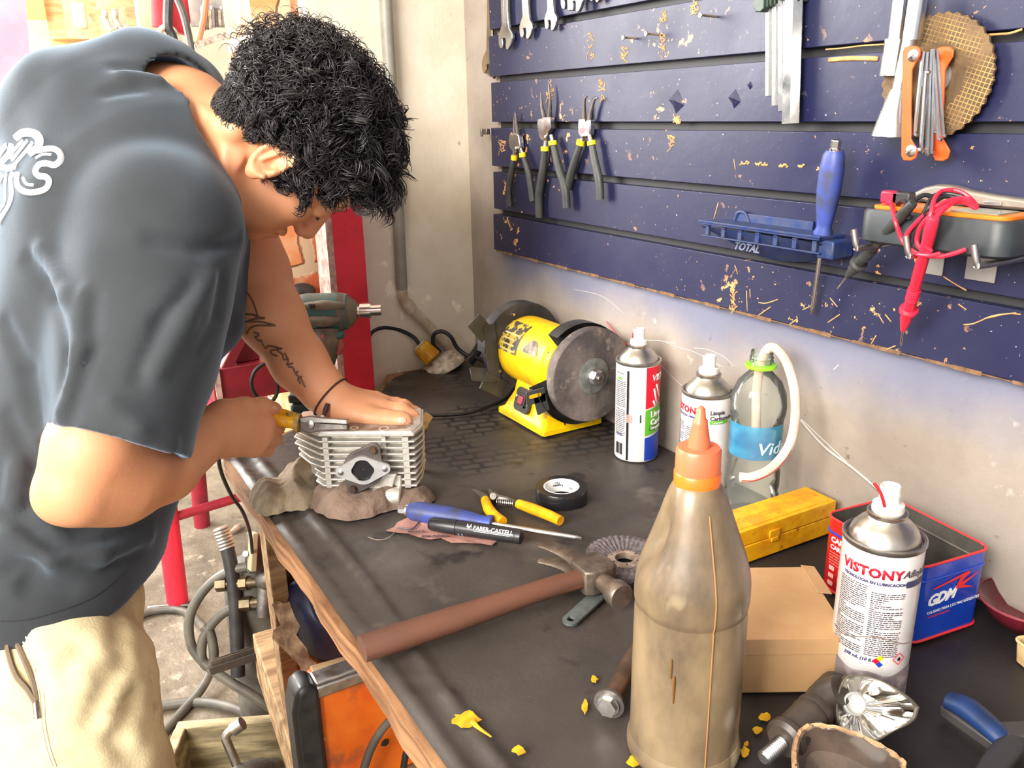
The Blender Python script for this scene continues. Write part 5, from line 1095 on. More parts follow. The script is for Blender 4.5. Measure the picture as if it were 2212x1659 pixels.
F = [(i * n + j, i * n + (j + 1) % n, (i + 1) * n + (j + 1) % n, (i + 1) * n + j) for i in range(0, 3) for j in range(n)]
obj('bulb_socket', xf(lathe([(.0105, -.017), (.0108, .000), (.0092, .0015), (.0088, -.004), (.0001, -.005)], 24, close=False), Ml @ T(-.016, .004, 0)), mat('bulb_grey', (.6, .6, .58), r=.3, m=.5), rf, True)
V2 = []
for s, z in ((1.03, 0), (1.02, -.012), (.85, -.024), (.45, -.034), (.05, -.036)): V2 += [(x * s, y * s, z) for x, y in ov]
F2_ = [(i * n + j, i * n + (j + 1) % n, (i + 1) * n + (j + 1) % n, (i + 1) * n + j) for i in range(4) for j in range(n)]
obj('lamp_housing', join(xf((V, F), Ml), xf((np.array(V2), F2_), Ml)), mat('housing_grey', srgb(120, 112, 100), srgb(90, 84, 76), 30, .35, m=.4), t, True)
obj('mount_lug', lathe_on(B3(1775, 1500, .034), B3(1815, 1490, .045), [(.010, 0), (.012, .5), (.012, 1)], 20), STM, t, True)
# the lens cup
lc = B3(1822, 1664, .020)
ovl = [(x * 1.55, y * 1.08) for x, y in ov]
t = thing('lens_cup', 'empty smoky lamp lens cup with rough beige rim in front of the indicator lamp', 'lens', T(Vector(B3(1828, 1640, 0))))
Mc = frame(lc, (.80, -.60, .02), (-.22, -.30, 1)); n = len(ovl); V = []; st = [(.90, -.022), (.97, -.010), (1.0, .006), (.97, .0075), (.90, .0065), (.86, -.004), (.70, -.015), (.3, -.019), (.02, -.0195)]
for s, z in st: V += [(x * s * .72, y * s, z + .0012 * math.sin(i_ * 1.7) * (z > .003)) for i_, (x, y) in enumerate(ovl)]
F = [(i * n + j, i * n + (j + 1) % n, (i + 1) * n + (j + 1) % n, (i + 1) * n + j) for i in range(len(st) - 1) for j in range(n)] + [tuple(range(n))[::-1]]
obj('lens_shell', xf((np.array(V), F), Mc), mat('smoky_lens', srgb(92, 78, 68), srgb(70, 60, 54), 20, .2, coat_weight=.5), t, True)
V = []
for s, z in ((1.01, .003), (1.03, .006), (1.0, .009), (.94, .0085), (.91, .004)): V += [(x * s * .72, y * s, z + .0010 * math.sin(i_ * 2.3)) for i_, (x, y) in enumerate(ovl)]
F = [(i * n + j, i * n + (j + 1) % n, (i + 1) * n + (j + 1) % n, (i + 1) * n + j) for i in range(4) for j in range(n)]
obj('glued_rim', xf((np.array(V), F), Mc), mat('old_glue', srgb(188, 150, 112), srgb(150, 116, 84), 80, .7, bump=.6, bs=200), t, True)
# blue clamp, dish, beige tray corner
t = thing('blue_clamp', 'dark blue handled clamp in the shadowed right corner', 'clamp', T(Vector(B3(2140, 1580, 0))))
NB = mat('dark_blue_grip', srgb(18, 46, 92), srgb(16, 30, 58), 20, .45)
obj('grip', tube([B3(2048, 1512, .018), B3(2090, 1530, .020), B3(2140, 1572, .020), B3(2170, 1600, .018)], [.009, .011, .010, .009], 14, 5, .8, (0, 0, 1)), NB, t, True)
obj('grip', tube([B3(2200, 1592, .016), B3(2180, 1615, .018), B3(2150, 1650, .018), B3(2120, 1700, .018)], [.009, .010, .010, .009], 14, 5, .8, (0, 0, 1)), mat('grey_grip', srgb(44, 44, 48), r=.5), t, True)
obj('jaw', join(beam(B3(2160, 1590, .018), B3(2260, 1585, .018), .018, .014), beam(B3(2038, 1530, .008), B3(2160, 1615, .010), .012, .010)), mat('clamp_steel', srgb(70, 66, 66), r=.5, m=.4), t, True, bevel=.002)
ds = B3(2196, 1345, 0)
t = thing('red_dish', 'shallow dark red glass dish at the right edge of the picture', 'dish', stand(ds[:2] + np.array([.004, -.002])) @ Sc(1.15, 1.15, 1.1))
obj('dish_bowl', lathe([(.018, .0), (.022, .001), (.030, .012), (.036, .022), (.0365, .0235), (.035, .023), (.029, .014), (.020, .005), (.001, .004)], 40, close=False), mat('ruby_glass', srgb(110, 24, 38), srgb(70, 14, 26), 20, .12, coat_weight=.8), t)
obj('dish_rim', lathe([(.0355, .0225), (.0372, .023), (.0372, .0245), (.0355, .0245)], 40, close=False), mat('ruby_rim', srgb(150, 70, 80), r=.15), t)
bt_ = B3(2212, 1455, 0)
t = thing('beige_box', 'small open beige plastic box cut off by the right picture edge', 'box', stand(bt_[:2] + np.array([.032, -.012]), D(-20)))
BE = mat('beige_plastic', srgb(205, 180, 130), srgb(176, 150, 104), 30, .5)
po = rrect(.06, .045, .006); n = len(po); V = np.array([(x * .92, y * .92, 0) for x, y in po] + [(x, y, .022) for x, y in po] + [(x * .93, y * .93, .022) for x, y in po] + [(x * .86, y * .86, .002) for x, y in po])
F = [(i * n + j, i * n + (j + 1) % n, (i + 1) * n + (j + 1) % n, (i + 1) * n + j) for i in range(3) for j in range(n)] + [tuple(range(n))[::-1], tuple(range(3 * n, 4 * n))]
obj('box_shell', (V, F), BE, t); obj('box_edge', loop(po, .022, .0014, 1.0), BE, t)

# impact driver standing on its battery
TEAL = mat('teal_plastic', srgb(44, 108, 108), srgb(92, 96, 84), 26, .45, lo=.4, hi=.62); GRY = mat('dusty_rubber', srgb(120, 108, 92), srgb(84, 78, 70), 26, .6)
dd_ = 1.40
def Q(px, py, o=0): return P(px, py, dd_ + o)
t = thing('impact_driver', 'teal cordless impact driver with chrome socket standing on its battery', 'power tool', T(Vector(Q(700, 890))))
obj('motor_body', tube([Q(640, 676), Q(665, 676), Q(715, 674), Q(752, 673)], [.030, .033, .032, .030], 20, 5, 1.0), TEAL, t, True)
obj('hammer_case', tube([Q(735, 673), Q(752, 672), Q(764, 671), Q(772, 671)], [.0325, .029, .020, .013], 20, 5), GRY, t, True)
obj('grey_panel', join(tube([Q(655, 662, -.028), Q(700, 660, -.031), Q(745, 662, -.028)], [.006, .009, .006], 10, 4), tube([Q(655, 690, -.026), Q(700, 694, -.028), Q(735, 690, -.026)], [.006, .010, .006], 10, 4)), GRY, t, True)
obj('vent_slots', join(*[box(.002, .004, .008, tuple(Q(668 + 5 * i, 662, -.040))) for i in range(3)]), INKK, t, True)
so_ = obj('drive_socket', join(rod(Q(772, 671), Q(779, 671), .009, .009, 8), rod(Q(779, 670.5), Q(802, 670), .0135, .0135, 28), rod(Q(802, 670), Q(824, 669), .0098, .0095, 24)), CHROME, t, True)
obj('under_frame', tube([Q(672, 716), Q(700, 720), Q(728, 722), Q(742, 716)], [.014, .017, .016, .010], 12, 4, .7), TEAL, t, True)
obj('handle', tube([Q(706, 712), Q(706, 745), Q(694, 790), Q(684, 830), Q(680, 848)], [.024, .022, .021, .021, .024], 18, 5), GRY, t, True)
obj('trigger', tube([Q(726, 730), Q(735, 745), Q(728, 765)], [.008, .008, .006], 10, 4), mat('trigger_pink', srgb(170, 80, 76), r=.5), t, True)
obj('selector', box(.016, .004, .007, tuple(Q(706, 726, -.018))), RIM, t, True, bevel=.001)
bb = Q(692, 872); bb[2] = BZ + .026
obj('battery', xf(box(.085, .075, .050), T(Vector(bb)) @ Rz(-.5)), mat('battery_teal', srgb(40, 66, 66), srgb(60, 70, 66), 30, .5), t, True, bevel=.006)
bf = obj('battery_foot', xf(box(.088, .078, .016), T(Vector(bb + np.array([0, 0, .033]))) @ Rz(-.5)), BLACKP, t, True, bevel=.004)
# dark knob shape behind the arm
solow('dark_knob', ball(at(652, 630, 1, 1.585), .030, 20, (.9, .7, .55)), BLACKP, 'rounded dark knob in front of the brick wall', 'knob', at(652, 630, 1, 1.585))
# ================================================================ behind and under the bench
yc = 1.46
def Y(px, py, y): return np.array(at(px, py, 1, y))
t = thing('shop_press', 'red steel press frame standing behind the bench end', 'press', T(.53, 1.49, 0))
a = Y(703, 450, yc); b_ = Y(800, 450, yc)
xl, xr = a[0] + .008, Y(806, 800, yc)[0]
obj('column', join(box(xr - xl, .006, 1.36, ((xl + xr) / 2, yc, .68)), box(.006, .065, 1.36, (xr - .003, yc + .03, .68)), box(xr - xl, .006, 1.36, ((xl + xr) / 2, yc + .062, .68))), REDPAINT, t, True, bevel=.001)
obj('column_edge', box(.012, .064, 1.36, (xl - .006, yc + .029, .68)), mat('bare_edge', srgb(205, 175, 165), srgb(150, 110, 100), 40, .6), t, True)
yb_ = 1.50; L = Y(470, 800, yb_); Rr = Y(700, 800, yb_); lo = Y(480, 875, yb_)
DRED = mat('dark_red', srgb(150, 30, 48), srgb(120, 26, 40), 10, .5, bump=.2, bs=60)
obj('bed_beam', box(Rr[0] - L[0] + .02, .05, L[2] - lo[2], ((L[0] + Rr[0]) / 2, yb_ + .03, (L[2] + lo[2]) / 2)), DRED, t, True, bevel=.002)
obj('beam_edge', box(.010, .055, L[2] - lo[2] + .002, (L[0] - .002, yb_ + .028, (L[2] + lo[2]) / 2)), bpy.data.materials['bare_edge'], t, True)
v = Y(505, 700, yb_); v2 = Y(560, 700, yb_)
obj('upright', join(box(v2[0] - v[0], .04, .16, ((v[0] + v2[0]) / 2, yb_ + .045, L[2] + .08)), beam(Y(485, 800, yb_ + .02), Y(540, 690, yb_ + .02), .02, .02)), DRED, t, True, bevel=.002)
obj('foot', box(.5, .08, .05, (.45, 1.50, .025)), DRED, t, True, bevel=.002)
obj('side_leg', box(.035, .05, .8, (L[0] + .09, yb_ + .03, .41)), DRED, t, True)
solow('press_hose', tube([Y(600, 765, 1.46), Y(580, 780, 1.45), Y(552, 800, 1.45), Y(543, 830, 1.45), Y(556, 858, 1.45), Y(585, 868, 1.45), Y(600, 840, 1.45), Y(590, 800, 1.45)], .0035, 8, 8), CABLE, 'black hose looped in front of the red press beam', 'hose', Y(560, 820, 1.45))
# brick wall neighbours
solow('corrugated_sheet', join(*[box(.085, .02, .022, tuple(Y(574, 497 + 17 * i, 1.73))) for i in range(4)]), REDPAINT, 'red corrugated part in the gap under the chin', 'panel', Y(574, 520, 1.73), bevel=.004)
solow('white_bar', box(.012, .02, .14, tuple(Y(606, 510, 1.72))), DW, 'white upright bar beside the brick wall', 'bar', Y(606, 510, 1.72))
solow('blue_crate', box(.16, .14, .14, tuple(Y(482, 795, 2.72))), mat('bright_blue', srgb(30, 120, 190), r=.5), 'blue crate partly hidden behind the red press', 'crate', Y(482, 795, 2.72), bevel=.01)

# red stand on the floor
def Fl(px, py, h=0): return np.array(at(px, py, 2, h))
t = thing('steel_stand', 'red steel tube stand on the floor left of the bench', 'stand', T(.30, 2.5, 0))
f1 = Fl(385, 1308); f2 = Fl(437, 1135); dx = np.array([.42, .06, 0])
tops = []
for i, f in enumerate((f1, f2, f1 + dx, f2 + dx * .9)):
    tp_ = np.array([f[0] + (.02 if i < 2 else -.02), f[1] + (.03 if i in (0, 2) else -.03), .50]); tops.append(tp_)
    obj('leg', tube([f, (f + tp_) / 2, tp_], .030 if i == 0 else .027, 16, 1), REDPAINT if i == 0 else DRED, t, True)
def mid(i, h): f = (f1, f2, f1 + dx, f2 + dx * .9)[i]; return f + (tops[i] - f) * (h / .5)
for i, j, h in ((0, 2, .27), (1, 3, .27), (0, 2, .44), (0, 1, .44), (1, 3, .44), (2, 3, .27)): obj('rail', rod(mid(i, h), mid(j, h), .014, n=12), DRED, t, True)
obj('stand_top', box(.50, .62, .03, (.46, 2.58, .505)), DRED, t, True)

# air valve, tank and hoses
AG = mat('grimy_grey', srgb(96, 94, 84), srgb(66, 64, 58), 16, .6, bump=.3, bs=100); HOSEM = mat('grey_hose', srgb(98, 94, 84), srgb(74, 70, 64), 12, .5)
t = thing('gas_tank', 'dusty grey tank with brass valve under the bench end', 'tank', T(.33, 1.75, 0))
tc_ = P(575, 1420, 1.85)
obj('tank_body', lathe([(.05, .0), (.070, .02), (.070, .36), (.065, .41), (.045, .45), (.02, .465), (.001, .467)], 40), AG, t).matrix_basis = T(tc_[0] - .33, tc_[1] - 1.75, 0)
def V_(px, py, o=0): return P(px, py, 1.72 + o)
obj('valve_block', join(rod(V_(572, 1330), V_(576, 1238), .018), ball(V_(578, 1250), .026, 18), rod(V_(600, 1262), V_(565, 1262), .012)), DULL, t, True)
for py, x0 in ((1263, 468), (1305, 520)):
    obj('fitting', join(rod(V_(x0, py), V_(570, py - 6), .0105, n=14), rod(V_(x0, py), V_(x0 + 22, py - 2), .0150, n=6), rod(V_(x0 + 50, py - 3), V_(x0 + 66, py - 4), .0150, n=6)), mat('old_brass', srgb(120, 104, 76), srgb(84, 74, 56), 30, .45, m=.7) if py == 1263 else bpy.data.materials['old_brass'], t, True)
t = thing('control_box', 'small grey upright electrical box hanging under the bench end', 'box', T(Vector(V_(560, 1190))))
obj('box_body', beam(V_(560, 1150), V_(556, 1235), .045, .035, (0, 1, 0)), AG, t, True, bevel=.004)
obj('box_lid', beam(V_(548, 1150, -.03), V_(544, 1232, -.03), .012, .03, (0, 1, 0)), mat('pale_grime', srgb(160, 150, 120), r=.6), t, True, bevel=.002)
obj('screw', rod(V_(535, 1196, -.02), V_(530, 1196, -.03), .006), STEEL, t, True)
t = thing('air_hose', 'upright black rubber hose with ribbed steel coupler', 'hose', T(Vector(V_(500, 1300))))
obj('hose_rubber', tube([V_(489, 1175), V_(500, 1230), V_(508, 1300), V_(512, 1380), V_(514, 1460)], .0145, 16, 6), BLACKP, t, True)
pa, pb = V_(476, 1138), V_(492, 1184); obj('coupler', lathe_on(pa, pb, [(.010, 0)] + [((.0175 if i % 2 else .0150), .02 + .96 * i / 13) for i in range(14)] + [(.012, 1)], 24), STEEL, t, True)
def Hs(lab, pts, r=.010): solow('air_hose', tube(pts, r, 12, 8), HOSEM, lab, 'hose', pts[len(pts) // 2], 'grey air hoses on the floor')
Hs('grey hose making the large loop round the upright black hose', [V_(600, 1222), V_(560, 1222), V_(500, 1232), V_(450, 1265), V_(412, 1325), V_(412, 1390), V_(445, 1435), V_(500, 1475), V_(550, 1505), V_(600, 1540)])
Hs('grey hose making the small inner loop below the brass fitting', [V_(560, 1302), V_(510, 1310), V_(470, 1335), V_(440, 1378), V_(436, 1420), V_(450, 1440), V_(462, 1420), V_(455, 1370), V_(440, 1352)])
Hs('grey hose arching over the floor beside the trouser leg', [Fl(240, 1370, .012), Fl(290, 1335, .012), Fl(340, 1318, .012), Fl(395, 1320, .012), Fl(430, 1345, .03), Fl(458, 1385, .06), Fl(462, 1425, .05), Fl(440, 1480, .03), Fl(400, 1530, .012), Fl(345, 1590, .012), Fl(300, 1640, .012)], .011)
Hs('grey hose crossing the floor low in the picture', [Fl(250, 1555, .012), Fl(330, 1530, .012), Fl(420, 1517, .012), Fl(500, 1528, .02), Fl(560, 1560, .02), Fl(610, 1620, .02)], .012)
solow('steel_bar', tube([Fl(320, 1314, .01), Fl(420, 1306, .01)], .008, 10, 1), DULL, 'dark steel bar on the floor at the foot of the red stand', 'bar', Fl(370, 1310, 0))
solow('scrap_piece', tube([Fl(496, 1150, .01), Fl(512, 1140, .015), Fl(520, 1132, .01)], [.004, .012, .003], 8, 3), mat('scrap_tan', srgb(190, 160, 140)), 'pale scrap on the floor by the steel coupler', 'scrap', Fl(508, 1142, 0))
ce = P(475, 985, 1.30)
solow('hanging_cable', tube([np.array(bench(560, 960, .004)), np.array(bench(505, 975, .008)), ce, P(478, 1020, 1.32), P(500, 1070, 1.38), P(524, 1105, 1.45), P(540, 1150, 1.58), V_(545, 1195, -.04)], .0032, 8, 8), CABLE, 'thin black cable hanging from the bench corner down to the grey box', 'cable', ce)

# machine, junk on the lower shelf
ym = 1.02
TL = Y(660, 1488, ym); BL = Y(655, 1700, ym)
t = thing('welding_machine', 'orange machine with black corner frame and silver edge under the bench', 'machine', T(TL[0] + .15, ym + .12, .346))
zt = TL[2]; x0 = Y(685, 1520, ym)[0]
OM = mat('grimy_orange', srgb(240, 120, 30), srgb(226, 96, 24), 10, .4, spots=[(srgb(150, 84, 52), 9, .54, .12), (srgb(90, 60, 44), 26, .66, .06)])
obj('machine_case', box(.36, .05, zt - .360, (x0 + .18, ym + .025, (zt + .352) / 2)), OM, t, True, bevel=.006)
obj('silver_edge', join(box(.36, .03, .016, (x0 + .18, ym + .012, zt - .002)), box(.36, .012, .020, (x0 + .18, ym - .001, zt - .010))), STEEL, t, True, bevel=.003)
pf_ = [(-.0, .0), (.040, .0), (.040, zt - .350 - .0), (.022, zt - .350 + .012), (.006, zt - .350 + .002), (-.002, zt - .350 - .03), (-.002, .04)]
fr_ = xf(prism(pf_, .05), T(x0 - .036, ym + .04, .350) @ Rx(PI / 2)); obj('corner_frame', fr_, BLACKP, t, True, bevel=.008)
obj('vent_hole', xf(prism([(.006 * math.cos(i * 2 * PI / 9) * (1 + .3 * (i % 2)), .006 * math.sin(i * 2 * PI / 9)) for i in range(9)], .001), T(Vector(Y(832, 1604, ym - .001))) @ Rx(PI / 2)), BLACKP, t, True)
obj('screw', rod(Y(697, 1596, ym - .001), Y(697, 1596, ym - .004), .0035), DULL, t, True)
solow('machine_cable', tube([Y(860, 1540, .97), Y(826, 1575, .985), Y(800, 1620, .99), Y(780, 1680, .99)], .0065, 12, 6), HOSEM, 'grey cable running down in front of the orange machine, left one', 'cable', Y(826, 1590, .98), 'cables in front of the orange machine')
solow('machine_cable', tube([Y(900, 1590, .95), Y(878, 1625, .95), Y(868, 1690, .95)], .0050, 12, 6), CABLE, 'black cable in front of the orange machine, beside the plywood edge', 'cable', Y(880, 1620, .95), 'cables in front of the orange machine')
NV = mat('navy_sheet', srgb(30, 38, 74), srgb(24, 28, 52), 6, .45)
nv = [(612, 1290), (620, 1262), (645, 1246), (672, 1252), (760, 1330), (800, 1420), (735, 1430), (680, 1425), (655, 1400), (630, 1350)]
V0 = [P(x, y, 1.33) for x, y in nv]; V1 = [P(x + 10, y + 6, 1.38) for x, y in nv]; cc = np.mean(V0, axis=0) + (np.array(CAM) - np.mean(V0, axis=0)) * .03
n = len(nv); solow('visor_shell', (np.array(V0 + V1 + [cc]), [(i, (i + 1) % n, 2 * n) for i in range(n)] + [(i, n + i, n + (i + 1) % n, (i + 1) % n) for i in range(n)] + [tuple(range(n, 2 * n))]), NV, 'dark navy curved plastic shell under the bench', 'shell', np.mean(V0, axis=0), bevel=.008, sharp=60)
cb_ = [(587, 1305), (600, 1298), (612, 1304), (625, 1300), (636, 1330), (648, 1352), (640, 1372), (662, 1400), (668, 1420), (684, 1432), (676, 1450), (682, 1480), (655, 1484), (648, 1440), (628, 1418), (610, 1400), (588, 1380), (590, 1362), (606, 1350), (598, 1330)]
V0 = [P(x, y, 1.29 + .012 * math.sin(i * 1.7)) for i, (x, y) in enumerate(cb_)]; V1 = [p + (p - np.array(CAM)) * .004 for p in V0]; n = len(cb_)
solow('torn_cardboard', (np.array(V0 + V1), [tuple(range(n)), tuple(range(n, 2 * n))[::-1]] + [(i, n + i, n + (i + 1) % n, (i + 1) % n) for i in range(n)]), mat('torn_card', srgb(206, 176, 144), srgb(140, 110, 86), 30, .9, bump=.8, bs=120), 'ragged torn cardboard strip standing before the navy shell', 'cardboard', V0[10])
a, b_ = P(458, 1441, 1.60), P(650, 1378, 1.62)
solow('metal_channel', join(beam(a, b_, .028, .003, (0, .3, 1)), beam(a + [0, .0, .007], b_ + [0, 0, .007], .004, .010, (0, .3, 1)), beam(a - [.006, .013, .0], b_ - [.006, .013, .0], .003, .014, (0, .3, 1)), beam(a - [-.006, -.013, .0], b_ - [-.006, -.013, .0], .003, .014, (0, .3, 1))), mat('brown_channel', srgb(90, 78, 68), srgb(62, 54, 50), 20, .4, m=.5), 'grooved dark metal channel lying across the plank', 'channel', a)
solow('wood_block', xf(box(.11, .04, .028), T(Vector(P(755, 1448, 1.26))) @ Rz(-.1)), OLDWOOD, 'short light wood block behind the orange machine', 'wood', P(752, 1452, 1.24), bevel=.003)
a = P(552, 1362, 1.60); b_ = P(700, 1800, 1.22)
t = thing('wooden_plank', 'wide weathered plank standing on edge below the bench front', 'plank', T(Vector((a + b_) / 2)))
obj('plank_body', xf(box((Vector(b_) - Vector(a)).length, .055, .11), frame((a + b_) / 2 + np.array([0.02, 0, -.055]), b_ - a, (0, 0, 1))), OLDWOOD, t, True, bevel=.003)
# wooden crate with an L wrench, low in the picture
c0 = Fl(520, 1650, .22)
t = thing('wooden_crate', 'weathered wooden crate on the floor at the lower edge', 'crate', T(c0[0], c0[1], 0) @ Rz(-.45))
GW = mat('grey_wood', srgb(176, 162, 126), srgb(120, 108, 82), 14, .9, bump=1, bs=50, stretch=(.5, 2, 3))
for i, (x, y, sx, sy) in enumerate(((0, .12, .30, .022), (0, -.12, .30, .022), (-.14, 0, .022, .22), (.14, 0, .022, .22))): obj('side_board', box(sx, sy, .15, (x, y, .145)), GW, t, bevel=.003)
obj('crate_bottom', box(.28, .24, .02, (0, 0, .06)), GW, t); obj('crate_foot', box(.28, .24, .05, (0, 0, .025)), GW, t)
solow('engine_scrap', join(tube([np.array([c0[0] - .08, c0[1] - .03, .16]), np.array([c0[0], c0[1], .18]), np.array([c0[0] + .07, c0[1] + .02, .16])], [.02, .035, .02], 10, 4), ball((c0[0] - .03, c0[1] - .05, .15), .035, 12)), DULL, 'dark greasy metal scrap lying in the crate', 'scrap', (c0[0], c0[1], .07))
def W_(px, py, d=1.55): return P(px, py, d)
solow('l_wrench', join(tube([W_(526, 1700), W_(510, 1650), W_(494, 1612), W_(488, 1592), W_(498, 1578), W_(508, 1572)], .0085, 14, 6), rod(W_(503, 1576), W_(524, 1562), .0125, .0125, 20)), STEEL, 'steel L shaped socket wrench standing in the crate', 'wrench', W_(500, 1620))

# ================================================================ the sunlit yard end, far behind
YF_ = 4.3
CREAM = mat('sunlit_cream', srgb(238, 226, 200), srgb(226, 208, 176), 5, .8)
struct('wall_far', box(3.6, .12, 2.9, (.1, YF_ + .06, 1.45)), CREAM)
def Fr(px, py, y=4.15): return np.array(at(px, py, 1, y))
def fbox(px0, py0, px1, py1, y, d): a = Fr(px0, py0, y); b = Fr(px1, py1, y); return box(abs(b[0] - a[0]), d, abs(a[2] - b[2]), ((a[0] + b[0]) / 2, y, (a[2] + b[2]) / 2))
def back(name, g, m, lab, cat, px, py, y=4.1, **k): return solow(name, g, m, lab, cat, Fr(px, py, y), **k)
LW = mat('light_wood', srgb(222, 196, 150), srgb(200, 168, 120), 12, .7, stretch=(1, 1, 6))
t = thing('wooden_shelf', 'pale sunlit wooden shelf frame in the far background', 'shelf', T(Vector(Fr(200, 110, 4.1))))
obj('shelf_board', fbox(112, 82, 300, 92, 4.05, .25), LW, t, True); obj('shelf_board', fbox(112, -40, 300, -30, 4.05, .25), LW, t, True)
for x in (116, 190, 284): obj('upright', fbox(x, -90, x + 12, 200, 4.05, .05), LW, t, True)
back('cream_panel', fbox(152, 6, 192, 64, 3.85, .03), mat('panel_cream', srgb(232, 206, 170), r=.6), 'cream framed panel leaning on the far shelf', 'panel', 170, 40, 3.85, bevel=.01)
back('yellow_board', fbox(14, -30, 100, 42, 4.0, .04), mat('yellow_board', srgb(250, 214, 120), srgb(240, 196, 96), 8, .6), 'bright yellow board at the top left corner', 'board', 50, 20, 4.0)
back('diagonal_lath', beam(Fr(195, 40, 3.9), Fr(268, 0, 3.9), .03, .02, (0, 1, 0)), LW, 'pale diagonal lath across the far shelf', 'lath', 230, 20, 3.9)
back('yellow_carton', fbox(122, 100, 178, 150, 3.95, .2), mat('pale_yellow', srgb(248, 222, 150), r=.7), 'pale yellow carton under the far shelf', 'carton', 140, 120, 3.95)
for i, (x, lab) in enumerate(((226, 'white curved tube hanging on the far shelf, left one'), (248, 'white curved tube hanging on the far shelf, right one'))):
    back('curved_tube', tube([Fr(x, 20, 3.8), Fr(x + 2, 45, 3.8), Fr(x + 14, 62, 3.8), Fr(x + 26, 60, 3.8)], .012, 8, 5), DW, lab, 'tube', x, 40, 3.8, group='tubes on the far shelf')
back('timber_post', fbox(302, -80, 330, 260, 3.6, .08), mat('sun_post', srgb(226, 210, 180), srgb(206, 186, 154), 6, .8), 'pale timber post left of the hanging red bag', 'post', 315, 60, 3.6)
t = thing('red_bag', 'red padded harness hanging by black straps', 'bag', T(Vector(Fr(370, 50, 3.3))))
RB_ = mat('red_cloth', srgb(210, 60, 66), srgb(180, 44, 52), 10, .8)
obj('red_pad', tube([Fr(352, -20, 3.3), Fr(350, 20, 3.3), Fr(352, 60, 3.3)], .035, 12, 5, .6, (0, 1, 0)), RB_, t, True); obj('red_pad', tube([Fr(384, -20, 3.3), Fr(388, 30, 3.3), Fr(382, 70, 3.3)], .038, 12, 5, .6, (0, 1, 0)), RB_, t, True)
obj('strap', tube([Fr(365, -20, 3.25), Fr(362, 50, 3.25), Fr(372, 75, 3.25), Fr(380, 100, 3.25)], .016, 8, 6), BLACKP, t, True)
obj('strap', tube([Fr(340, 100, 3.25), Fr(344, 70, 3.25), Fr(358, 58, 3.25), Fr(375, 66, 3.25), Fr(388, 90, 3.25)], .010, 8, 6), DW, t, True)
back('grey_cable', tube([Fr(376, -20, 3.1), Fr(396, 30, 3.1), Fr(410, 90, 3.1), Fr(418, 150, 3.1)], .012, 8, 5), HOSEM, 'thick grey cable hanging beside the red harness', 'cable', 400, 60, 3.1)
t = thing('tool_rack', 'white rack of slim hand tools far behind the head', 'tool rack', T(Vector(Fr(460, 60, 3.2))))
obj('rack_back', fbox(400, -60, 520, 60, 3.25, .03), mat('rack_grey', srgb(190, 186, 180), srgb(150, 146, 142), 12, .6), t, True)
obj('rack_shelf', beam(Fr(415, 100, 3.15), Fr(540, 60, 3.15), .12, .02), DW, t, True)
for i in range(11): obj('slim_tool', rod(Fr(438 + 7 * i, 14 + 4 * (i % 3), 3.2), Fr(440 + 7 * i, 66 - 2 * i, 3.2), .008, n=6), (STEEL, DULL, DW)[i % 3], t, True)
back('orange_lever', tube([Fr(446, -10, 3.12), Fr(440, 40, 3.12), Fr(428, 92, 3.12)], .010, 8, 4), mat('faded_orange', srgb(222, 130, 90), r=.6), 'faded orange lever leaning before the far tool rack', 'lever', 440, 40, 3.12)
back('purple_post', beam(Fr(0, -60, 2.6), Fr(24, 240, 2.6), .10, .08, (0, 1, 0)), mat('mauve_post', srgb(196, 180, 200), srgb(170, 156, 182), 5, .6), 'pale mauve post at the left picture edge', 'post', 10, 80, 2.6)
t = thing('desk_lamp', 'white glass shaded lamp with blue rim left of the shoulder', 'lamp', T(Vector(P(35, 225, 2.3))))
lb_ = P(36, 238, 2.3)
obj('shade', xf(lathe([(.012, .03), (.034, .025), (.050, .010), (.048, -.004), (.030, -.012), (.010, -.016)], 28, close=False), T(Vector(lb_ + np.array([0, 0, .02])))), mat('milk_glass', (.9, .88, .86), r=.3), t)
bpy.context.view_layer.update()
for o_ in t.children: o_.matrix_basis = Matrix.Identity(4)
obj('blue_rim', xf(lathe([(.052, .0), (.066, .006), (.066, .010), (.050, .008)], 28, close=False), T(Vector(lb_ + np.array([0, 0, .02])))), mat('rim_blue', srgb(120, 150, 200), r=.4), t, True)
obj('stem', tube([lb_, P(38, 262, 2.3), P(40, 330, 2.3)], [.016, .022, .03], 14, 3), DW, t, True)
solow('white_wire', join(*[tube([P(2 + 3 * i, 118 + 2 * i, 2.35), P(28 + 3 * i, 135 + 4 * i, 2.35), P(46 - 4 * i, 175 + 3 * i, 2.35), P(20 - 5 * i, 200 - 3 * i, 2.35), P(2 - 4 * i, 180, 2.35)], .0022, 6, 6) for i in range(3)]), DW, 'white wire coiled on the mauve post', 'wire', P(20, 160, 2.35))
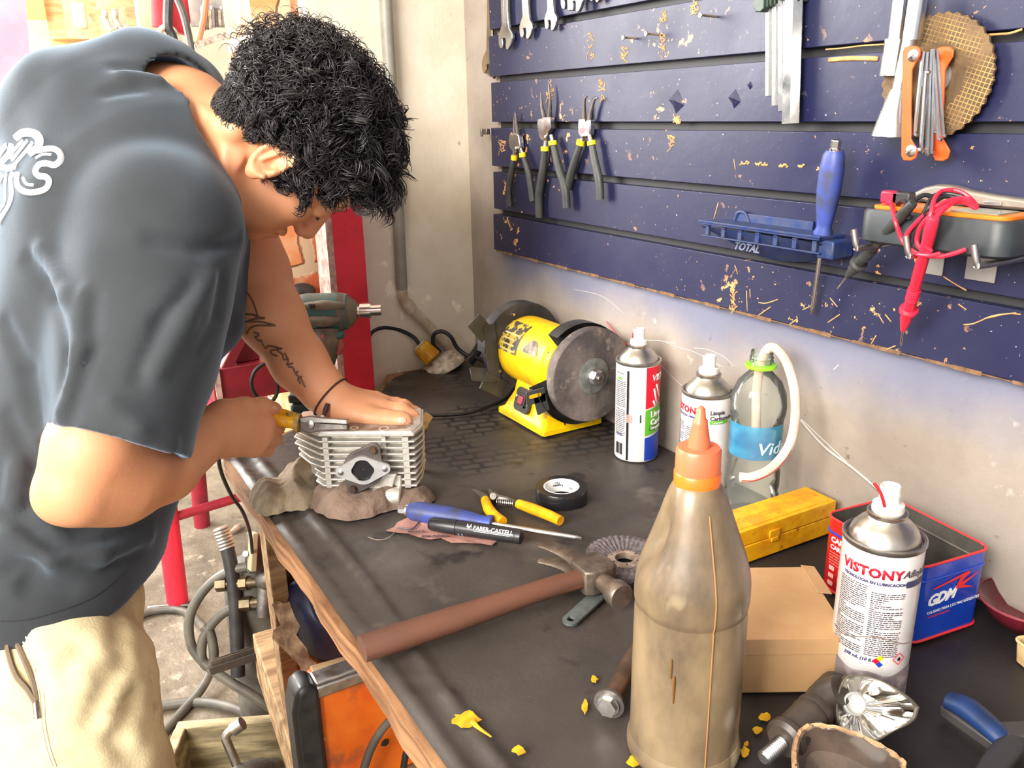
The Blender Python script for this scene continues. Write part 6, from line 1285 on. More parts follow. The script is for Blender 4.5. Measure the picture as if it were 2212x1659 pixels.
# ================================================================ person: bodies grown from blended volumes
class Field:
    def __init__(s, lo, hi, h):
        s.lo = np.array(lo, np.float32); s.h = h; s.n = np.ceil((np.array(hi) - lo) / h).astype(int) + 1
        s.d = np.full(s.n, .05, np.float32)
    def block(s, lo, hi):
        a = np.maximum(np.floor((np.array(lo) - s.lo) / s.h).astype(int), 0); b = np.minimum(np.ceil((np.array(hi) - s.lo) / s.h).astype(int) + 1, s.n)
        if (b <= a).any(): return None, None
        ax = [s.lo[i] + s.h * np.arange(a[i], b[i], dtype=np.float32) for i in range(3)]
        return tuple(slice(a[i], b[i]) for i in range(3)), np.stack(np.meshgrid(*ax, indexing='ij'), -1)
    def put(s, sl, d, k, op):
        o = s.d[sl]
        if op == 'sub': d = -d; 
        if op == 'sub':
            h = np.clip(.5 - .5 * (o - d) / k, 0, 1); s.d[sl] = o + (d - o) * h + k * h * (1 - h)
        else:
            h = np.clip(.5 + .5 * (o - d) / k, 0, 1); s.d[sl] = o + (d - o) * h - k * h * (1 - h)
    def cone(s, a, b, r1, r2=None, k=.01, op='add', flat=None, cut=None):
        a = np.array(a, np.float32); b = np.array(b, np.float32); r2 = r1 if r2 is None else r2; m = max(r1, r2) + k + 3 * s.h + .01
        sl, Q = s.block(np.minimum(a, b) - m, np.maximum(a, b) + m)
        if sl is None: return
        ba = b - a; pa = Q - a; t = np.clip((pa @ ba) / max(ba @ ba, 1e-9), 0, 1)[..., None]; v = pa - t * ba
        if flat is not None: n, f = flat; n = np.array(n, np.float32); n /= np.linalg.norm(n); v = v + (v @ n)[..., None] * n * (1 / f - 1)
        d = np.linalg.norm(v, axis=-1) - (r1 + (r2 - r1) * t[..., 0])
        if flat is not None: d = d * (.5 + .5 * min(1, f))
        if cut is not None: c, n = cut; n = np.array(n, np.float32); n /= np.linalg.norm(n); d = np.maximum(d, (Q - np.array(c, np.float32)) @ n)
        s.put(sl, d, k, op)
    def chain(s, pts, rs, k=.01, **kw):
        for i in range(len(pts) - 1): s.cone(pts[i], pts[i + 1], rs[i], rs[i + 1], k, **kw)
    def ell(s, c, A, rad, k=.01, op='add'):
        c = np.array(c, np.float32); rad = np.array(rad, np.float32); m = rad.max() + k + 3 * s.h + .01
        sl, Q = s.block(c - m, c + m)
        if sl is None: return
        q = (Q - c) @ np.array(A, np.float32); k0 = np.linalg.norm(q / rad, axis=-1); k1 = np.linalg.norm(q / rad ** 2, axis=-1) + 1e-6
        s.put(sl, k0 * (k0 - 1) / k1, k, op)
    def cut(s, c, n, keep_min=None):
        n = np.array(n, np.float32); n /= np.linalg.norm(n); sl, Q = s.block(s.lo, s.lo + s.h * s.n)
        s.d = np.maximum(s.d, (Q - np.array(c, np.float32)) @ n)
    def mesh(s, smooth=1):
        D_ = s.d; S_ = D_ < 0; nx, ny, nz = D_.shape
        c = [S_[i:nx - 1 + i, j:ny - 1 + j, k:nz - 1 + k] for i in (0, 1) for j in (0, 1) for k in (0, 1)]
        cnt = sum(x.astype(np.int8) for x in c); act = (cnt > 0) & (cnt < 8); idx = np.full(act.shape, -1, np.int32); I = np.argwhere(act); idx[act] = np.arange(len(I))
        acc = np.zeros((len(I), 3)); w = np.zeros(len(I)); cn = np.array([(i, j, k) for i in (0, 1) for j in (0, 1) for k in (0, 1)])
        for a in range(8):
            for b in range(a + 1, 8):
                if np.abs(cn[a] - cn[b]).sum() != 1: continue
                da = D_[tuple((I + cn[a]).T)]; db = D_[tuple((I + cn[b]).T)]; m = (da < 0) != (db < 0); t = np.where(m, da / np.where(m, da - db, 1), 0)
                acc += np.where(m[:, None], cn[a] + t[:, None] * (cn[b] - cn[a]), 0); w += m
        V = s.lo + s.h * (I + acc / w[:, None]); F = []
        for ax in range(3):
            e = [slice(None)] * 3; f = [slice(None)] * 3; e[ax] = slice(0, -1); f[ax] = slice(1, None)
            A_ = S_[tuple(e)]; B_ = S_[tuple(f)]; E = np.argwhere(A_ != B_); u, v = [(1, 2), (2, 0), (0, 1)][ax]
            ok = (E[:, u] > 0) & (E[:, v] > 0) & (E[:, u] < D_.shape[u] - 1) & (E[:, v] < D_.shape[v] - 1); E = E[ok]
            q = []
            for du, dv in ((0, 0), (-1, 0), (-1, -1), (0, -1)):
                g = E.copy(); g[:, u] += du; g[:, v] += dv; q.append(idx[tuple(g.T)])
            q = np.stack(q, 1); fl = A_[tuple(E.T)]; q[~fl] = q[~fl][:, ::-1]; F.append(q)
        F = np.concatenate(F); F = F[(F >= 0).all(1)]
        for _ in range(smooth):
            a = np.zeros_like(V); n = np.zeros(len(V))
            for i in range(4):
                np.add.at(a, F[:, i], V[F[:, (i + 1) % 4]]); np.add.at(n, F[:, i], 1); np.add.at(a, F[:, (i + 1) % 4], V[F[:, i]]); np.add.at(n, F[:, (i + 1) % 4], 1)
            V = V * .5 + .5 * a / n[:, None]
        return V, F
def normals(V, F):
    n = np.cross(V[F[:, 2]] - V[F[:, 0]], V[F[:, 3]] - V[F[:, 1]]); N = np.zeros_like(V)
    for i in range(4): np.add.at(N, F[:, i], n)
    return N / (np.linalg.norm(N, axis=1)[:, None] + 1e-12)
def fast(name, V, F, m, parent):
    A = np.array(chain(parent).inverted()); V = V @ A[:3, :3].T + A[:3, 3]
    me = bpy.data.meshes.new(name); k = F.shape[1]; me.vertices.add(len(V)); me.vertices.foreach_set('co', V.astype(np.float32).ravel())
    me.loops.add(F.size); me.loops.foreach_set('vertex_index', F.astype(np.int32).ravel()); me.polygons.add(len(F))
    me.polygons.foreach_set('loop_start', np.arange(0, F.size, k, dtype=np.int32)); me.polygons.foreach_set('use_smooth', np.ones(len(F), bool)); me.update(calc_edges=True); me.validate()
    me.materials.append(m); o = bpy.data.objects.new(name, me); COL.objects.link(o); o.parent = parent; return o
def bvh(V, F): return BVHTree.FromPolygons([tuple(v) for v in V.tolist()], [tuple(f) for f in F.tolist()])
def hit(tree, px, py, off=.001):
    d = Vector(ray(px, py)).normalized(); r = tree.ray_cast(Vector(CAM), d)
    return None if r[0] is None else np.array(r[0] + r[1] * off * (1 if r[1].dot(d) < 0 else -1))
def strokes(tree, lines, r, off, k=5, n=6):
    gs = []
    for l in lines:
        own = isinstance(l[0], (int, float)); rr = l[0] if own else r; pts = l[1:] if own else l
        Q = smooth_path([(x, y, 0) for x, y in pts], k); h = [hit(tree, q[0], q[1], off) for q in Q]; h = [x for x in h if x is not None]
        seg = [h[0]] if h else []
        for x in h[1:]:
            if np.linalg.norm(x - seg[-1]) < .03: seg.append(x)
        if len(seg) > 2: gs.append(tube(seg, rr, n, 1))
    return join(*gs)

person = thing('person', 'man in black t-shirt and sand trousers bent over the bench, gripping pliers', 'person', T(-.03, 1.0, 0))
SKIN = mat('skin', srgb(219, 157, 117), srgb(205, 140, 101), 9, .48, .55, lo=.3, hi=.7, bump=.12, bs=300, subsurface_weight=.12, subsurface_radius=(.012, .005, .003), subsurface_scale=1.0, coord='World')
# head frame from the view
def cv(x, y, z): v = RC @ np.array([x, y, z]); return v / np.linalg.norm(v)
U = cv(.89, .37, .12); F_ = cv(.33, -.76, -.52); F_ = F_ - U * (F_ @ U); F_ /= np.linalg.norm(F_); R_ = np.cross(F_, U)
HA = np.stack([R_, F_, U], 1)                       # columns: right, forward, up
HS = 1.0
HC = P(600, 352, .985) - R_ * .079
def hp_(r, f, u): return HC + HA @ (np.array([r, f, u]) * HS)
fd = Field(P(640, 300, 1.05) - np.array([.26, .20, .20]), P(640, 300, 1.05) + np.array([.16, .17, .17]), .0017)
E_ = lambda c, rad, k=.01, op='add', A=HA: fd.ell(hp_(*c), A, np.array(rad) * HS, k, op)
E_((0, -.012, .035), (.076, .094, .082), .01)
E_((0, .038, -.02), (.062, .058, .080), .02)
E_((0, .040, -.070), (.050, .050, .038), .02)
fd.cone(hp_(-.045, .0, -.070), hp_(-.012, .074, -.090), .018, .015, .02); fd.cone(hp_(.045, .0, -.070), hp_(.012, .074, -.090), .018, .015, .02)
for s in (-1, 1):
    E_((s * .043, .062, -.022), (.022, .020, .018), .015)
    E_((s * .045, .045, -.055), (.020, .030, .028), .02)
    E_((s * .033, .100, .006), (.017, .012, .012), .012, 'sub')
    E_((s * .031, .080, .004), (.0145, .0145, .0135), .003)
    fd.cone(hp_(s * .010, .094, .026), hp_(s * .044, .080, .028), .008, .007, .010)
    E_((s * .0125, .103, -.038), (.0085, .010, .008), .005)
    E_((s * .007, .108, -.046), (.0035, .004, .003), .003, 'sub')
E_((0, .078, .045), (.050, .022, .035), .02)
fd.cone(hp_(0, .090, .018), hp_(0, .112, -.034), .008, .0115, .008)
E_((0, .088, -.062), (.026, .016, .006), .006); E_((0, .087, -.074), (.022, .016, .007), .006); fd.cone(hp_(-.02, .101, -.0675), hp_(.02, .101, -.0675), .002, .002, .003, 'sub')
E_((0, .078, -.092), (.018, .016, .014), .012)
# ears
for s in (-1, 1):
    ea = np.stack([R_ * s * .92 - F_ * .38, F_ * .92 + R_ * s * .38, U], 1); ec = hp_(s * .078, -.006, -.004)
    fd.ell(ec, ea, (.0065, .0195, .0315), .004); fd.ell(ec + R_ * s * .007 + U * .004, ea, (.0060, .0120, .021), .003, 'sub')
    an = np.linspace(-.9, 3.9, 15); hx = [ec + R_ * s * (.006) + ea[:, 1] * (-.0175 * math.sin(a)) + ea[:, 2] * (.003 + .0275 * math.cos(a)) - ea[:, 1] * 0 for a in an]
    for i in range(14): fd.cone(hx[i], hx[i + 1], .0036, .0036, .002)
    fd.cone(ec + R_ * s * .004 - ea[:, 1] * .004 + ea[:, 2] * .012, ec + R_ * s * .004 - ea[:, 1] * .006 - ea[:, 2] * .010, .0030, .0034, .003)
    fd.ell(ec + R_ * s * .003 - U * .026 + ea[:, 1] * .002, ea, (.0065, .0095, .0100), .004)
    fd.ell(ec + R_ * s * .004 + ea[:, 1] * .013 - U * .004, ea, (.004, .004, .006), .003)
    fd.ell(ec + R_ * s * .004 + ea[:, 1] * .004 - U * .004, ea, (.006, .0050, .0055), .004, 'sub')
# neck
NK = P(392, 262, 1.075); NB = P(352, 215, 1.085)
fd.chain([hp_(0, -.022, -.045), P(455, 318, 1.07), NK, P(330, 250, 1.09)], [.054, .056, .060, .070], .03)
fd.cone(NK, P(400, 430, 1.00), .052, .055, .03); fd.cone(NK, P(380, 330, 1.20), .045, .05, .03)
fd.cone(hp_(.050, -.025, -.060), P(440, 400, 1.04), .018, .022, .02); fd.cone(hp_(.055, -.05, -.03), P(395, 260, 1.02), .014, .018, .015)
hv, hf = fd.mesh(1); ht = bvh(hv, hf)
for l, r_ in (([(404, 222), (436, 272), (458, 325), (468, 385)], .0042), ([(384, 236), (420, 290), (446, 345), (458, 400)], .0030)):
    f_ = [hit(ht, x, y, .0022) for x, y in l]; f_ = [x for x in f_ if x is not None]
    if len(f_) > 1: fd.chain(f_, [r_] * len(f_), .012, op='sub')
hv, hf = fd.mesh(2)
# near arm and fist
g = Field(P(340, 960, 1.0) - np.array([.36, .24, .20]), P(340, 960, 1.0) + np.array([.25, .22, .18]), .0019)
E1 = P(176, 1048, 0.875)
g.chain([P(350, 600, 0.93), P(262, 850, 0.898), P(205, 970, 0.885), E1], [.056, .054, .048, .040], .015)
g.chain([E1, P(250, 1038, 0.912), P(350, 1005, 0.963), P(420, 955, 1), P(462, 930, 1.021)], [.038, .046, .040, .030, .0265], .02)
g.cone(P(215, 975, 0.875), P(290, 1010, 0.913), .042, .040, .02); g.ell(P(128, 1075, 0.872), np.eye(3), (.022, .022, .022), .02)
MC = [P(563, 897, 1.08), P(572, 917, 1.07), P(569, 941, 1.066), P(553, 963, 1.065)]
PI_ = [P(592, 901, 1.11), P(600, 923, 1.103), P(594, 948, 1.098), P(576, 972, 1.092)]
DI = [P(583, 903, 1.138), P(588, 924, 1.134), P(582, 948, 1.128), P(566, 970, 1.12)]
TI = [P(560, 904, 1.136), P(565, 924, 1.132), P(562, 946, 1.126), P(548, 966, 1.118)]
WR = P(468, 930, 1.024)
for i in range(4):
    g.cone(WR, MC[i], .0225, .0125, .012); g.chain([MC[i], PI_[i], DI[i], TI[i]], [.0112, .0094, .0084, .0078], .0035)
    g.ell(MC[i], np.eye(3), (.0125, .0125, .0125), .004)
g.cone(P(490, 905, 1.04), P(550, 930, 1.075), .020, .014, .014); g.cone(P(492, 955, 1.035), P(545, 962, 1.065), .020, .012, .012)
g.chain([P(485, 897, 1.035), P(528, 883, 1.06), P(566, 879, 1.085), P(592, 884, 1.102)], [.020, .0135, .0112, .0100], .010)
av, af = g.mesh(2)
# far arm and flat hand
g2 = Field(P(690, 760, 1.2) - np.array([.24, .24, .14]), P(690, 760, 1.2) + np.array([.26, .20, .32]), .0018)
g2.chain([P(455, 380, 1.2), P(520, 520, 1.192), P(548, 585, 1.186), P(588, 690, 1.168), P(648, 785, 1.152), P(700, 845, 1.145), P(730, 872, 1.143)], [.050, .048, .047, .0435, .036, .0275, .0245], .02, )
WF = P(732, 872, 1.143)
M2 = [P(826, 882, 1.153), P(824, 872, 1.171), P(812, 865, 1.191), P(796, 862, 1.207)]
P2 = [P(868, 886, 1.151), P(872, 880, 1.177), P(858, 876, 1.201), P(836, 873, 1.221)]
D2 = [P(892, 901, 1.149), P(897, 893, 1.177), P(880, 890, 1.207), P(858, 886, 1.229)]
T2 = [P(902, 921, 1.145), P(908, 909, 1.175), P(892, 904, 1.207), P(870, 900, 1.231)]
for i in range(4):
    g2.cone(WF, M2[i], .0215, .0130, .012); g2.chain([M2[i], P2[i], D2[i], T2[i]], [.0118, .0105, .0094, .0082], .004); g2.ell(P2[i], np.eye(3), (.0112, .0112, .0112), .004)
g2.cone(P(760, 890, 1.14), P(818, 893, 1.145), .018, .013, .012)
g2.chain([P(745, 888, 1.14), P(795, 902, 1.13), P(838, 906, 1.123), P(868, 909, 1.121), P(876, 910, 1.121)], [.020, .0140, .0118, .0112, .0095], .009)
lv, lf = g2.mesh(2)
# hidden trunk joining them
tv, tf = join(ball(P(330, 330, 1.10), .10, 24), tube([P(330, 330, 1.10), P(290, 560, 1.07), P(200, 900, 1.05), P(120, 1250, 1.02)], [.10, .11, .11, .10], 20, 5), tube([P(380, 330, 1.17), P(455, 380, 1.20)], [.05, .05], 16, 1), tube([P(340, 420, 1.02), P(350, 600, .93)], [.05, .05], 16, 1))
def quads(F): return np.array([tuple(f) if len(f) == 4 else (f[0], f[1], f[2], f[2]) for f in F if len(f) in (3, 4)])
n1, n2, n3 = len(hv), len(hv) + len(av), len(hv) + len(av) + len(lv)
tf4 = [f for f in tf if len(f) == 4]
body = fast('body', np.concatenate([hv, av, lv, tv]), np.concatenate([hf, af + n1, lf + n2, np.array(tf4) + n3]), SKIN, person)
tree_l = bvh(lv, lf); tree_a = bvh(av, af)
NAIL = mat('nail', srgb(226, 176, 156), r=.3)
def nail(tree, px, py, dx, dy, w, parent=person):
    pts = [hit(tree, px + dx * t, py + dy * t, .0006) for t in (-1, -.5, 0, .5, 1)]; pts = [p for p in pts if p is not None]
    if len(pts) > 2: obj('fingernail', tube(pts, [w * .6, w, w, w, w * .55][:len(pts)], 10, 3, .25, tuple(CAM - pts[0])), NAIL, parent, True)
nail(tree_l, 868, 908, 9, 1, .0042); nail(tree_a, 592, 882, 5, 2, .0030)
k3 = .2653
def c3(l): return [(440 + x * k3, 460 + y * k3) for x, y in l]
tat = [c3([(348, 640), (385, 690), (415, 755), (445, 848)]), c3([(445, 848), (497, 858), (420, 862), (340, 888)]), c3([(340, 888), (430, 884), (500, 893), (583, 916), (500, 916), (430, 918), (380, 940), (352, 985)]),
       c3([(300, 800), (345, 822), (400, 828), (440, 845)]), c3([(412, 975), (450, 985), (440, 1005), (420, 1010), (448, 1040), (470, 1035), (478, 1062)]), c3([(478, 1062), (505, 1100), (530, 1082), (580, 1090), (640, 1106)]),
       c3([(640, 1106), (585, 1112), (548, 1125), (560, 1150), (600, 1165)]), c3([(600, 1120), (640, 1150), (655, 1195), (690, 1180)]), c3([(660, 1140), (690, 1200), (680, 1235), (728, 1222)]), c3([(690, 1250), (730, 1262), (745, 1300), (770, 1290)]), c3([(750, 1310), (790, 1345), (812, 1385), (830, 1420)]), c3([(800, 1330), (770, 1350), (790, 1390)])]
obj('tattoo', strokes(tree_l, tat, .0013, .0002, 6), mat('tattoo_ink', srgb(112, 80, 62), r=.55), person, True)
# bracelet
wa = P(700, 845, 1.145); wb_ = P(732, 872, 1.143); ax = (wb_ - wa) / np.linalg.norm(wb_ - wa); e1 = np.cross(ax, [0, 0, 1]); e1 /= np.linalg.norm(e1); e2 = np.cross(ax, e1); wc = wa + ax * .012
ring = []
for i in range(33):
    a = 2 * PI * i / 32; d = Vector(e1 * math.cos(a) + e2 * math.sin(a)); r = tree_l.ray_cast(Vector(wc), d); ring.append(np.array(r[0] + d * .0012) if r[0] else wc + np.array(d) * .027)
br_ = obj('bracelet', tube(ring, .0013, 8, 2, cap=False), mat('dark_cord', srgb(60, 34, 38), r=.8), person, True)
obj('cord_knot', tube([P(708, 872, 1.112), P(703, 886, 1.110), P(699, 900, 1.110)], [.0030, .0036, .0022], 10, 4), bpy.data.materials['dark_cord'], br_, True)
obj('bead', ball(P(697, 901, 1.108), .003, 12), DW, br_, True)
# face details
for s in (-1, 1):
    obj('eyebrow', tube([hp_(s * .012, .1005, .030), hp_(s * .028, .0965, .037), hp_(s * .046, .084, .034)], [.0030, .0036, .0016], 8, 4, .5), mat('hair_black', srgb(30, 26, 26), r=.6) if s < 0 else bpy.data.materials['hair_black'], person, True)
    obj('eyelid_line', tube([hp_(s * .018, .0925, -.002), hp_(s * .031, .0955, -.006), hp_(s * .043, .088, -.003)], .0010, 6, 4), bpy.data.materials['hair_black'], person, True)

# ---------------------------------------------------------------- hair
def on_scalp(n):
    v = NR.normal(size=(n, 3)); v /= np.linalg.norm(v, axis=1)[:, None]; c = np.array([0, -.012, .035]); rad = np.array([.077, .095, .083]); p = c + v * rad; nn = v / rad; nn /= np.linalg.norm(nn, axis=1)[:, None]; return p, nn
p, nn = on_scalp(60000); r, f, u = p.T
line = np.interp(f, [-.11, -.07, -.045, -.025, .006, .012, .034, .04, .055, .075], [-.052, -.048, -.038, .022, .030, -.012, -.012, .030, .052, .068])
ok = u > line + NR.normal(size=len(u)) * .003
# hair below the skull ellipsoid: nape
p, nn, r, f, u = p[ok], nn[ok], r[ok], f[ok], u[ok]
p = p[:13000]; nn = nn[:13000]; r, f, u = p.T; N = len(p)
L = np.interp(u, [-.06, -.02, .02, .06, .12], [.007, .012, .022, .036, .042]) * (1 + .25 * NR.normal(size=N).clip(-1.5, 2)); L *= np.interp(f, [-.1, .0, .06, .09], [.85, .95, 1.15, 1.25])
grav = HA.T @ np.array([0, 0, -1.0]); K = 17; tt = np.linspace(0, 1, K)
# neighbours curl together: phase and axis from a smooth field
phs = noise3(p, 26, 3) * 5 + NR.normal(size=N) * .22; dirn = np.stack([noise3(p, 18, 5), noise3(p, 18, 6), noise3(p, 18, 7)], 1); dirn /= np.linalg.norm(dirn, axis=1)[:, None] + 1e-9
t1 = np.cross(nn, dirn); t1 /= np.linalg.norm(t1, axis=1)[:, None] + 1e-9; t2 = np.cross(nn, t1)
turns = 1.4 + 1.0 * NR.rand(N); cr = np.clip(L * .30, .0015, .0105) * (1 + .3 * NR.normal(size=N).clip(-1, 2)); wob = .22 * NR.normal(size=(N, 3))
path = np.zeros((N, K, 3))
for i, t in enumerate(tt):
    out_ = nn * (L * (t * .95 - .25 * t * t))[:, None]; lay_ = (t1 + wob) * (L * .55 * t)[:, None]; gv = grav * (L * .45 * t * t)[:, None]
    an = phs + turns * 2 * PI * t; path[:, i] = p + out_ + lay_ + gv + (t2 * np.cos(an)[:, None] + nn * np.sin(an)[:, None] * .9 + t1 * np.cos(an * 1)[:, None] * .4) * (cr * min(1, t * 2.2))[:, None]
# locks: each strand is drawn toward a neighbouring guide
gi = NR.permutation(N)[:1100]; D2g = ((p[:, None, :] - p[gi][None]) ** 2).sum(2); ng = gi[D2g.argmin(1)]; bl = (.72 * tt ** .7)[None, :, None]
path = path * (1 - bl) + (path[ng] + (p - p[ng])[:, None, :] * .35) * bl
path = HC + (path * HS) @ HA.T
tg = np.gradient(path, axis=1); tg /= np.linalg.norm(tg, axis=2)[..., None] + 1e-9; sd = np.cross(tg, [0.31, .52, .79]); sd /= np.linalg.norm(sd, axis=2)[..., None] + 1e-9; s2 = np.cross(tg, sd)
wd = (.0014 * (1 - .75 * tt ** 2))[None, :, None]
Vh = np.stack([path + wd * (math.cos(a) * sd + math.sin(a) * s2) for a in (0, 2.094, 4.189)], 2).reshape(-1, 3)
base = (np.arange(N) * K * 3)[:, None, None]; kk = (np.arange(K - 1) * 3)[None, :, None]; j = np.arange(3)[None, None, :]; j2 = (j + 1) % 3
Fh = np.stack([base + kk + j, base + kk + j2, base + kk + 3 + j2, base + kk + 3 + j], -1).reshape(-1, 4)
HAIRM = mat('black_hair', srgb(30, 28, 30), srgb(54, 50, 52), 26, .34, .45)
# close cap underneath
def strands(p, nn, L, cr, turns, lean, w0, K=9):
    n = len(p); tt = np.linspace(0, 1, K); ph = noise3(p, 30, 9) * 4 + NR.normal(size=n) * .3; t1 = lean - nn * (lean * nn).sum(1)[:, None]; t1 /= np.linalg.norm(t1, axis=1)[:, None] + 1e-9; t2 = np.cross(nn, t1); path = np.zeros((n, K, 3))
    for i, t in enumerate(tt): path[:, i] = p + nn * (L * (.45 * t - .15 * t * t))[:, None] + (t1 + .2 * NR.normal(size=(n, 3)) * (i == 0)) * (L * .8 * t)[:, None] + (t2 * np.sin(ph + turns * 2 * PI * t)[:, None] + nn * np.cos(ph + turns * 2 * PI * t)[:, None] * .5) * (cr * t)[:, None]
    path = HC + path @ HA.T; tg = np.gradient(path, axis=1); tg /= np.linalg.norm(tg, axis=2)[..., None] + 1e-9; sd = np.cross(tg, [0.31, .52, .79]); sd /= np.linalg.norm(sd, axis=2)[..., None] + 1e-9; s2 = np.cross(tg, sd)
    wd = (w0 * (1 - .8 * tt ** 2))[None, :, None]; V = np.stack([path + wd * (math.cos(a) * sd + math.sin(a) * s2) for a in (0, 2.094, 4.189)], 2).reshape(-1, 3)
    b = (np.arange(n) * K * 3)[:, None, None]; kk = (np.arange(K - 1) * 3)[None, :, None]; j = np.arange(3)[None, None, :]; j2 = (j + 1) % 3
    return V, np.stack([b + kk + j, b + kk + j2, b + kk + 3 + j2, b + kk + 3 + j], -1).reshape(-1, 4)
q = Field(P(660, 260, 1.05) - .19, P(660, 260, 1.05) + .19, .003)
q.ell(hp_(0, -.016, .040), HA, (.084, .100, .086), .01); q.cone(hp_(-.04, -.075, -.02), hp_(.04, -.075, -.02), .012, .012, .02); q.cone(hp_(-.052, -.055, -.028), hp_(-.02, -.072, -.038), .010, .010, .02); q.cone(hp_(.052, -.055, -.028), hp_(.02, -.072, -.038), .010, .010, .02)
sc_ = hp_(0, 0, 0)
sl, Q = q.block(q.lo, q.lo + q.h * q.n); loc = (Q - HC) @ HA / HS; lf_ = np.interp(loc[..., 1], [-.11, -.07, -.045, -.025, .006, .012, .034, .04, .055, .075], [-.056, -.052, -.042, .022, .030, -.014, -.014, .030, .052, .068])
q.d = np.maximum(q.d, (lf_ - loc[..., 2]) * .7).astype(np.float32)
cv_, cf_ = q.mesh(3)
cn_ = normals(cv_, cf_) @ HA; cl2 = (cv_ - HC) @ HA
sel = np.where((cl2[:, 2] < .035) & (cl2[:, 1] < .03) & (NR.rand(len(cl2)) < .8))[0]; sel = NR.permutation(sel)[:6000]
Lq = np.interp(cl2[sel, 2], [-.06, -.03, .0, .03], [.008, .012, .018, .024]) * (.8 + .4 * NR.rand(len(sel)))
Vn, Fn = strands(cl2[sel], cn_[sel], Lq, Lq * .16, .7 + .6 * NR.rand(len(sel)), np.array([[0, .35, -1.0]]) + .25 * NR.normal(size=(len(sel), 3)), .0011)
# loose curls standing off the outline
selc = NR.permutation(np.where(u > .03)[0])[:900]; Lc = (.026 + .018 * NR.rand(900)); Vc, Fc = strands(p[selc] + nn[selc] * .022, nn[selc], Lc, .0075 + .004 * NR.rand(900), 1.5 + NR.rand(900), NR.normal(size=(900, 3)) + grav * .8, .0009, 18)
cv_ = HC + ((cv_ - HC) @ HA - (cn_ * .004)) @ HA.T
nv0 = len(cv_); nv1 = nv0 + len(Vh); nv2 = nv1 + len(Vn)
fast('hair', np.concatenate([cv_, Vh, Vn, Vc]), np.concatenate([cf_, Fh + nv0, Fn + nv1, Fc + nv2]), HAIRM, person)

# ---------------------------------------------------------------- t-shirt
s = Field((-.34, .70, .80), (.44, 1.48, 1.50), .0045)
shn = P(352, 480, .955); shf = P(405, 265, 1.22); lat = shn - shf; lat /= np.linalg.norm(lat)
up_ = P(280, 500, 1.06) - P(130, 1150, 1.03); up_ /= np.linalg.norm(up_); fb = np.cross(lat, up_); fb /= np.linalg.norm(fb)
fl = (fb, .80)
s.chain([P(75, 1400, 1.01), P(125, 1130, 1.03), P(185, 920, 1.04), P(235, 700, 1.06), P(262, 540, 1.07), P(290, 400, 1.08)], [.148, .152, .158, .165, .165, .15], .03, flat=fl)
s.cone(shn, shf, .066, .062, .05); s.cone(P(205, 290, 1.06), P(330, 215, 1.08), .100, .080, .04); s.cone(P(330, 210, 1.085), P(405, 200, 1.13), .076, .050, .03)
s.cone(P(300, 420, 1.05), P(200, 300, 1.07), .13, .10, .05)
s.cone(P(430, 380, 1.19), P(478, 560, 1.18), .066, .056, .03); s.cone(P(478, 560, 1.18), P(450, 690, 1.12), .050, .048, .03)
hc_s = P(262, 955, .895); axs = P(255, 1010, .885) - P(372, 480, .94); axs /= np.linalg.norm(axs)
e_a = P(125, 922, .90); e_b = P(402, 986, .90); nn_ = np.cross(e_b - e_a, np.cross(axs, e_b - e_a)); nn_ = nn_ if nn_ @ axs > 0 else -nn_
s.cone(P(355, 500, .95), P(252, 1015, .885), .080, .0715, .03, cut=(hc_s, nn_))
s.chain([P(355, 500, .95), P(300, 760, .925)], [.080, .080], .03)
s.cone(P(222, 1100, .872), P(268, 900, .897), .064, .056, .004, op='sub')
# folds: shallow creases and ridges drawn on the cloth
def fold(pts, r, k, op): s.chain(pts, [r] * len(pts), k, op=op)
sv, sf = s.mesh(1); st_ = bvh(sv, sf)
def fpts(l, off): o = [hit(st_, x, y, off) for x, y in l]; return [x for x in o if x is not None]
for l in ([(30, 1120), (120, 1190), (230, 1170), (310, 1130)], [(20, 1230), (90, 1215), (60, 1270), (150, 1275)], [(150, 1215), (240, 1215), (300, 1190)], [(60, 560), (120, 640), (150, 760), (140, 860)], [(420, 620), (350, 700), (300, 820)], [(480, 600), (470, 680), (430, 760)],
          [(250, 145), (330, 150), (400, 175)], [(230, 200), (300, 190)], [(10, 700), (60, 800), (80, 920)], [(20, 900), (70, 1000), (60, 1090)], [(200, 640), (190, 760), (150, 900)], [(330, 520), (430, 540), (520, 520)]):
    f_ = fpts(l, .002)
    if len(f_) > 1: fold(f_, .0045, .014, 'sub')
for l in ([(20, 1150), (110, 1215), (220, 1200), (320, 1160)], [(40, 1010), (30, 1080)], [(180, 640), (172, 760), (135, 890)], [(90, 540), (150, 640), (178, 740)], [(450, 600), (400, 690), (340, 800)], [(270, 165), (340, 170)], [(240, 870), (300, 930), (370, 960)]):
    f_ = fpts(l, -.001)
    if len(f_) > 1: fold(f_, .0050, .016, 'add')
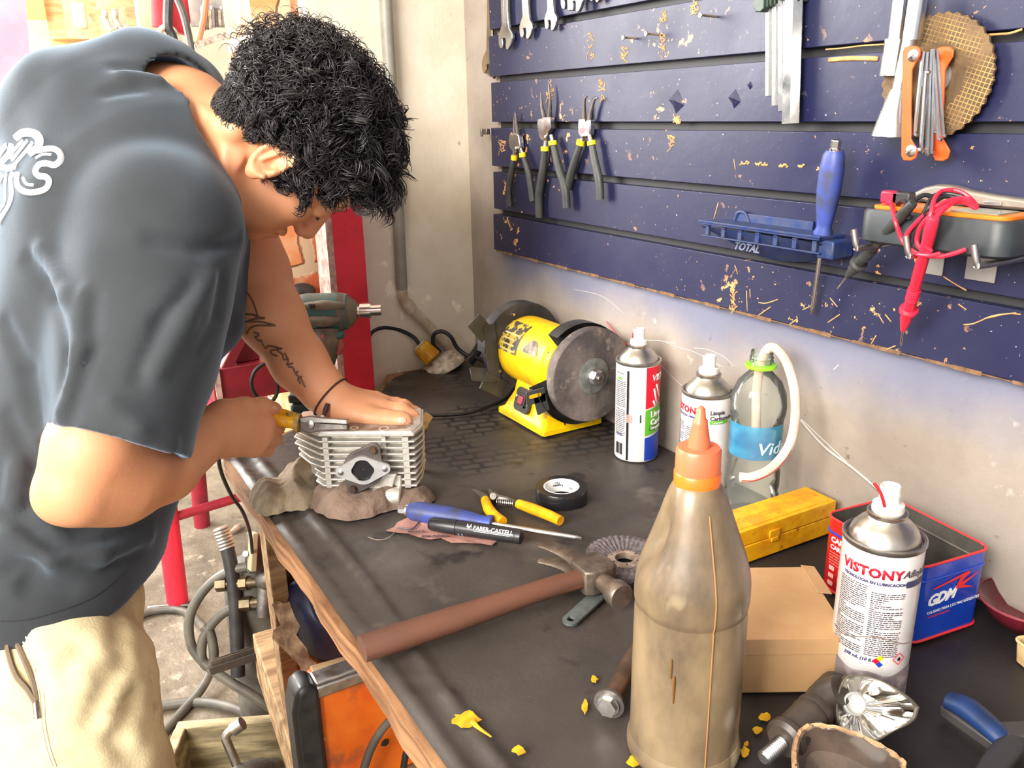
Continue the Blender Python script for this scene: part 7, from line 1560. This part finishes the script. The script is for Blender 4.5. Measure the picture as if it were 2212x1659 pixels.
# neck opening and hem
col_c = [P(322, 150, 1.03), P(350, 210, 1.00), P(395, 285, .98), P(445, 350, .985), P(500, 420, 1.0), P(540, 480, 1.04)]
for a, b in (((0, -.022, -.045), None),): s.chain([hp_(0, -.022, -.045), P(455, 318, 1.07), P(400, 268, 1.06), P(368, 215, 1.045)], [.075, .070, .066, .052], .006, op='sub')
hl = P(285, 1242, 1.02); hl2 = P(60, 1372, .89); hl3 = P(0, 1330, 1.15); nh = np.cross(hl2 - hl, hl3 - hl); nh = nh / np.linalg.norm(nh); nh = nh if nh[2] < 0 else -nh
s.cut(hl, (0.10, .02, -1))
s.cone(P(60, 1480, 1.01), P(85, 1330, 1.01), .135, .135, .004, op='sub', flat=fl)
sv, sf = s.mesh(2); N_ = normals(sv, sf)
wv = (noise3(sv, 6, 21) * .0022 + noise3(sv, 13, 22) * .0009); sv = sv + N_ * wv[:, None]
SHIRT = mat('black_cotton', srgb(38, 41, 45), srgb(48, 52, 56), 5, .85, bump=.25, bs=700, sheen_weight=.7, sheen_roughness=.45, sheen_tint=srgb(175, 200, 225))
sh = fast('t_shirt', sv, sf, SHIRT, person); st_ = bvh(sv, sf)
k1 = .2532
def c1_(l): return [(x * k1, y * k1) for x, y in l]
wh = [(.0035, *c1_([(330, 1290), (400, 1275), (470, 1275), (515, 1310), (520, 1370), (470, 1410), (400, 1395), (340, 1410), (310, 1460), (330, 1500), (390, 1510), (425, 1550), (400, 1610), (320, 1640), (230, 1640), (165, 1600), (150, 1540), (160, 1480)])),
      (.0050, *c1_([(150, 1180), (200, 1140), (290, 1140), (340, 1190), (335, 1260), (270, 1310)])), (.0040, *c1_([(110, 1230), (90, 1310), (40, 1370)])), (.0022, *c1_([(200, 1200), (130, 1280), (90, 1350)])), (.0022, *c1_([(240, 1200), (170, 1290), (110, 1370)])),
      (.0022, *c1_([(285, 1215), (230, 1290), (160, 1370), (100, 1440)])), (.0030, *c1_([(60, 1240), (20, 1290), (2, 1330)])), (.0040, *c1_([(140, 1420), (70, 1440), (4, 1420)])), (.0030, *c1_([(120, 1470), (100, 1540), (110, 1650), (90, 1740), (20, 1860), (2, 1900)])),
      (.0022, *c1_([(60, 1480), (50, 1600), (45, 1720), (2, 1800)])), (.0018, *c1_([(200, 1520), (230, 1570), (290, 1580)])), (.0016, *c1_([(310, 1350), (370, 1320), (440, 1320)])), (.0020, *c1_([(30, 1500), (10, 1540), (2, 1560)]))]
obj('shirt_print', strokes(st_, wh, .003, .0004, 5, 8), mat('print_white', (.88, .88, .9), r=.6), sh, True)
hem = [hit(st_, x, y, .0003) for x, y in [(2, 1342), (60, 1338), (120, 1322), (180, 1300), (230, 1270), (268, 1236)]]; hem = [x for x in hem if x is not None]
if len(hem) > 3: obj('hem_stitch', tube(hem, .0007, 5, 5), mat('stitch', srgb(30, 32, 36), r=.8), sh, True)

# ---------------------------------------------------------------- trousers, shoes
w = Field((-.36, .68, .03), (.36, 1.36, .98), .006)
hipc = P(85, 1340, 1.01)
kn = np.array([-.005, .885, .50]); kf = np.array([-.03, 1.10, .50]); an_n = np.array([-.07, .93, .07]); an_f = np.array([-.05, 1.13, .07])
w.cone(hipc + lat * .0 + [0, 0, .05], hipc, .125, .135, .02, flat=fl)
w.chain([hipc + lat * .065 + [0, 0, -.03], P(135, 1500, .94), P(172, 1660, .93), kn, an_n], [.100, .094, .088, .075, .062], .03)
w.chain([hipc - lat * .065 + [0, 0, -.03], P(140, 1560, 1.08), kf, an_f], [.100, .090, .075, .062], .03)
wv_, wf_ = w.mesh(1); wt = bvh(wv_, wf_)
for l in ([(30, 1385), (60, 1440), (85, 1500)], [(270, 1420), (230, 1480), (200, 1560)], [(290, 1500), (250, 1600), (290, 1650)], [(180, 1400), (140, 1440)], [(250, 1330), (255, 1390)]):
    f_ = [hit(wt, x, y, .003) for x, y in l]; f_ = [x for x in f_ if x is not None]
    if len(f_) > 1: w.chain(f_, [.006] * len(f_), .014, op='sub')
wv_, wf_ = w.mesh(2); N_ = normals(wv_, wf_); wv_ = wv_ + N_ * (noise3(wv_, 9, 31) * .0035 + noise3(wv_, 22, 32) * .0014)[:, None]
TRO = mat('sand_twill', srgb(228, 214, 172), srgb(206, 188, 148), 7, .85, bump=.4, bs=350, coord='World', spots=[(srgb(160, 146, 112), 11, .62, .12)])
tr_ = fast('trousers', wv_, wf_, TRO, person); wt = bvh(wv_, wf_)
obj('fly_zip', strokes(wt, [(.0028, (14, 1372), (18, 1410), (35, 1460), (60, 1490), (78, 1520)), (.0028, (30, 1375), (50, 1420), (70, 1470), (80, 1515))], .002, .0006, 5, 6), mat('zip_tape', srgb(112, 96, 78), r=.8), tr_, True)
obj('zip_pull', strokes(wt, [(.0032, (78, 1518), (80, 1535), (82, 1552))], .003, .001, 4, 8), DULL, tr_, True)
obj('seam', strokes(wt, [(.0009, (45, 1375), (70, 1430), (84, 1500), (88, 1560), (100, 1620), (112, 1655)), (.0009, (56, 1375), (80, 1430), (94, 1500), (96, 1560), (108, 1620), (120, 1655))], .001, .0003, 5, 5), mat('pale_thread', srgb(245, 236, 210), r=.8), tr_, True)
for c_ in (an_n, an_f):
    obj('shoe', xf(join(lathe([(.001, .0), (.05, .0), (.052, .03), (.046, .06), (.040, .09)], 24)), T(c_[0] + .045, c_[1], 0) @ Sc(2.3, .85, 1)), BLACKP, person, True)

# ---------------------------------------------------------------- pliers in the fist
pa = P(655, 912, 1.095); pdir = P(760, 912, 1.08) - P(600, 908, 1.1); pdir /= np.linalg.norm(pdir)
t = thing('combination_pliers', 'pliers with yellow handles gripped in the near fist, jaws on the engine top', 'pliers', T(Vector(pa)))
obj('handle', tube([P(560, 905, 1.09), P(600, 908, 1.09), P(625, 912, 1.09), P(648, 914, 1.09)], [.0085, .0085, .0080, .0100], 14, 5, 1.0), YELLOWP, t, True)
obj('handle', tube([P(575, 893, 1.107), P(605, 894, 1.105), P(628, 900, 1.1), P(645, 906, 1.095)], [.0070, .0075, .0070, .0080], 14, 5), YELLOWP, t, True)
obj('grip_collar', join(rod(P(638, 913, 1.09), P(648, 914, 1.09), .0135, .0125, 20), rod(P(622, 906, 1.095), P(636, 902, 1.1), .010, .0085, 16)), mat('worn_collar', srgb(176, 140, 70), srgb(110, 90, 60), 60, .5), t, True)
M_ = frame(P(650, 914, 1.09), pdir, (0, .3, 1))
obj('jaw', xf(prism([(0, -.010), (.016, -.012), (.032, -.008), (.066, -.0065), (.066, .0), (.030, .001), (.0, .004)], .010, -.005), M_ @ Rx(PI / 2)), DULL, t, True, bevel=.001)
obj('jaw', xf(prism([(0, .0), (.030, .0015), (.066, .0005), (.066, .0065), (.034, .008), (.015, .010), (.0, .008)], .009, -.004), M_ @ Rx(PI / 2)), STEEL, t, True, bevel=.001)
obj('pivot', xf(lathe([(.0055, .0), (.0055, .0075), (.0001, .009)], 18), M_ @ T(.016, 0, 0) @ Rx(PI / 2)), STEEL, t, True)
